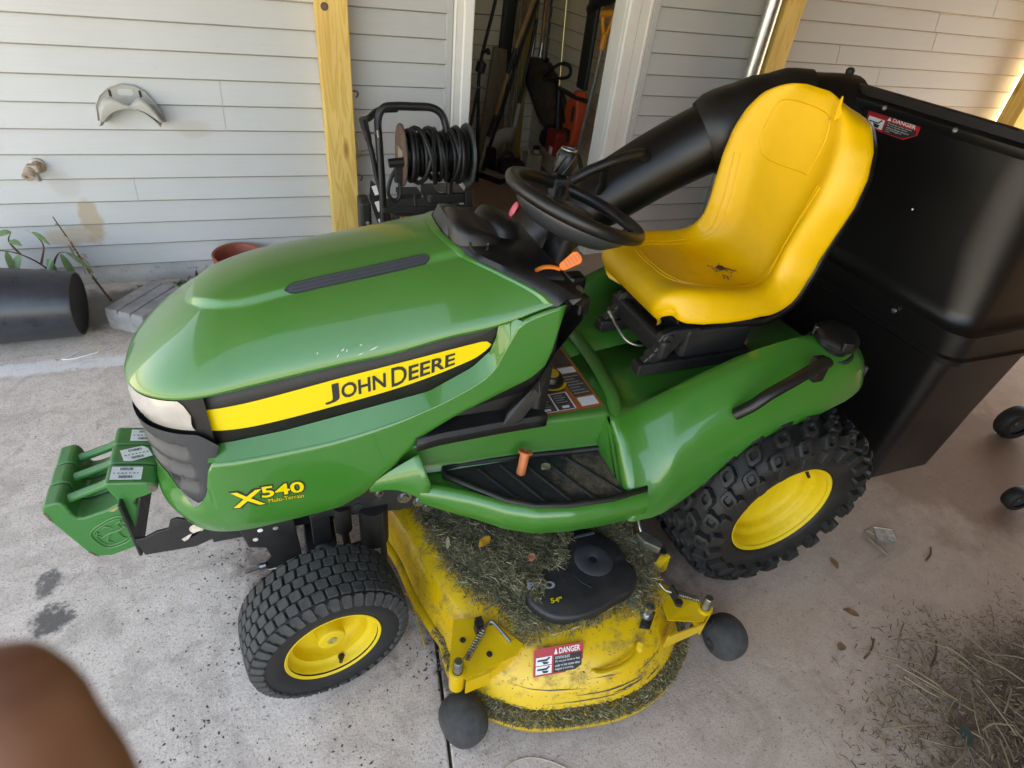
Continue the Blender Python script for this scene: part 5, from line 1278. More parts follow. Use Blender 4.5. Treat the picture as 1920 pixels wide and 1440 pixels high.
danger_label(a, ex, up_.normalized(), 0.126, 0.064, DK)

# front and rear gauge-wheel brackets
def gauge(sp, pts, arm, rear):
    sp = Vector(sp)
    q = MB(); q.add([Vector(p_) for p_ in pts], [tuple(range(len(pts)))]); BRK = q.build('wheel_bracket', M['yellow'], DK, smooth=0, solid=0.004)
    q = MB()
    for i in range(len(arm)):
        a_, b_ = Vector(arm[i][0]), Vector(arm[i][1]); q.add([a_, b_, b_ - Vector((0, 0, 0.055)), a_ - Vector((0, 0, 0.055 if i == 0 else 0.035))], [(0, 1, 2, 3)])
    q.build('bracket_flange', M['yellow'], DK, smooth=0, solid=0.004)
    q = MB(); q.lathe([(-0.055, 0.0), (-0.055, 0.019), (0.012, 0.021), (0.014, 0.018), (0.014, 0.013), (-0.02, 0.013)], sp, (0, 0, 1), 22); q.build('spindle_sleeve', M['yellow'], DK)
    q = MB(); q.tube([sp - Vector((0, 0, 0.10)), sp + Vector((0, 0, 0.052)), sp + Vector((0, 0, 0.056))], [0.0115, 0.0115, 0.0095], 16); q.build('spindle_pin', M['steel'], DK)
    return BRK
B1 = gauge((0.262, -0.612, 0.190), [(0.285, -0.49, 0.212), (0.372, -0.515, 0.214), (0.428, -0.602, 0.214), (0.405, -0.622, 0.210), (0.275, -0.636, 0.196), (0.245, -0.600, 0.196)],
           [((0.275, -0.637, 0.196), (0.335, -0.634, 0.202)), ((0.335, -0.634, 0.202), (0.428, -0.602, 0.214))], False)
B2 = gauge((0.940, -0.640, 0.190), [(0.842, -0.530, 0.214), (0.925, -0.612, 0.206), (0.948, -0.652, 0.196), (0.915, -0.672, 0.196), (0.82, -0.645, 0.206)],
           [((0.948, -0.655, 0.196), (0.915, -0.675, 0.196)), ((0.915, -0.675, 0.196), (0.80, -0.68, 0.200))], True)
def spring(a, b, r, n, parent, wire=0.0016):
    a, b = Vector(a), Vector(b); u, v, d = frame_of(b - a); L = (b - a).length; P = []
    for k in range(n * 10 + 1):
        t = k / (n * 10); an = 2 * math.pi * n * t; P.append(a + d * L * t + (u * math.cos(an) + v * math.sin(an)) * r)
    q = MB(); q.tube(P, wire, 5); q.tube([a, b], r * 0.45, 8); return q.build('spring', M['steel'], parent)
spring((0.285, -0.600, 0.216), (0.345, -0.545, 0.228), 0.0075, 12, DK)
q = MB(); q.tube(catmull([(0.345, -0.545, 0.228), (0.362, -0.533, 0.232), (0.374, -0.540, 0.232), (0.398, -0.592, 0.224)], 6), 0.0042, 8); q.build('lock_pin', M['steel'], DK)
q = MB(); q.box((0.325, -0.552, 0.216), (0.331, -0.528, 0.246)); q.box((0.331, -0.535, 0.216), (0.348, -0.515, 0.24)); q.build('pin_tab', M['dark_metal'], DK, smooth=0)
spring((0.868, -0.585, 0.222), (0.928, -0.622, 0.216), 0.0075, 12, DK)
q = MB(); q.tube(catmull([(0.868, -0.585, 0.222), (0.850, -0.572, 0.224), (0.838, -0.556, 0.236)], 6), 0.0042, 8); q.build('lock_pin', M['steel'], DK)
q = MB(); q.box((0.862, -0.606, 0.208), (0.868, -0.574, 0.242)); q.lathe([(0, 0.011), (0.012, 0.011), (0.012, 0)], (0.868, -0.615, 0.212), (0, 0, 1), 6); q.build('pin_tab', M['dark_metal'], DK, smooth=0)
for x, y, z in ((0.292, -0.548, 0.2125), (0.343, -0.600, 0.2125), (0.372, -0.527, 0.2175)):
    q = MB(); q.lathe([(0, 0.0075), (0.0006, 0.0)], (x, y, z), (0, 0, 1), 14); q.build('bolt_hole', M['print_black'], DK)
# gauge wheels: fat rounded rollers on stub arms
for i, (c, ax) in enumerate((((0.268, -0.663, 0.0645), (0.95, 0.30, 0.12)), ((1.035, -0.672, 0.0645), (0.95, 0.10, 0.05)))):
    ax = Vector(ax).normalized(); q = MB()
    q.lathe([(0.055 * math.copysign(abs(math.cos(t)) ** 0.85, -math.cos(t)), 0.0632 * max(0, math.sin(t)) ** 0.85) for t in [math.pi * k / 24 for k in range(25)]], c, ax, 40); q.build('gauge_wheel', M['rubber'], DK, smooth=60)
    q = MB(); cc_ = Vector(c) + ax * (0.0515 if i == 0 else -0.0515); q.lathe([(0, 0.017), (0.0045, 0.016), (0.005, 0.009), (0.001, 0.008), (0.001, 0)], cc_, ax * (1 if i == 0 else -1), 18); q.build('wheel_hub', M['print_black'], DK)
    sp = Vector((0.262, -0.612, 0.19)) if i == 0 else Vector((0.940, -0.640, 0.19))
    q = MB(); q.tube([sp - Vector((0, 0, 0.10)), Vector(c) + Vector((0.0, 0.03, 0.035)), Vector(c) + ax * -0.03], 0.011, 10); q.build('wheel_arm', M['dark_metal'], DK)
# rear lift link, wash port, lift bracket, welded handle
q = MB(); q.tube(catmull([(0.832, -0.33, 0.40), (0.858, -0.385, 0.285), (0.862, -0.405, 0.262)], 5), 0.0045, 8); q.build('lift_link', M['steel'], DK)
q = MB(); q.prism([(0.845, -0.405), (0.872, -0.398), (0.905, -0.455), (0.885, -0.475), (0.852, -0.44)], 0.236, 0.262, PXY); q.build('lift_bracket', M['steel_dull'] if 'steel_dull' in M else M['dark_metal'], DK, smooth=0, bevel=0.004)
q = MB(); q.add([(0.83, -0.498, 0.205), (0.868, -0.492, 0.232), (0.902, -0.470, 0.24), (0.915, -0.490, 0.238), (0.885, -0.520, 0.228), (0.845, -0.52, 0.205)], [(0, 1, 2, 3, 4, 5)]); q.build('lift_ear', M['yellow'], DK, smooth=0, solid=0.006)
q = MB(); q.lathe([(0, 0.012), (0.008, 0.012), (0.008, 0)], (0.895, -0.477, 0.243), (0, 0, 1), 6); q.build('lift_nut', M['steel'], DK)
q = MB(); q.lathe([(0, 0.018), (0.004, 0.018), (0.006, 0.011), (0.030, 0.011), (0.033, 0.014), (0.042, 0.014), (0.042, 0.009), (0.02, 0.008), (0.02, 0)], (0.772, -0.615, 0.205), (0, 0.0, 1), 18); q.build('wash_port', M['galv'], DK)
q = MB(); q.prism([(0.735, -0.640), (0.76, -0.652), (0.80, -0.615), (0.782, -0.598)], 0.200, 0.206, PXY); q.lathe([(0.006, 0.009), (0.014, 0.009), (0.014, 0)], (0.748, -0.638, 0.2), (0, 0, 1), 6); q.build('port_plate', M['dark_metal'], DK, smooth=0)
q = MB(); q.tube(catmull([(0.585, -0.690, 0.164), (0.60, -0.704, 0.170), (0.66, -0.706, 0.178), (0.705, -0.692, 0.186), (0.722, -0.676, 0.196)], 6), [0.0075] * 20 + [0.010] * 5, 10, flat=0.7); q.build('weld_loop', M['yellow'], DK)
# scratches in the paint at the front of the lobe, down to grey metal
for u0, u1, z0, z1, wd in ((0.40, 0.52, 0.136, 0.130, 0.0011), (0.50, 0.63, 0.115, 0.118, 0.0020), (0.56, 0.62, 0.106, 0.110, 0.0032), (0.60, 0.68, 0.132, 0.142, 0.0012), (0.45, 0.60, 0.100, 0.102, 0.0012), (0.52, 0.58, 0.150, 0.146, 0.0008), (0.62, 0.66, 0.100, 0.104, 0.0028)):
    q = MB(); P = []
    for k in range(13):
        t = k / 12; u = lerp(u0, u1, t); z = lerp(z0, z1, t) + rnd.uniform(-1, 1) * 0.0006; w_ = wd * math.sin(math.pi * min(1, max(0.04, t))) * rnd.uniform(0.5, 1.2)
        a_, b_ = deck_pt(u, z + w_), deck_pt(u, z - w_); o = Vector((0, -0.0009, 0.0007)); P.append([a_ + o, b_ + o])
    q.grid(P); q.build('scratch', M['scr'] if 'scr' in M else M['dark_metal'], DK, smooth=0)
# yellow cable loop lying by the front edge of the deck
q = MB(); q.tube(catmull([(0.168, -0.215, 0.09), (0.195, -0.275, 0.06), (0.215, -0.29, 0.045), (0.225, -0.36, 0.03), (0.228, -0.44, 0.02)], 6), 0.0018, 6); q.build('yellow_wire', M['yellow'], T)
# ================================================================== grass collector behind the seat
HB = thing('grass_collector', (1.9, 0, 0.2), 'large black plastic grass collection hopper and chute mounted behind the seat', 'grass collector')
def hop_ring(z, x0, x1, y, r=0.05, n=6):
    """rounded rectangle in plan"""
    return [(a, b, z) for a, b in rrect(x0, -y, x1, y, r, n)]
# lower bin
q = MB()
q.loft([hop_ring(0.215, 1.75, 2.04, 0.385, 0.03), hop_ring(0.25, 1.738, 2.052, 0.408, 0.035), hop_ring(0.50, 1.715, 2.065, 0.422, 0.04), hop_ring(0.775, 1.690, 2.085, 0.440, 0.04)], True, True, True)
q.build('bin', M['hopper'], HB, smooth=50)
# bead and upper hood
q = MB()
lev = [(0.752, 1.675, 2.15, 0.452, 0.05), (0.760, 1.662, 2.17, 0.468, 0.055), (0.775, 1.660, 2.17, 0.470, 0.055), (0.782, 1.668, 2.17, 0.462, 0.055), (0.850, 1.655, 2.17, 0.462, 0.06), (0.858, 1.668, 2.17, 0.450, 0.06), (0.872, 1.676, 2.16, 0.440, 0.07), (0.90, 1.672, 2.16, 0.436, 0.08), (1.05, 1.655, 2.15, 0.424, 0.10), (1.20, 1.642, 2.14, 0.412, 0.09), (1.315, 1.634, 2.13, 0.405, 0.07)]
q.loft([[(x, y, z - (max(0, x - 1.64) * 0.30 if z > 1.25 else 0)) for x, y, z in hop_ring(*l)] for l in lev], True, True, True); UP = q.build('bin_hood', M['hopper'], HB, smooth=45)
# lid with a rolled rim
q = MB()
lid = [(1.288, 1.618, 2.16, 0.418, 0.06), (1.300, 1.612, 2.165, 0.424, 0.06), (1.310, 1.612, 2.165, 0.424, 0.06), (1.314, 1.620, 2.16, 0.418, 0.06), (1.318, 1.632, 2.15, 0.408, 0.07), (1.338, 1.638, 2.145, 0.402, 0.08), (1.345, 1.65, 2.13, 0.39, 0.09), (1.347, 1.80, 2.0, 0.2, 0.1)]
q.loft([[(x, y, z - max(0, x - 1.64) * 0.30) for x, y, z in hop_ring(*l)] for l in lid], True, True, True); LID = q.build('lid', M['hopper'], HB, smooth=35)
for y in (0.30, 0.03, -0.19): 
    q = MB(); q.lathe([(0, 0.007), (0.003, 0.006), (0.004, 0)], (1.613, y, 1.306), (-1, 0, 0.3), 12); q.build('rivet', M['steel'], HB)
q = MB(); q.lathe([(0, 0.010), (0.008, 0.008), (0.012, 0.012), (0.022, 0.013), (0.028, 0.008), (0.030, 0)], (1.66, 0.235, 1.342), (0, 0, 1), 16); q.build('lid_knob', M['dark_metal'], HB)
q = MB(); q.lathe([(0, 0.0085), (0.005, 0.007), (0.006, 0)], (1.655, -0.255, 0.822), (-1, 0, 0.1), 12); q.build('side_bolt', M['galv'], HB)
q = MB(); q.lathe([(0, 0.003), (0.001, 0)], (1.651, -0.16, 1.09), (-1, 0, 0.1), 8); q.build('paint_fleck', M['white_label'], HB)
# danger sticker on the front face
ex = Vector((0.0, -1.0, 0.0)); ey = Vector((-0.075, 0, 1)).normalized()
danger_label(Vector((1.6375, 0.092, 1.243)), ex, ey, 0.175, 0.046, HB, 0.035, 'DANGER', ('Rotating cutter blade.', 'Do not operate mower', 'without blower chute or', 'tube and bagger in', 'position.'))
# chute from the deck up to the lid, far side
CH = [(0.60, 0.60, 0.30), (0.72, 0.56, 0.55), (0.90, 0.50, 0.80), (1.08, 0.455, 0.945), (1.25, 0.42, 1.065), (1.40, 0.36, 1.165), (1.50, 0.30, 1.215), (1.60, 0.24, 1.235), (1.68, 0.22, 1.235)]
P = catmull(CH, 6)
q = MB(); q.tube(P, [tab(i / (len(P) - 1), [(0, 0.10), (0.4, 0.108), (0.75, 0.122), (1, 0.125)]) for i in range(len(P))], 28, flat=0.95); q.build('chute', M['hopper'], HB, smooth=60)
q = MB(); i0 = 33; q.tube(P[i0 - 6:i0 + 8], [0.118, 0.130, 0.131, 0.129, 0.126, 0.128, 0.130, 0.128, 0.127, 0.130, 0.133, 0.131, 0.128, 0.126], 28); q.build('chute_collar', M['black_plastic'], HB, smooth=50)
q = MB(); q.tube(catmull([(0.845, 0.345, 1.01), (0.905, 0.335, 1.045), (0.99, 0.325, 1.080), (1.06, 0.33, 1.093), (1.10, 0.36, 1.075)], 6), [0.016] * 25, 12); q.tube([(0.95, 0.335, 1.055), (0.97, 0.36, 0.99), (0.98, 0.40, 0.95)], 0.014, 10); q.build('chute_handle', M['black_plastic'], HB, smooth=60)
# frame, hitch arms below
for y in (-0.18, 0.18):
    q = MB(); q.box((1.36, y - 0.02, 0.45), (1.75, y + 0.02, 0.50)); q.box((1.60, y - 0.019, 0.50), (1.65, y + 0.019, 0.62)); q.build('support_arm', M['dark_metal'], HB, smooth=0)
# ================================================================== things along the wall
# grey plastic hose hanger screwed to the siding
HG = thing('hose_hanger', (-0.54, 1.86, 0.78), 'grey plastic arched hose hanger screwed to the siding', 'hose hanger')
yb = YW - 0.018
arc = [(-0.668, 0.775), (-0.660, 0.835), (-0.635, 0.875), (-0.598, 0.905), (-0.548, 0.922), (-0.500, 0.918), (-0.462, 0.896), (-0.432, 0.855), (-0.414, 0.810), (-0.408, 0.775)]
inn = [(-0.648, 0.775), (-0.632, 0.802), (-0.605, 0.824), (-0.572, 0.838), (-0.540, 0.842), (-0.508, 0.838), (-0.478, 0.824), (-0.452, 0.804), (-0.436, 0.788), (-0.424, 0.775)]
q = MB(); q.grid([[Vector((x, yb, z)) for x, z in arc], [Vector((x, yb, z)) for x, z in inn]]); BK = q.build('back_plate', M['hanger'], HG, smooth=0, solid=0.006)
q = MB(); P = []
for (x0, z0), (x1, z1) in zip(arc, inn):
    k = math.sin(math.pi * (x0 + 0.668) / 0.26)
    P.append([Vector((x1, yb, z1)), Vector((x1, yb - 0.045, z1 - 0.004)), Vector((x1 * 0.8 + x0 * 0.2, yb - 0.085, lerp(z1, z0, 0.10)))])
q.grid(P); q.build('saddle', M['hanger'], HG, smooth=40, solid=0.005)
yf = yb - 0.09
TOPL = [(-0.640, 0.795), (-0.632, 0.845), (-0.612, 0.878), (-0.578, 0.892), (-0.545, 0.868), (-0.520, 0.858), (-0.505, 0.868), (-0.482, 0.892), (-0.455, 0.876), (-0.428, 0.836), (-0.410, 0.795)]
BOTL = [(-0.628, 0.793), (-0.618, 0.810), (-0.600, 0.826), (-0.578, 0.838), (-0.550, 0.846), (-0.520, 0.848), (-0.492, 0.846), (-0.468, 0.836), (-0.446, 0.820), (-0.428, 0.804), (-0.418, 0.793)]
q = MB(); q.grid([[Vector((x, yf, z)) for x, z in TOPL], [Vector((lerp(x, u, 0.5), yf - 0.004, lerp(z, v, 0.5))) for (x, z), (u, v) in zip(TOPL, BOTL)], [Vector((x, yf, z)) for x, z in BOTL], [Vector((lerp(x, -0.54, 0.06), yb - 0.04, z - 0.006)) for x, z in BOTL], [Vector((lerp(x, -0.54, 0.08), yb, z - 0.004)) for x, z in BOTL]]); q.build('lip', M['hanger'], HG, smooth=35, solid=0.004)
q = MB(); P = [[Vector((x0, yb, z0)), Vector((x0, yb - 0.012, z0 + 0.002))] for x0, z0 in arc]; q.grid(P); q.build('outer_rim', M['hanger'], HG, smooth=40, solid=0.004)
q = MB(); q.prism(rrect(-0.566, 0.878, -0.506, 0.904, 0.012), yb - 0.0075, yb - 0.0065, XZ); q.build('slot', M['siding'], HG, smooth=0)
for x in (-0.594, -0.482):
    q = MB(); q.prism(rrect(x - 0.005, 0.872, x + 0.005, 0.900, 0.0045), yb - 0.0078, yb - 0.0068, XZ); q.build('screw_slot', M['print_black'], HG, smooth=0)
# garden tap
TP = thing('wall_faucet', (-0.95, 1.84, 0.57), 'corroded brass garden faucet on the siding', 'faucet')
q = MB(); q.lathe([(0, 0.032), (0.006, 0.032), (0.010, 0.024), (0.03, 0.022), (0.032, 0.016), (0.05, 0.016)], (-0.945, YW - 0.012, 0.583), (0, -1, 0), 20, cap1=True); q.build('flange', M['brass'], TP)
q = MB(); q.box((-0.972, YW - 0.085, 0.572), (-0.925, YW - 0.05, 0.607)); q.tube([(-0.958, YW - 0.07, 0.590), (-0.964, YW - 0.085, 0.575), (-0.968, YW - 0.095, 0.566)], [0.022, 0.021, 0.022], 14); q.build('valve_body', M['brass'], TP, smooth=40, bevel=0.007)
q = MB(); q.lathe([(0, 0.021), (0.006, 0.022), (0.006, 0.010), (-0.004, 0.009), (-0.004, 0)], (-0.968, YW - 0.095, 0.566), (-0.15, -0.8, -0.35), 18); q.build('spout_ring', M['brass'], TP)
q = MB(); q.tube([(-0.948, YW - 0.062, 0.575), (-0.946, YW - 0.06, 0.535)], 0.012, 12); q.build('drain_nut', M['galv'], TP)
# black nursery pot lying on its side
BU = thing('plant_bucket', (-1.05, 1.4, 0), 'black plastic nursery bucket lying on its side below the faucet', 'bucket')
a0, a1 = Vector((-0.846, 1.425, 0.140)), Vector((-1.34, 1.425, 0.170))
q = MB(); q.lathe([(0.0, 0.128), (0.0, 0.134), (0.012, 0.138), (0.30, 0.158), (0.42, 0.166), (0.425, 0.176), (0.47, 0.178), (0.475, 0.172), (0.46, 0.164), (0.02, 0.132), (0.02, 0.0)], a0, a1 - a0, 48); q.build('shell', M['bucket'], BU, smooth=40)
q = MB(); q.lathe([(0.001, 0.128), (0.006, 0.118), (0.006, 0.0)], a0, a1 - a0, 40); q.build('base', M['bucket_base'], BU)
q = MB(); q.lathe([(0, 0.006), (0.004, 0.005), (0.005, 0)], (-0.872, 1.302, 0.10), (0.2, -1, 0.1), 12); q.build('rivet', M['steel'], BU)
# concrete block
CB = thing('concrete_block', (-0.62, 1.5, 0), 'grey concrete block lying by the wall behind the hood nose', 'concrete block')
Rb = Matrix.Translation((-0.605, 1.50, 0.0)) @ Matrix.Rotation(R(-34), 4, 'Z')
q = MB(); q.prism([(-0.10, -0.15), (0.10, -0.15), (0.10, 0.15), (-0.10, 0.15)], 0.0, 0.092, PXY); q.xf(Rb); q.build('block_body', M['concrete_block'], CB, smooth=0, bevel=0.012)
for x in (-0.066, 0.0, 0.066):
    q = MB(); q.prism(rrect(x - 0.030, -0.147, x + 0.030, 0.147, 0.006), 0.085, 0.106, PXY); q.xf(Rb); q.build('block_rib', M['concrete_block'], CB, smooth=0, bevel=0.006)
# terracotta coloured pot
q = MB(); pc = Vector((-0.215, 1.735, 0)); q.lathe([(0.0, 0.0), (0.0, 0.082), (0.14, 0.112), (0.143, 0.120), (0.186, 0.128), (0.190, 0.124), (0.186, 0.115), (0.13, 0.106), (0.01, 0.074), (0.01, 0)], pc, (0.06, -0.05, 1), 44)
q.build('flower_pot', M['terracotta'], smooth=40, label='empty terracotta coloured flower pot against the wall behind the hood', cat='flower pot')
# ---- weeds
def leaf(q, o, d, L_, W_, droop=0.4, roll=0.0):
    d = Vector(d).normalized(); a, b, _ = frame_of(d)
    a = a * math.cos(roll) + b * math.sin(roll); pts = []
    for k in range(6):
        t = k / 5; w_ = W_ * math.sin(math.pi * min(1, t * 0.92 + 0.06)) ** 0.8 * (1 - 0.25 * t)
        c = Vector(o) + d * L_ * t + Vector((0, 0, -droop * L_ * t * t)); pts.append([c - a * w_, c + Vector((0, 0, 0.15 * w_)), c + a * w_])
    q.grid(pts)
def weed(name, label, stems, leaves, mat_, cat='plant'):
    base = stems[0][0]; t = thing(name, base, label, cat)
    q = MB()
    for s in stems: P = catmull(s, 5); q.tube(P, [lerp(0.005, 0.0015, i / len(P)) for i in range(len(P))], 6)
    q.build('stem', M['stem'], t)
    for o, d, L_, W_, dr in leaves:
        q = MB(); leaf(q, o, d, L_, W_, dr, rnd.uniform(-0.5, 0.5)); q.build('leaf', mat_, t, smooth=60)
    return t
weed('wall_weed', 'leafy green weed hanging over the black bucket', [[(-0.950, 1.70, 0.000), (-0.980, 1.66, 0.180), (-1.050, 1.62, 0.290), (-1.150, 1.6, 0.330)], [(-0.980, 1.66, 0.180), (-0.920, 1.62, 0.280), (-0.880, 1.60, 0.300)], [(-1.000, 1.65, 0.230), (-0.970, 1.66, 0.310), (-0.990, 1.66, 0.370)], [(-1.050, 1.62, 0.290), (-1.070, 1.62, 0.350), (-1.050, 1.62, 0.390)]],
     [((-0.880, 1.60, 0.300), (0.8, -0.3, -0.4), 0.10, 0.022, 0.5), ((-0.900, 1.60, 0.290), (0.3, -0.4, -0.6), 0.11, 0.021, 0.5), ((-0.930, 1.61, 0.280), (-0.5, -0.4, -0.5), 0.11, 0.021, 0.5), ((-0.950, 1.63, 0.260), (-0.2, -0.5, -0.8), 0.12, 0.022, 0.3), ((-0.970, 1.65, 0.250), (0.2, -0.5, -0.9), 0.12, 0.02, 0.3),
      ((-1.050, 1.62, 0.290), (-0.4, -0.4, -0.5), 0.11, 0.022, 0.4), ((-1.090, 1.61, 0.310), (0.1, -0.5, -0.7), 0.08, 0.015, 0.4), ((-1.110, 1.60, 0.320), (-0.6, -0.3, 0.3), 0.08, 0.018, 0.6), ((-1.140, 1.60, 0.330), (-0.7, -0.2, 0.5), 0.07, 0.02, 0.6), ((-1.050, 1.62, 0.390), (-0.6, -0.2, 0.2), 0.06, 0.02, 0.5), ((-0.990, 1.66, 0.370), (0.6, -0.2, -0.3), 0.06, 0.012, 0.5), ((-0.990, 1.66, 0.360), (-0.3, -0.2, 0.6), 0.05, 0.01, 0.3), ((-1.070, 1.62, 0.350), (0.5, -0.3, 0.2), 0.06, 0.017, 0.5), ((-1.100, 1.6, 0.410), (-0.5, -0.3, 0.2), 0.06, 0.024, 0.4)], M['leaf_pale'])
t = thing('dry_weed', (-0.83, 1.70, 0), 'dry brown weed stalk with papery seed husks leaning on the wall', 'plant')
q = MB(); stalk = catmull([(-0.80, 1.69, 0.0), (-0.845, 1.71, 0.12), (-0.885, 1.73, 0.27), (-0.925, 1.75, 0.40)], 6); q.tube(stalk, [lerp(0.006, 0.0022, i / len(stalk)) for i in range(len(stalk))], 7); q.build('stalk', M['stem'], t)
M['husk'] = mat('papery_husk', (0.45, 0.36, 0.22), 0.8, var=0.3, vscale=60)
for k in range(26):
    p_ = stalk[rnd.randrange(7, 17)] + Vector((rnd.uniform(-0.01, 0.02), rnd.uniform(-0.03, 0), rnd.uniform(-0.02, 0.02)))
    q = MB(); leaf(q, p_, (rnd.uniform(-0.2, 1), rnd.uniform(-0.8, 0.1), rnd.uniform(-0.8, 0.6)), rnd.uniform(0.025, 0.05), rnd.uniform(0.003, 0.007), 0.5, rnd.uniform(0, 3)); q.build('husk', M['husk'], t)
def tuft(x, y, n, label, h=0.07):
    t = thing('grass_tuft', (x, y, 0), label, 'grass tuft')
    for k in range(n):
        q = MB(); a = rnd.uniform(0, 6.28); leaf(q, (x + rnd.uniform(-0.03, 0.03), y + rnd.uniform(-0.02, 0.02), 0.0), (math.cos(a), math.sin(a) * 0.5 - 0.2, rnd.uniform(0.4, 1.2)), rnd.uniform(0.6, 1.2) * h, 0.006, 0.7, rnd.uniform(0, 3)); q.build('blade', M['leaf'], t)
tuft(-0.66, 1.80, 22, 'low green grass tuft at the foot of the wall behind the concrete block', 0.09); tuft(-0.50, 1.83, 16, 'small grass tuft at the wall right of the concrete block', 0.08)
q = MB(); leaf(q, (-0.43, 1.80, 0.02), (0.1, -0.1, 1), 0.06, 0.012, -0.1); q.build('curled_leaf', M['dry_leaf'], smooth=60, solid=0.001, label='curled brown leaf standing at the wall above the hood', cat='leaf')
# stub leaning out of the wall end: far-right caster wheels of a cart
def caster(c, r, w_, label):
    t = thing('cart_wheel', (c[0], c[1], 0), label, 'wheel')
    q = MB(); q.lathe([(-w_ / 2, r * 0.55), (-w_ / 2, r * 0.9), (-w_ * 0.3, r), (w_ * 0.3, r), (w_ / 2, r * 0.9), (w_ / 2, r * 0.55)], c, (0.25, 1, 0), 32); q.build('tyre', M['rubber_rear'], t, smooth=50)
    q = MB(); q.lathe([(-w_ * 0.42, 0.0), (-w_ * 0.42, r * 0.2), (-w_ * 0.3, r * 0.25), (-w_ * 0.35, r * 0.56), (w_ * 0.35, r * 0.56), (w_ * 0.4, 0)], c, (0.25, 1, 0), 28); q.build('hub', M['grey_plastic'], t)
    return t
caster((2.965, -0.20, 0.082), 0.082, 0.06, 'small black cart wheel at the right edge of the photo, behind the hopper')
caster((2.535, -0.52, 0.05), 0.05, 0.045, 'smallest black caster wheel at the right edge, nearer the camera')

# ================================================================== pressure washer
PW = thing('pressure_washer', (0.62, 1.45, 0), 'black pressure washer with hose reel standing by the shed door', 'pressure washer')
bl = M['pw_black']
q = MB()      # handle loops
lo = [(0.452, 1.36, 0.30), (0.452, 1.37, 0.60), (0.450, 1.40, 0.80), (0.452, 1.43, 0.90), (0.478, 1.44, 0.948), (0.53, 1.445, 0.957), (0.60, 1.445, 0.957), (0.68, 1.445, 0.955), (0.725, 1.44, 0.935), (0.748, 1.43, 0.89), (0.758, 1.40, 0.80), (0.765, 1.38, 0.60), (0.765, 1.37, 0.30)]
P = catmull(lo, 6); q.tube(P, 0.0165, 14); q.build('handle_loop', bl, PW)
q = MB(); q.tube(catmull([(0.385, 1.42, 0.905), (0.42, 1.47, 0.90), (0.47, 1.50, 0.925), (0.55, 1.51, 0.93)], 6), 0.014, 12); q.build('grip', bl, PW)
# reel
rc = Vector((0.69, 1.40, 0.765))
for x, m_, r_ in ((0.545, M['rust'], 0.130), (0.845, M['pw_disc'], 0.134)):
    q = MB(); q.lathe([(-0.004, 0.0), (-0.004, r_ - 0.006), (-0.008, r_), (0.0, r_ + 0.003), (0.006, r_), (0.004, r_ - 0.006), (0.004, 0)], (x, rc.y, rc.z), (1, 0, 0), 44)
    if x < 0.6: q.v = [(a, rc.y + (b - rc.y) * 0.85, c) for a, b, c in q.v]
    q.build('reel_flange', m_, PW, smooth=40)
q = MB(); q.tube([(0.55, rc.y, rc.z), (0.84, rc.y, rc.z)], 0.07, 24); q.build('reel_drum', bl, PW)
hp = []; turns = 13
for k in range(turns * 20 + 1):
    t = k / (turns * 20); a = 2 * math.pi * turns * t; rr = 0.096 + 0.008 * math.sin(t * 17) + 0.006 * math.sin(t * 41)
    hp.append((lerp(0.575, 0.828, (0.5 - 0.5 * math.cos(t * math.pi * 1.0)) + 0.02 * math.sin(a * 0.5 + t * 9)), rc.y + rr * math.cos(a), rc.z + rr * math.sin(a)))
q = MB(); q.tube(hp, 0.0105, 8); HS = q.build('hose', M['pw_hose'], PW, smooth=60)
hp = []
for k in range(6 * 20 + 1):
    t = k / 120; a = 2 * math.pi * 6 * t + 1.0; rr = 0.112 + 0.005 * math.sin(t * 23)
    hp.append((lerp(0.60, 0.80, abs(math.sin(t * 5.2))), rc.y + rr * math.cos(a), rc.z + rr * math.sin(a)))
q = MB(); q.tube(hp, 0.0105, 8); q.build('hose', M['pw_hose'], PW, smooth=60)
q = MB(); q.tube(catmull([(0.535, 1.37, 0.73), (0.50, 1.36, 0.70), (0.475, 1.35, 0.64), (0.48, 1.35, 0.60), (0.51, 1.35, 0.58), (0.53, 1.36, 0.62), (0.525, 1.37, 0.70)], 6), 0.009, 8); q.build('hose', M['pw_hose'], PW)
q = MB(); q.tube([(0.477, 1.335, 0.752), (0.545, 1.335, 0.758)], 0.019, 16); q.build('crank_grip', bl, PW)
q = MB(); q.tube([(0.548, 1.335, 0.758), (0.552, 1.345, 0.79), (0.55, 1.40, 0.78)], 0.008, 8); q.box((0.535, 1.35, 0.735), (0.543, 1.43, 0.80)); q.build('crank_arm', M['brass'], PW, smooth=0)
q = MB(); q.box((0.505, 1.35, 0.66), (0.535, 1.375, 0.735)); q.build('swivel', M['dark_metal'], PW, smooth=0, bevel=0.004)
# spray lance clipped to the left leg
q = MB(); P = catmull([(0.385, 1.40, 0.915), (0.395, 1.40, 0.87), (0.415, 1.39, 0.78), (0.435, 1.38, 0.66), (0.462, 1.37, 0.55), (0.48, 1.365, 0.475)], 5); q.tube(P, [0.018] * 5 + [0.016] * 3 + [0.0115] * (len(P) - 8), 12); LN = q.build('spray_lance', bl, PW)
q = MB(); q.tube([(0.48, 1.365, 0.478), (0.497, 1.355, 0.42)], [0.008, 0.004], 8); q.tube([(0.40, 1.40, 0.86), (0.445, 1.40, 0.855)], 0.004, 6); q.tube([(0.445, 1.40, 0.87), (0.452, 1.40, 0.78)], 0.007, 8); q.build('lance_fitting', M['steel'], PW)
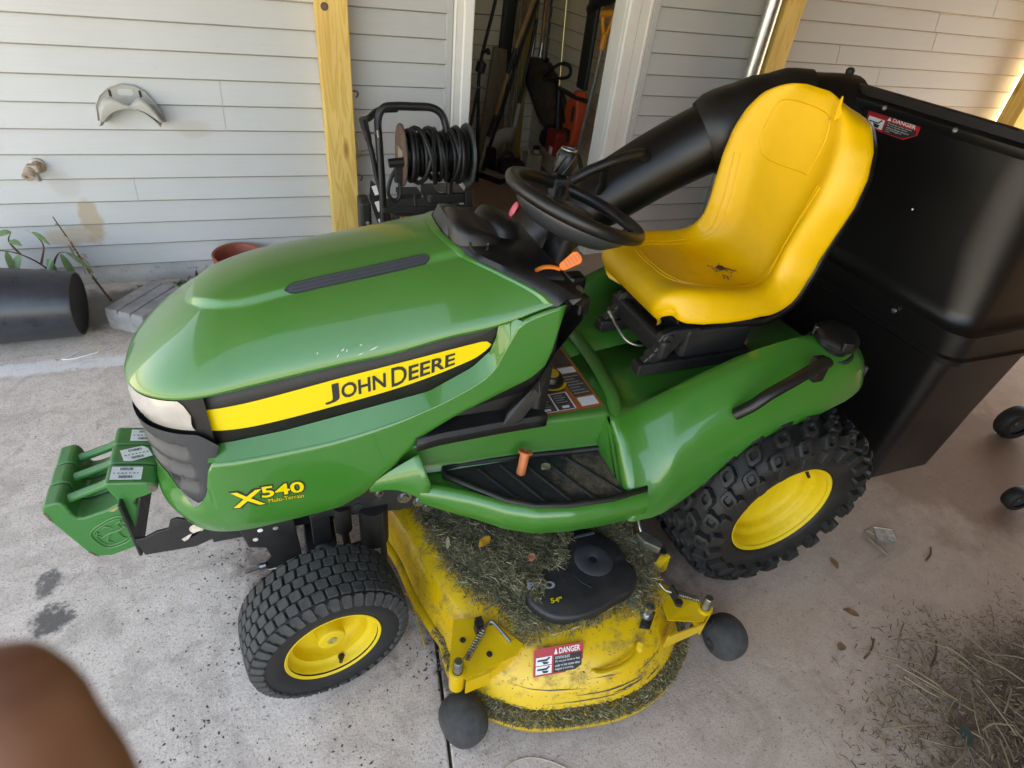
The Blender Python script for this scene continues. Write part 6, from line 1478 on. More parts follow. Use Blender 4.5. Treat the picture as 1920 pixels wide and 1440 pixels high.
# engine, frame and printed pump cover
q = MB(); q.box((0.50, 1.38, 0.30), (0.86, 1.62, 0.50)); q.build('engine', bl, PW, smooth=0, bevel=0.02)
q = MB(); q.prism(rrect(0.655, 1.36, 0.845, 1.52, 0.02), 0.555, 0.60, PXY); q.build('air_filter', M['dark_metal'], PW, smooth=0, bevel=0.008)
q = MB(); q.prism(rrect(0.71, 1.38, 0.835, 1.48, 0.02), 0.60, 0.606, PXY); q.build('filter_plate', M['steel_dull'], PW, smooth=0)
q = MB(); q.box((0.53, 1.37, 0.58), (0.63, 1.47, 0.60)); q.tube([(0.597, 1.37, 0.60), (0.60, 1.36, 0.53)], 0.006, 6); q.build('battery_tray', M['dark_metal'], PW, smooth=0)
q = MB(); q.box((0.45, 1.345, 0.525), (0.875, 1.36, 0.552)); q.box((0.835, 1.345, 0.30), (0.87, 1.38, 0.62)); q.build('frame_bar', M['dark_metal'], PW, smooth=0, bevel=0.004)
q = MB(); q.box((0.50, 1.350, 0.44), (0.80, 1.36, 0.515), rot=Matrix.Rotation(R(-12), 3, 'X')); q.build('pump_cover', bl, PW, smooth=0, bevel=0.006)
q = MB(); fit_text(q, '3600 PSI - 4.0 GPM', lambda a, b: (a, 1.3455 + (b - 0.48) * 0.0, b), 0.522, 0.695, 0.490, 0.508, 0.012); q.build('pump_lettering', M['decal_yellow_dim'], PW, smooth=0, recalc=False)
q = MB(); q.box((0.355, 1.40, 0.32), (0.405, 1.52, 0.555)); q.build('side_tank', M['dark_metal'], PW, smooth=0, bevel=0.012)
q = MB(); q.add([(0.405, 1.392, 0.66), (0.45, 1.385, 0.62), (0.485, 1.375, 0.44), (0.44, 1.38, 0.42), (0.395, 1.39, 0.58)], [(0, 1, 2, 3, 4)]); q.build('side_guard', bl, PW, smooth=0, solid=0.01)
for a, b in (((0.418, 1.386, 0.640), (0.432, 1.384, 0.60)), ((0.428, 1.381, 0.57), (0.443, 1.378, 0.525)), ((0.440, 1.378, 0.49), (0.452, 1.375, 0.452))):
    q = MB(); v = Vector((0.012, -0.001, 0.004)); a, b = Vector(a) - Vector((0, 0.004, 0)), Vector(b) - Vector((0, 0.004, 0)); q.add([a - v, a + v, b + v, b - v], [(0, 1, 2, 3)]); q.build('warning_label', M['white_label'], PW, smooth=0, solid=0.001)
q = MB(); q.lathe([(0, 0.010), (0.006, 0.008), (0.007, 0)], (0.385, 1.398, 0.46), (0, -1, 0.2), 12); q.build('side_screw', M['galv'], PW)
for x in (0.46, 0.80):
    q = MB(); q.lathe([(-0.03, 0.06), (-0.035, 0.12), (-0.02, 0.14), (0.02, 0.14), (0.035, 0.12), (0.03, 0.06)], (x, 1.60, 0.14), (1, 0, 0), 32); q.lathe([(-0.02, 0), (-0.02, 0.06), (0.02, 0.06), (0.02, 0)], (x, 1.60, 0.14), (1, 0, 0), 20); q.build('wheel', M['rubber_rear'], PW, smooth=50)
q = MB(); q.box((0.45, 1.36, 0.10), (0.82, 1.62, 0.31)); q.build('base_frame', bl, PW, smooth=0, bevel=0.01)

# ================================================================== tools in the shed
def pole(q, pts, r, n=8): q.tube(catmull(pts, 4), r, n)
# black string trimmer by the left jamb
t = thing('string_trimmer', (1.47, 3.1, 0), 'black string trimmer standing just inside the left door jamb', 'trimmer')
q = MB(); pole(q, [(1.53, 3.12, 1.40), (1.515, 3.1, 1.241), (1.469, 3.1, 1.025), (1.436, 3.1, 0.846), (1.440, 3.1, 0.60), (1.47, 3.1, 0.05)], 0.012); q.build('shaft', M['dark_tool'], t)
q = MB(); q.lathe([(-0.04, 0.01), (-0.03, 0.035), (0.03, 0.035), (0.04, 0.01)], (1.440, 3.09, 0.845), (0.2, 0, 1), 14); q.tube([(1.44, 3.08, 0.94), (1.475, 3.06, 0.955), (1.48, 3.06, 0.93)], 0.016, 8); q.build('trigger_grip', M['dark_tool'], t)
q = MB(); q.tube([(1.405, 3.07, 0.72), (1.45, 3.07, 0.72)], 0.006, 8); q.lathe([(0, 0.010), (0.02, 0.010), (0.02, 0)], (1.445, 3.06, 0.725), (0, -1, 0), 10); q.build('clamp', M['steel'], t)
q = MB(); pole(q, [(1.425, 3.08, 0.72), (1.40, 3.08, 0.56), (1.37, 3.08, 0.35)], 0.012); q.build('spare_rod', M['dark_tool'], t)
# board
q = MB(); q.add([(1.765, 3.78, 0.88), (1.885, 3.80, 0.86), (1.80, 3.45, 0.004), (1.55, 3.43, 0.004)], [(0, 1, 2, 3)]); q.build('plywood_board', M['board'], smooth=0, solid=0.018, label='plain plywood board leaning on the back wall of the shed', cat='board')
# dark long case, sticks
q = MB(); q.box((1.83, 3.80, 0.0), (1.925, 3.88, 1.6), rot=Matrix.Rotation(R(2), 3, 'Y')); q.build('tool_case', M['dark_tool'], smooth=0, bevel=0.01, label='tall dark narrow case standing in the shed corner', cat='case')
for k, (x, lab) in enumerate(((1.925, 'brown wooden stake beside the tall dark case'), (1.965, 'thin brown wooden stake second from the tall dark case'))):
    q = MB(); pole(q, [(x + 0.02, 3.80, 1.5), (x, 3.72, 0.8), (x - 0.04, 3.60, 0.003)], 0.014); q.build('wooden_stake', M['board'], label=lab, cat='stake', group='stakes in the shed corner')
# pole pruner with yellow wooden handle
t = thing('pole_pruner', (1.57, 3.3, 0), 'long pole pruner with yellow wooden handle sections leaning across the shed', 'pruner')
pr = [(1.90, 3.34, 1.33), (1.818, 3.3, 1.115), (1.764, 3.3, 0.945), (1.719, 3.3, 0.776), (1.653, 3.3, 0.49), (1.60, 3.3, 0.33), (1.545, 3.3, 0.06)]
for i, (mm, r_) in enumerate((('wood_handle', 0.019), ('wood_handle', 0.019), ('dark_tool', 0.017), ('wood_handle', 0.018), ('dark_tool', 0.015), ('brass', 0.012))):
    q = MB(); q.tube([pr[i], pr[i + 1]], r_, 10); q.build('handle_section', M[mm], t)
q = MB(); q.tube([Vector(p_) + Vector((0.045, 0.01, 0.0)) for p_ in pr], 0.013, 8); q.build('pole', M['dark_tool'], t)
# pine stud in the corner
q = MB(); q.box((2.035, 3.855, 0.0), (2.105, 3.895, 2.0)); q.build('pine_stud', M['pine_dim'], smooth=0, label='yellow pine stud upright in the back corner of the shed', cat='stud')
# shovels
def shovel(top, fer, neck, tip, label, side):
    t = thing('shovel', (tip[0], tip[1], 0), label, 'shovel', 'long handled shovels hanging in the shed')
    top, fer, neck, tip = map(Vector, (top, fer, neck, tip))
    q = MB(); q.tube([top, fer], 0.016, 10); q.build('handle', M['wood_handle'], t)
    q = MB(); q.tube([fer, neck], [0.018, 0.014], 10); q.build('ferrule', M['steel'], t)
    d = (tip - neck); ax = Vector((0.25, 0.55, 0.75)); ax = (ax - d.normalized() * ax.dot(d.normalized())).normalized(); nrm = d.normalized().cross(ax)
    P = []
    for k in range(11):
        s = k / 10; w_ = 0.115 * (min(1, s * 6 + 0.25)) * (1 if s < 0.55 else math.cos((s - 0.55) / 0.45 * math.pi / 2) ** 0.7 + 0.02)
        P.append([neck + d * s + ax * w_ * c_ + nrm * side * 0.03 * (1 - c_ * c_) for c_ in (-1, -0.6, -0.2, 0.2, 0.6, 1)])
    q = MB(); q.grid(P); q.build('blade', M['shovel'], t, smooth=60, solid=0.003)
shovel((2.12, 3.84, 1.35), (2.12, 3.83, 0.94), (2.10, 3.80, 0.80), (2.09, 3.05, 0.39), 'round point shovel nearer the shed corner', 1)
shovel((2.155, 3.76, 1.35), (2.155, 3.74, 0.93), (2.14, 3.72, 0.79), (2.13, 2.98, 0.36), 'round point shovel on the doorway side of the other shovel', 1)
q = MB(); pole(q, [(2.19, 3.74, 1.5), (2.19, 3.72, 1.1), (2.185, 3.70, 0.86), (2.17, 3.66, 0.80), (2.17, 3.62, 0.84)], 0.011); q.build('garden_hook', M['dark_tool'], label='dark garden hook hanging beside the shovels', cat='hook tool')
# gold shaft trimmer with loop handle and red engine
t = thing('brush_cutter', (2.05, 3.0, 0.25), 'trimmer with gold shaft, black loop handle and red engine', 'trimmer')
q = MB(); q.tube([(2.05, 3.18, 1.45), (2.05, 3.081, 0.717)], 0.0085, 10); q.build('shaft', M['gold_metal'], t)
q = MB(); q.tube([(2.05, 3.081, 0.717), (2.05, 3.04, 0.55), (2.05, 3.0, 0.46)], [0.02, 0.018, 0.028], 12); q.build('grip', M['dark_tool'], t)
q = MB(); q.tube(catmull([(2.03, 3.342, 0.755), (2.05, 3.25, 0.83), (2.05, 3.10, 0.89), (2.05, 2.963, 0.900), (2.05, 2.93, 0.86), (2.05, 2.98, 0.825), (2.05, 3.12, 0.79), (2.03, 3.28, 0.748)], 5, True), 0.012, 10, closed=True); q.build('loop_handle', M['dark_tool'], t)
q = MB(); q.box((1.98, 2.88, 0.29), (2.12, 3.06, 0.47)); q.build('engine_cover', M['red_dark'], t, smooth=0, bevel=0.03, seg=3)
q = MB(); q.lathe([(0, 0.03), (0.0, 0.085), (0.05, 0.09), (0.06, 0.06), (0.06, 0)], (2.04, 3.06, 0.38), (0, 1, 0.1), 22); q.build('starter_housing', M['dark_tool'], t)
q = MB(); q.box((1.972, 2.905, 0.312), (1.979, 2.955, 0.362)); q.build('white_sticker', M['white_label'], t, smooth=0)
# hedge trimmer in orange plastic
t = thing('hedge_trimmer', (2.0, 2.62, 0.48), 'orange and black hedge trimmer hanging blade up on the shed wall', 'hedge trimmer')
q = MB(); q.box((1.985, 2.56, 0.82), (2.015, 2.69, 1.5)); q.build('blade_cover', M['dark_tool'], t, smooth=0, bevel=0.01)
q = MB(); q.prism([(2.715, 0.735), (2.745, 0.66), (2.70, 0.60), (2.75, 0.565), (2.73, 0.545), (2.67, 0.575), (2.64, 0.48), (2.60, 0.455), (2.56, 0.47), (2.545, 0.56), (2.54, 0.66), (2.57, 0.78), (2.60, 0.82), (2.645, 0.80)], 1.95, 2.03, PYZ); q.build('motor_body', M['red_plastic'], t, smooth=0, bevel=0.016, seg=3)
q = MB(); q.prism(rrect(2.588, 0.485, 2.640, 0.565, 0.016), 1.945, 1.9495, PYZ); q.build('handle_opening', M['print_black'], t, smooth=0)
q = MB(); q.prism(rrect(2.575, 0.62, 2.605, 0.72, 0.012), 1.942, 1.9495, PYZ); q.build('side_vent', M['print_black'], t, smooth=0)
q = MB(); q.tube(catmull([(1.96, 2.90, 0.77), (1.93, 2.74, 0.785), (1.95, 2.60, 0.775), (2.0, 2.50, 0.77)], 5), 0.022, 10, flat=0.6); q.build('hand_guard', M['dark_tool'], t)
# shovel with orange D handle
t = thing('snow_shovel', (1.95, 2.45, 0.05), 'shovel with an orange D handle beside the right door jamb', 'shovel')
a, b, c_, d = Vector((1.95, 2.40, 1.275)), Vector((1.95, 2.255, 1.295)), Vector((1.95, 2.330, 1.16)), Vector((1.95, 2.342, 1.10))
q = MB(); q.tube([a, b], 0.020, 12); q.tube(catmull([a, (1.95, 2.375, 1.21), c_], 4), 0.014, 10); q.tube(catmull([b, (1.95, 2.285, 1.22), c_], 4), 0.014, 10); q.tube([c_ + Vector((0, 0, 0.02)), d], [0.020, 0.022], 12); q.build('d_handle', M['orange_dim'], t)
q = MB(); q.tube([d, (1.95, 2.373, 0.879)], 0.012, 12); q.tube([(1.95, 2.373, 0.879), (1.95, 2.42, 0.60), (1.95, 2.44, 0.46)], 0.013, 12); q.build('shaft', M['pipe_dim'], t)
q = MB(); q.tube(catmull([(1.95, 2.44, 0.46), (1.95, 2.36, 0.40), (1.95, 2.30, 0.33), (1.95, 2.30, 0.2)], 4), 0.015, 10); q.add([(1.90, 2.38, 0.30), (2.06, 2.26, 0.30), (2.04, 2.24, 0.01), (1.90, 2.36, 0.01)], [(0, 1, 2, 3)]); q.build('blade', M['shovel'], t, smooth=0)
q = MB(); pole(q, [(1.90, 2.10, 0.94), (1.90, 2.09, 0.80), (1.90, 2.085, 0.67)], 0.012); 
t = thing('ice_scraper', (1.9, 2.085, 0.0), 'dark handled scraper with pale blade tucked behind the right jamb', 'scraper'); q.tube([(1.90, 2.09, 0.79), (1.90, 2.088, 0.73)], 0.02, 8); q.build('handle', M['dark_tool'], t)
q = MB(); q.add([(1.89, 2.11, 0.67), (1.89, 2.06, 0.67), (1.90, 2.05, 0.40), (1.90, 2.07, 0.15), (1.90, 2.13, 0.30)], [(0, 1, 2, 3, 4)]); q.build('blade', M['pipe_dim'], t, smooth=0, solid=0.004)
q = MB(); q.tube(catmull([(2.0, 2.66, 1.27), (1.98, 2.55, 1.32), (1.98, 2.40, 1.37), (2.0, 2.3, 1.4)], 5), [0.035] * 8 + [0.045] * 8, 12); q.build('leaf_blower_tube', M['dark_tool'], label='glossy black blower tube hanging above the orange D handle', cat='blower')
# things on the shed floor
t = thing('push_broom', (1.62, 3.3, 0), 'push broom head with pale top lying on the shed floor', 'broom')
Rm = Matrix.Translation((1.62, 3.31, 0.0)) @ Matrix.Rotation(R(-58), 4, 'Z')
q = MB(); q.box((-0.17, -0.035, 0.045), (0.17, 0.035, 0.07)); q.xf(Rm); q.build('head', M['grey_dim'], t, smooth=0, bevel=0.006)
q = MB(); q.box((-0.165, -0.04, 0.002), (0.165, 0.03, 0.045)); q.xf(Rm); q.build('bristles', M['dark_tool'], t, smooth=0)
t = thing('fuel_can', (1.80, 3.25, 0), 'black jug with a round handle hole on the shed floor', 'jug')
q = MB(); q.box((1.70, 3.20, 0.0), (1.90, 3.34, 0.16)); q.build('body', M['dark_tool'], t, smooth=0, bevel=0.02, seg=3)
q = MB(); q.tube([(1.755 + 0.042 * math.cos(a), 3.24, 0.195 + 0.034 * math.sin(a)) for a in [2 * math.pi * k / 18 for k in range(18)]], 0.016, 8, closed=True); q.build('handle_ring', M['dark_tool'], t)
t = thing('cream_jug', (1.99, 3.3, 0), 'cream plastic jug with dark cap on the shed floor', 'jug')
q = MB(); q.box((1.93, 3.25, 0.0), (2.06, 3.38, 0.20)); q.lathe([(0.18, 0.035), (0.235, 0.026), (0.235, 0)], (2.03, 3.31, 0), (0, 0, 1), 16); q.tube(catmull([(1.90, 3.28, 0.12), (1.89, 3.28, 0.235), (1.94, 3.28, 0.245), (1.96, 3.28, 0.18)], 5), 0.012, 8); q.build('body', M['cream'], t, smooth=40, bevel=0.02)
q = MB(); q.lathe([(0.232, 0.029), (0.255, 0.029), (0.255, 0)], (2.03, 3.31, 0), (0, 0, 1), 16); q.build('cap', M['dark_tool'], t)
t = thing('cream_trimmer', (1.75, 3.5, 0), 'cream trimmer guard with dark shaft standing behind the jugs', 'trimmer')
q = MB(); P = []
for k in range(13):
    a = R(75 + 120 * k / 12); P.append([(1.85 + r_ * math.cos(a), 3.50, 0.13 + r_ * math.sin(a)) for r_ in (0.10, 0.22)])
q.grid(P); q.build('guard', M['cream'], t, smooth=40, solid=0.02)
q = MB(); q.tube([(1.90, 3.52, 0.34), (1.935, 3.55, 0.52)], 0.022, 10); q.build('boom', M['cream'], t)
q = MB(); q.tube([(1.935, 3.55, 0.52), (1.99, 3.6, 0.80), (2.05, 3.65, 1.1)], 0.014, 10); q.build('boom', M['dark_tool'], t)
q = MB(); q.box((1.655, 3.42, 0.0), (1.73, 3.55, 0.20)); q.build('black_box', M['dark_tool'], smooth=0, bevel=0.012, label='small black box on the shed floor behind the broom', cat='box')
t = thing('chain_saw', (1.93, 2.35, 0), 'orange chainsaw on the shed floor behind the chute handle', 'chainsaw')
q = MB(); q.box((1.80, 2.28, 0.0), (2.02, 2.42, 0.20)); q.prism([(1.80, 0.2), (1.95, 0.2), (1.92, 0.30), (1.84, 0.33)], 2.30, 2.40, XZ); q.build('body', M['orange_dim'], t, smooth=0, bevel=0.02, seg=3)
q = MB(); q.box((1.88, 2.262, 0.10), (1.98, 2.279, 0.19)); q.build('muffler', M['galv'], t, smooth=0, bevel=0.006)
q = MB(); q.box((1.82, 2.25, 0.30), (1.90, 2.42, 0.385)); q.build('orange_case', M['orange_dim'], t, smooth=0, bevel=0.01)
# ================================================================== grass clippings, straw, leaves, specks
def island_mat(name, cols, rough=0.8):
    m, n_, l_, p = node_mat(name)
    g = n_.new('ShaderNodeNewGeometry'); r = n_.new('ShaderNodeValToRGB'); l_.new(g.outputs['Random Per Island'], r.inputs[0])
    r.color_ramp.interpolation = 'CONSTANT'
    el = r.color_ramp.elements
    while len(el) < len(cols): el.new(0.5)
    for i, c in enumerate(cols): el[i].position = i / len(cols); el[i].color = (*c, 1)
    l_.new(r.outputs[0], p.inputs['Base Color']); p.inputs['Roughness'].default_value = rough
    return m
M['clip'] = island_mat('grass_clippings', [(0.20, 0.185, 0.075), (0.15, 0.15, 0.060), (0.26, 0.22, 0.10), (0.11, 0.11, 0.05), (0.31, 0.25, 0.13), (0.20, 0.155, 0.08), (0.12, 0.095, 0.05), (0.42, 0.35, 0.21), (0.17, 0.165, 0.065), (0.14, 0.135, 0.07), (0.09, 0.085, 0.045)])
M['strawmix'] = island_mat('straw_litter', [(0.20, 0.13, 0.075), (0.27, 0.19, 0.11), (0.13, 0.085, 0.05), (0.09, 0.06, 0.04), (0.36, 0.27, 0.17), (0.16, 0.11, 0.07)])
M['speck'] = island_mat('floor_specks', [(0.10, 0.07, 0.05), (0.06, 0.045, 0.035), (0.16, 0.115, 0.08), (0.20, 0.12, 0.08), (0.08, 0.065, 0.055)])
def blade(q, o, ang, L_, w_, lift=0.0, curl=0.3, tw=0.0):
    dx, dy = math.cos(ang), math.sin(ang); nx, ny = -dy, dx
    c, s = math.cos(tw), math.sin(tw); b = len(q.v)
    for k, t in enumerate((-0.5, 0.0, 0.5)):
        x = o[0] + dx * L_ * t + nx * curl * L_ * (0.25 - t * t); y = o[1] + dy * L_ * t + ny * curl * L_ * (0.25 - t * t); z = o[2] + lift * L_ * t
        ww = w_ * (1.0 if k == 1 else 0.55)
        q.v.append((x + nx * ww * c, y + ny * ww * c, z + ww * s)); q.v.append((x - nx * ww * c, y - ny * ww * c, z - ww * s))
    q.f += [(b, b + 1, b + 3, b + 2), (b + 2, b + 3, b + 5, b + 4)]; q.m += [0, 0]
from mathutils.geometry import intersect_point_tri_2d
def in_poly(x, y, P):
    c = False; j = len(P) - 1
    for i in range(len(P)):
        if (P[i][1] > y) != (P[j][1] > y) and x < (P[j][0] - P[i][0]) * (y - P[i][1]) / (P[j][1] - P[i][1]) + P[i][0]: c = not c
        j = i
    return c
GP = [(0.245, 0.0), (0.262, -0.08), (0.272, -0.20), (0.292, -0.30), (0.318, -0.40), (0.345, -0.462), (0.385, -0.50), (0.41, -0.555), (0.43, -0.595), (0.465, -0.603), (0.50, -0.592), (0.56, -0.607), (0.63, -0.605), (0.70, -0.592), (0.735, -0.60), (0.80, -0.605), (0.845, -0.55), (0.872, -0.47), (0.885, -0.33), (0.885, 0.0)]
rg = random.Random(3)
q = MB()
COVP = [(0.64 + (x - 0.64) * 0.97, -0.475 + (y + 0.475) * 0.97) for x, y in BC]
# a felted mat of old cuttings underneath, with an uneven surface
def mound(x, y):
    d = 0.010 + 0.010 * math.sin(x * 23 + 1) * math.sin(y * 19) + 0.006 * math.sin(x * 61 + y * 47)
    d += 0.024 * math.exp(-(((x - 0.50) / 0.14) ** 2 + ((y + 0.36) / 0.14) ** 2))
    return max(0.002, d)
n = 0
while n < 34000:
    x = rg.uniform(0.235, 0.895); y = rg.uniform(-0.615, 0.0)
    jx_, jy_ = x + rg.gauss(0, 0.010), y + rg.gauss(0, 0.010)
    if not in_poly(jx_, jy_, GP): continue
    if in_poly(x, y, COVP):
        # clippings creep over the lettered tip and the upper edge of the cover
        edge = min(((x - 0.46) ** 2 + (y + 0.47) ** 2) ** 0.5 / 0.07, ((x - 0.575) ** 2 + (y + 0.40) ** 2) ** 0.5 / 0.055, ((x - 0.62) ** 2 + (y + 0.34) ** 2) ** 0.5 / 0.05)
        if edge > 1 or rg.random() > 0.75: continue
        z = 0.262 + rg.uniform(0, 0.006)
    else:
        nearfront = min(1, max(0.15, (x - 0.25) / 0.06))
        z = 0.224 + mound(x, y) * rg.uniform(0.25, 1.0) * nearfront
        if y < -0.56: z -= (-y - 0.56) * 0.3
    blade(q, (x, y, z), rg.uniform(0, 6.28), rg.choice((0.007, 0.010, 0.012, 0.016, 0.026)) * rg.uniform(0.8, 1.2), rg.uniform(0.0005, 0.0012), rg.uniform(-0.35, 0.35), rg.uniform(-0.6, 0.6), rg.uniform(-1.2, 1.2)); n += 1
q.build('grass_clippings', M['clip'], smooth=0, recalc=False, kind='stuff', label='matted olive grass clippings covering the top of the mower deck', cat='grass clippings')
# bed under the loose blades
q = MB(); GPs = [(0.56 + (a - 0.56) * 0.97, b * 0.97) for a, b in GP]; idx = {}
for i in range(61):
    for j in range(61):
        x = lerp(0.262, 0.872, i / 60); y = lerp(0.0, -0.60, j / 60)
        if in_poly(x, y, GPs): idx[i, j] = len(q.v); q.v.append((x, y, 0.2235 + mound(x, y) * 0.55 - max(0, -y - 0.55) * 0.3))
for (i, j) in idx:
    if all(k in idx for k in ((i + 1, j), (i + 1, j + 1), (i, j + 1))): q.f.append((idx[i, j], idx[i, j + 1], idx[i + 1, j + 1], idx[i + 1, j])); q.m.append(0)
M['bed'] = mat('clipping_bed', (0.15, 0.145, 0.08), 0.95, c2=(0.08, 0.075, 0.045), vscale=90, bump=1.0, bscale=260)
q.build('clipping_bed', M['bed'], smooth=40, kind='stuff', label='packed layer of old cuttings under the loose clippings on the deck', cat='grass clippings')
# on the lower flange
q = MB(); fa = offset(TOPS, lambda u, p: 0.012 + 0.058 * lobe(u, p)); fb = offset(TOPS, lambda u, p: 0.026 + 0.088 * lobe(u, p))
for k in range(5200):
    i = rg.randrange(14, 58); i = min(i, len(fa) - 2); f = rg.random(); t = rg.random() ** 0.8
    if i < 22 and rg.random() > 0.5: continue
    ax_ = lerp(fa[i][0], fa[i + 1][0], f); ay = lerp(fa[i][1], fa[i + 1][1], f); bx_ = lerp(fb[i][0], fb[i + 1][0], f); by = lerp(fb[i][1], fb[i + 1][1], f)
    blade(q, (lerp(ax_, bx_, t), lerp(ay, by, t), lerp(0.084, 0.070, t) + rg.uniform(0, 0.012) * (1 - t)), rg.uniform(0, 6.28), rg.uniform(0.006, 0.020), rg.uniform(0.0007, 0.0015), rg.uniform(-0.3, 0.3), rg.uniform(-0.5, 0.5), rg.uniform(-1.2, 1.2))
q.build('flange_clippings', M['clip'], smooth=0, recalc=False, kind='stuff', label='grass clippings lying on the lower rim of the mower deck', cat='grass clippings')
# loose grass bits stuck to the yellow paint of the lobe and front edge
q = MB()
for k in range(420):
    x = rg.uniform(0.22, 0.84); u = rg.uniform(0.10, 0.74); z = 0.09 + 0.12 * rg.random() ** 0.7
    p_ = deck_pt(u, z); blade(q, p_ + Vector((0, -0.001, 0.0012)), rg.uniform(0, 6.28), rg.uniform(0.003, 0.009), rg.uniform(0.0004, 0.0010), 0, 0.3, 0.4)
q.build('stuck_clippings', M['clip'], smooth=0, recalc=False, kind='stuff', label='small grass bits stuck to the yellow deck paint', cat='grass clippings')

# leaves on the deck and the floor
def lying_leaf(o, L_, W_, ang, m_, label, tilt=0.3, z=0.002, name='fallen_leaf', wavy=0.25):
    q = MB(); P = []
    for k in range(7):
        t = k / 6; w_ = W_ * math.sin(math.pi * min(1, t * 0.94 + 0.03)) ** 0.7
        P.append([(-L_ / 2 + L_ * t, s * w_, wavy * w_ * abs(s) + tilt * L_ * (t - 0.5) * 0.4 + 0.1 * W_ * math.sin(t * 7)) for s in (-1, -0.4, 0.4, 1)])
    q.grid(P); mz = min(v[2] for v in q.v)
    q.xf(Matrix.Translation((o[0], o[1], o[2] + z - mz)) @ Matrix.Rotation(ang, 4, 'Z')); q.build(name, m_, smooth=60, label=label, cat='leaf')
lying_leaf((0.415, -0.325, 0.262), 0.040, 0.013, 0.5, M['gold_leaf'], 'small golden leaf on the clippings left of the belt cover', 0.5)
lying_leaf((0.522, -0.405, 0.262), 0.024, 0.011, 1.0, M['orange_leaf'], 'pale orange leaf fragment beside the belt cover')
lying_leaf((0.390, -0.14, 0.250), 0.050, 0.018, 0.9, M['olive_leaf'], 'olive green leaf on the clippings under the footrest edge', 0.6)
lying_leaf((0.505, -0.155, 0.250), 0.038, 0.014, -0.3, M['dry_leaf'], 'brown crumpled leaf on the clippings under the footrest', 0.6)
lying_leaf((0.322, -0.29, 0.245), 0.030, 0.006, 1.3, M['straw'], 'thin pale leaf standing in the clippings near the yellow edge', 0.9)
lying_leaf((0.578, -0.292, ZM), 0.028, 0.013, 0.4, M['olive_leaf'], 'pale dried leaf lying on the black foot mat', 0.2)
for k, (x, y, l_, lab) in enumerate(((1.61, -0.535, 0.042, 'dark curled leaf on the floor behind the rear tyre'), (1.79, -0.33, 0.036, 'flat brown leaf on the floor below the hopper'), (1.52, -0.70, 0.045, 'shredded brown leaf on the floor right of the rear gauge wheel'), (1.40, -0.78, 0.036, 'thin twisted leaf on the floor between gauge wheel and straw pile'))):
    lying_leaf((x, y, 0), l_, 0.012, rnd.uniform(0, 6), M['dry_leaf'], lab, 0.4, wavy=0.5)
lying_leaf((-0.545, 0.62, 0), 0.022, 0.008, 0.5, M['stem'], 'dark crumpled leaf on the floor left of the headlight', 0.5, wavy=0.6)
for k, (x, y, lab) in enumerate(((-0.845, 1.305, 'bright yellow petal on the floor by the bucket base'), (-0.80, 1.27, 'smaller yellow petal on the floor, farther from the bucket'))):
    lying_leaf((x, y, 0), 0.014 - 0.004 * k, 0.005, 0.3 + k, M['petal'], lab, 0.2, name='petal')
# white cut cord and twine
q = MB(); q.tube(catmull([(-0.86, 1.26, 0.003), (-0.895, 1.225, 0.003), (-0.91, 1.212, 0.003), (-0.87, 1.21, 0.003), (-0.80, 1.235, 0.003), (-0.785, 1.245, 0.003)], 5), 0.0026, 6); q.build('white_cord', M['white_label'], label='short bent piece of white cord on the floor below the bucket', cat='cord')
q = MB(); q.tube(catmull([(0.30, -0.81, 0.002), (0.34, -0.775, 0.002), (0.40, -0.77, 0.002), (0.46, -0.80, 0.002), (0.52, -0.86, 0.002), (0.54, -0.9, 0.002)], 6), 0.0016, 6); q.build('trimmer_line', M['cream'], label='thin curved trimmer line on the floor at the bottom edge', cat='cord')
# paper tag litter
t = thing('litter_tag', (1.885, -0.49, 0), 'small silver foil tag lying on the floor behind the rear tyre', 'litter')
q = MB(); q.box((1.855, -0.52, 0.006), (1.925, -0.465, 0.012), rot=Matrix.Rotation(R(-25), 3, 'Z') @ Matrix.Rotation(R(8), 3, 'X')); q.build('tag', M['foil'], t, smooth=0, bevel=0.003)
q = MB(); q.tube(catmull([(1.86, -0.48, 0.006), (1.84, -0.455, 0.006), (1.825, -0.475, 0.004), (1.83, -0.53, 0.004), (1.835, -0.56, 0.003)], 5), 0.003, 6); q.build('tie', M['straw'], t)

# straw heap in the right foreground
q = MB(); n = 0
while n < 17000:
    x = rg.gauss(1.84, 0.30); y = rg.gauss(-1.20, 0.19)
    e = (x - 1.32) * 0.75 + (-0.80 - y) * 0.9
    if e < 0.0 or y > -0.72 + 0.1 * math.sin(x * 9) or x > 3.0: continue
    if rg.random() > min(1, e * 4.5 + 0.05): continue
    h = min(0.022, e * 0.06)
    blade(q, (x, y, 0.002 + h * rg.random()), rg.uniform(0, 6.28), rg.uniform(0.006, 0.024), rg.uniform(0.0007, 0.0020), rg.uniform(-0.10, 0.10), rg.uniform(-0.5, 0.5), rg.uniform(-0.5, 0.5)); n += 1
q.build('straw_heap', M['strawmix'], smooth=0, recalc=False, kind='stuff', label='scattered heap of dry straw and debris on the floor, bottom right', cat='straw')
q = MB()
for k in range(190):
    x = rg.gauss(1.72, 0.25); y = rg.gauss(-1.13, 0.14); e = (x - 1.32) * 0.75 + (-0.80 - y) * 0.9
    if e < 0.0 or y > -0.74: continue
    a = rg.uniform(0, 6.28); L_ = rg.uniform(0.05, 0.17); z = 0.006 + rg.random() * 0.025
    P = catmull([(x, y, z), (x + math.cos(a) * L_ * 0.5 + rg.gauss(0, 0.008), y + math.sin(a) * L_ * 0.5 + rg.gauss(0, 0.008), z + rg.uniform(-0.004, 0.012)), (x + math.cos(a) * L_, y + math.sin(a) * L_, z)], 4)
    q.tube(P, rg.uniform(0.0012, 0.0026), 5)
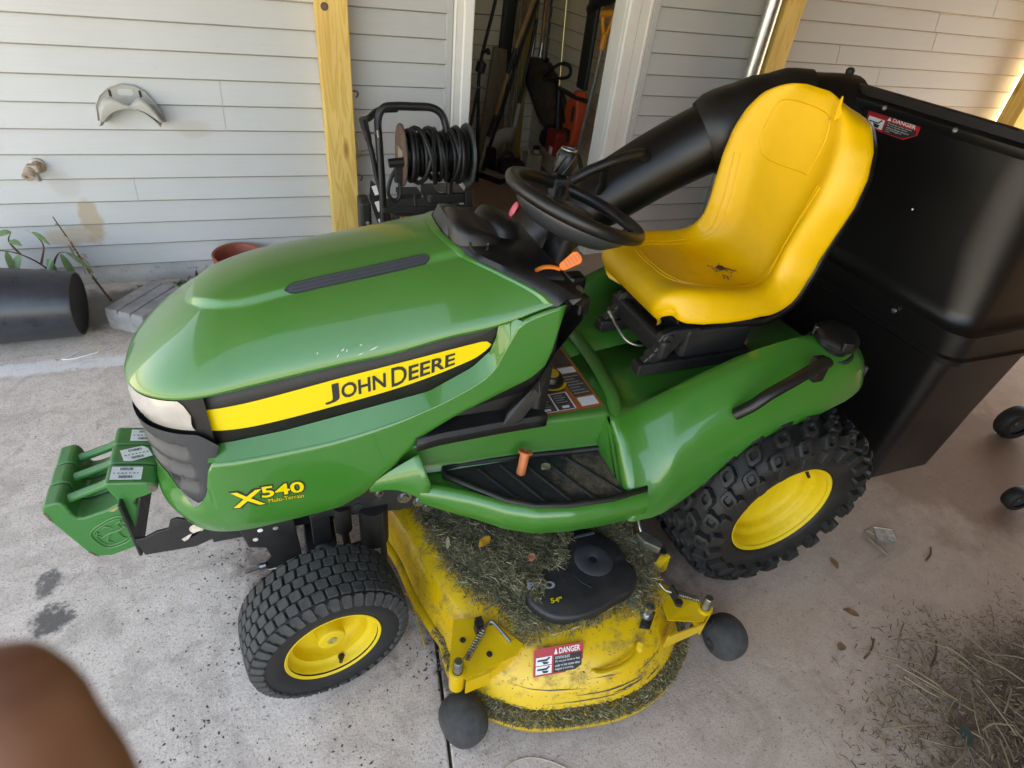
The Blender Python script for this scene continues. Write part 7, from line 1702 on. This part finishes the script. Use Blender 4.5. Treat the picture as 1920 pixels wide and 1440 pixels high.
q.build('straw_stalks', M['strawmix2'], smooth=60, recalc=False, kind='stuff', label='long dry stalks lying over the straw heap', cat='straw')
lying_leaf((1.52, -1.085, 0), 0.050, 0.016, 0.9, M['dark_leaf'], 'dark green leaf lying in the straw heap', 0.5, z=0.025)
for x, y, a, l_, lab in ((1.44, -0.83, 0.45, 0.09, 'dark twig at the upper left edge of the straw heap'), (1.95, -0.62, 0.5, 0.08, 'pale twig on the floor below the silver tag'), (1.62, -0.91, 0.55, 0.11, 'thick brown twig across the top of the straw heap')):
    q = MB(); q.tube(catmull([(x, y, 0.006), (x + 0.5 * l_ * math.cos(a), y + 0.5 * l_ * math.sin(a) - 0.006, 0.010), (x + l_ * math.cos(a), y + l_ * math.sin(a), 0.006)], 4), 0.0032, 6); q.build('twig', M['stem'], label=lab, cat='twig')

# dark crumbs and bark mulch bits over the whole floor
q = MB(); n = 0
def crumb(q, x, y, s, z=0.0):
    a = rg.uniform(0, 6.28); el = rg.uniform(0.9, 1.9); ca, sa = math.cos(a), math.sin(a); h = s * rg.uniform(0.3, 0.8)
    pts = [(s * el, 0), (s * 0.2, s * 0.8), (-s * el * 0.8, s * 0.3), (-s * 0.3, -s * 0.7)]
    b = len(q.v)
    for px_, py_ in pts: q.v.append((x + px_ * ca - py_ * sa, y + px_ * sa + py_ * ca, z + 0.0004))
    q.v.append((x, y, z + h)); q.f += [(b, b + 1, b + 4), (b + 1, b + 2, b + 4), (b + 2, b + 3, b + 4), (b + 3, b, b + 4)]; q.m += [0] * 4
while n < 9000:
    x = rg.uniform(-1.6, 2.6); y = rg.uniform(-1.3, 1.7)
    dens = 0.35 + 0.65 * min(1, max(0, (x + 0.3) / 1.2)) if y < 0.2 else 0.25
    if math.sin(x * 5.1 + 1.3) * math.sin(y * 6.3 + x * 2) < -0.2: dens *= 0.45
    if rg.random() > dens: continue
    crumb(q, x, y, rg.choice((0.0006, 0.0008, 0.0010, 0.0012, 0.0014, 0.0022))); n += 1
for cx_, cy_, k_, sp_ in ((-0.35, -0.50, 60, 0.05), (-0.02, -0.60, 40, 0.06), (0.32, -0.42, 380, 0.075), (0.30, -0.20, 300, 0.07), (-0.08, -0.05, 700, 0.16), (0.08, 0.1, 600, 0.15), (-0.30, 0.40, 60, 0.1), (-0.2, -0.28, 60, 0.06)):
    for _ in range(k_): crumb(q, rg.gauss(cx_, sp_), rg.gauss(cy_, sp_), rg.choice((0.0014, 0.002, 0.003, 0.004)))
q.build('floor_crumbs', M['speck'], smooth=0, recalc=False, kind='stuff', label='dark crumbs and mulch bits scattered over the concrete floor', cat='debris')

# ================================================================== finger of the person taking the photograph, close to the lens
FP = [(-0.0204, -1.2195, 1.5123, 0.00065), (-0.0204, -1.2198, 1.5119, 0.00271), (-0.0204, -1.2205, 1.511, 0.00476), (-0.0205, -1.222, 1.5091, 0.00661), (-0.0205, -1.2239, 1.5068, 0.00791), (-0.0206, -1.2263, 1.5031, 0.00895), (-0.0205, -1.2292, 1.4986, 0.01046), (-0.0207, -1.232, 1.4935, 0.01147), (-0.0211, -1.2371, 1.4837, 0.01184), (-0.0214, -1.2436, 1.4706, 0.0124), (-0.0222, -1.2551, 1.4478, 0.01332)]
q = MB(); P = catmull([f[:3] for f in FP], 5); rr = [tab(i / 5, [(k, f[3]) for k, f in enumerate(FP)]) for i in range(len(P))]
q.tube(P, rr, 24)
q.build('person', M['skin'], smooth=70, label='blurred fingertip of the person holding the camera, bottom left corner', cat='person')
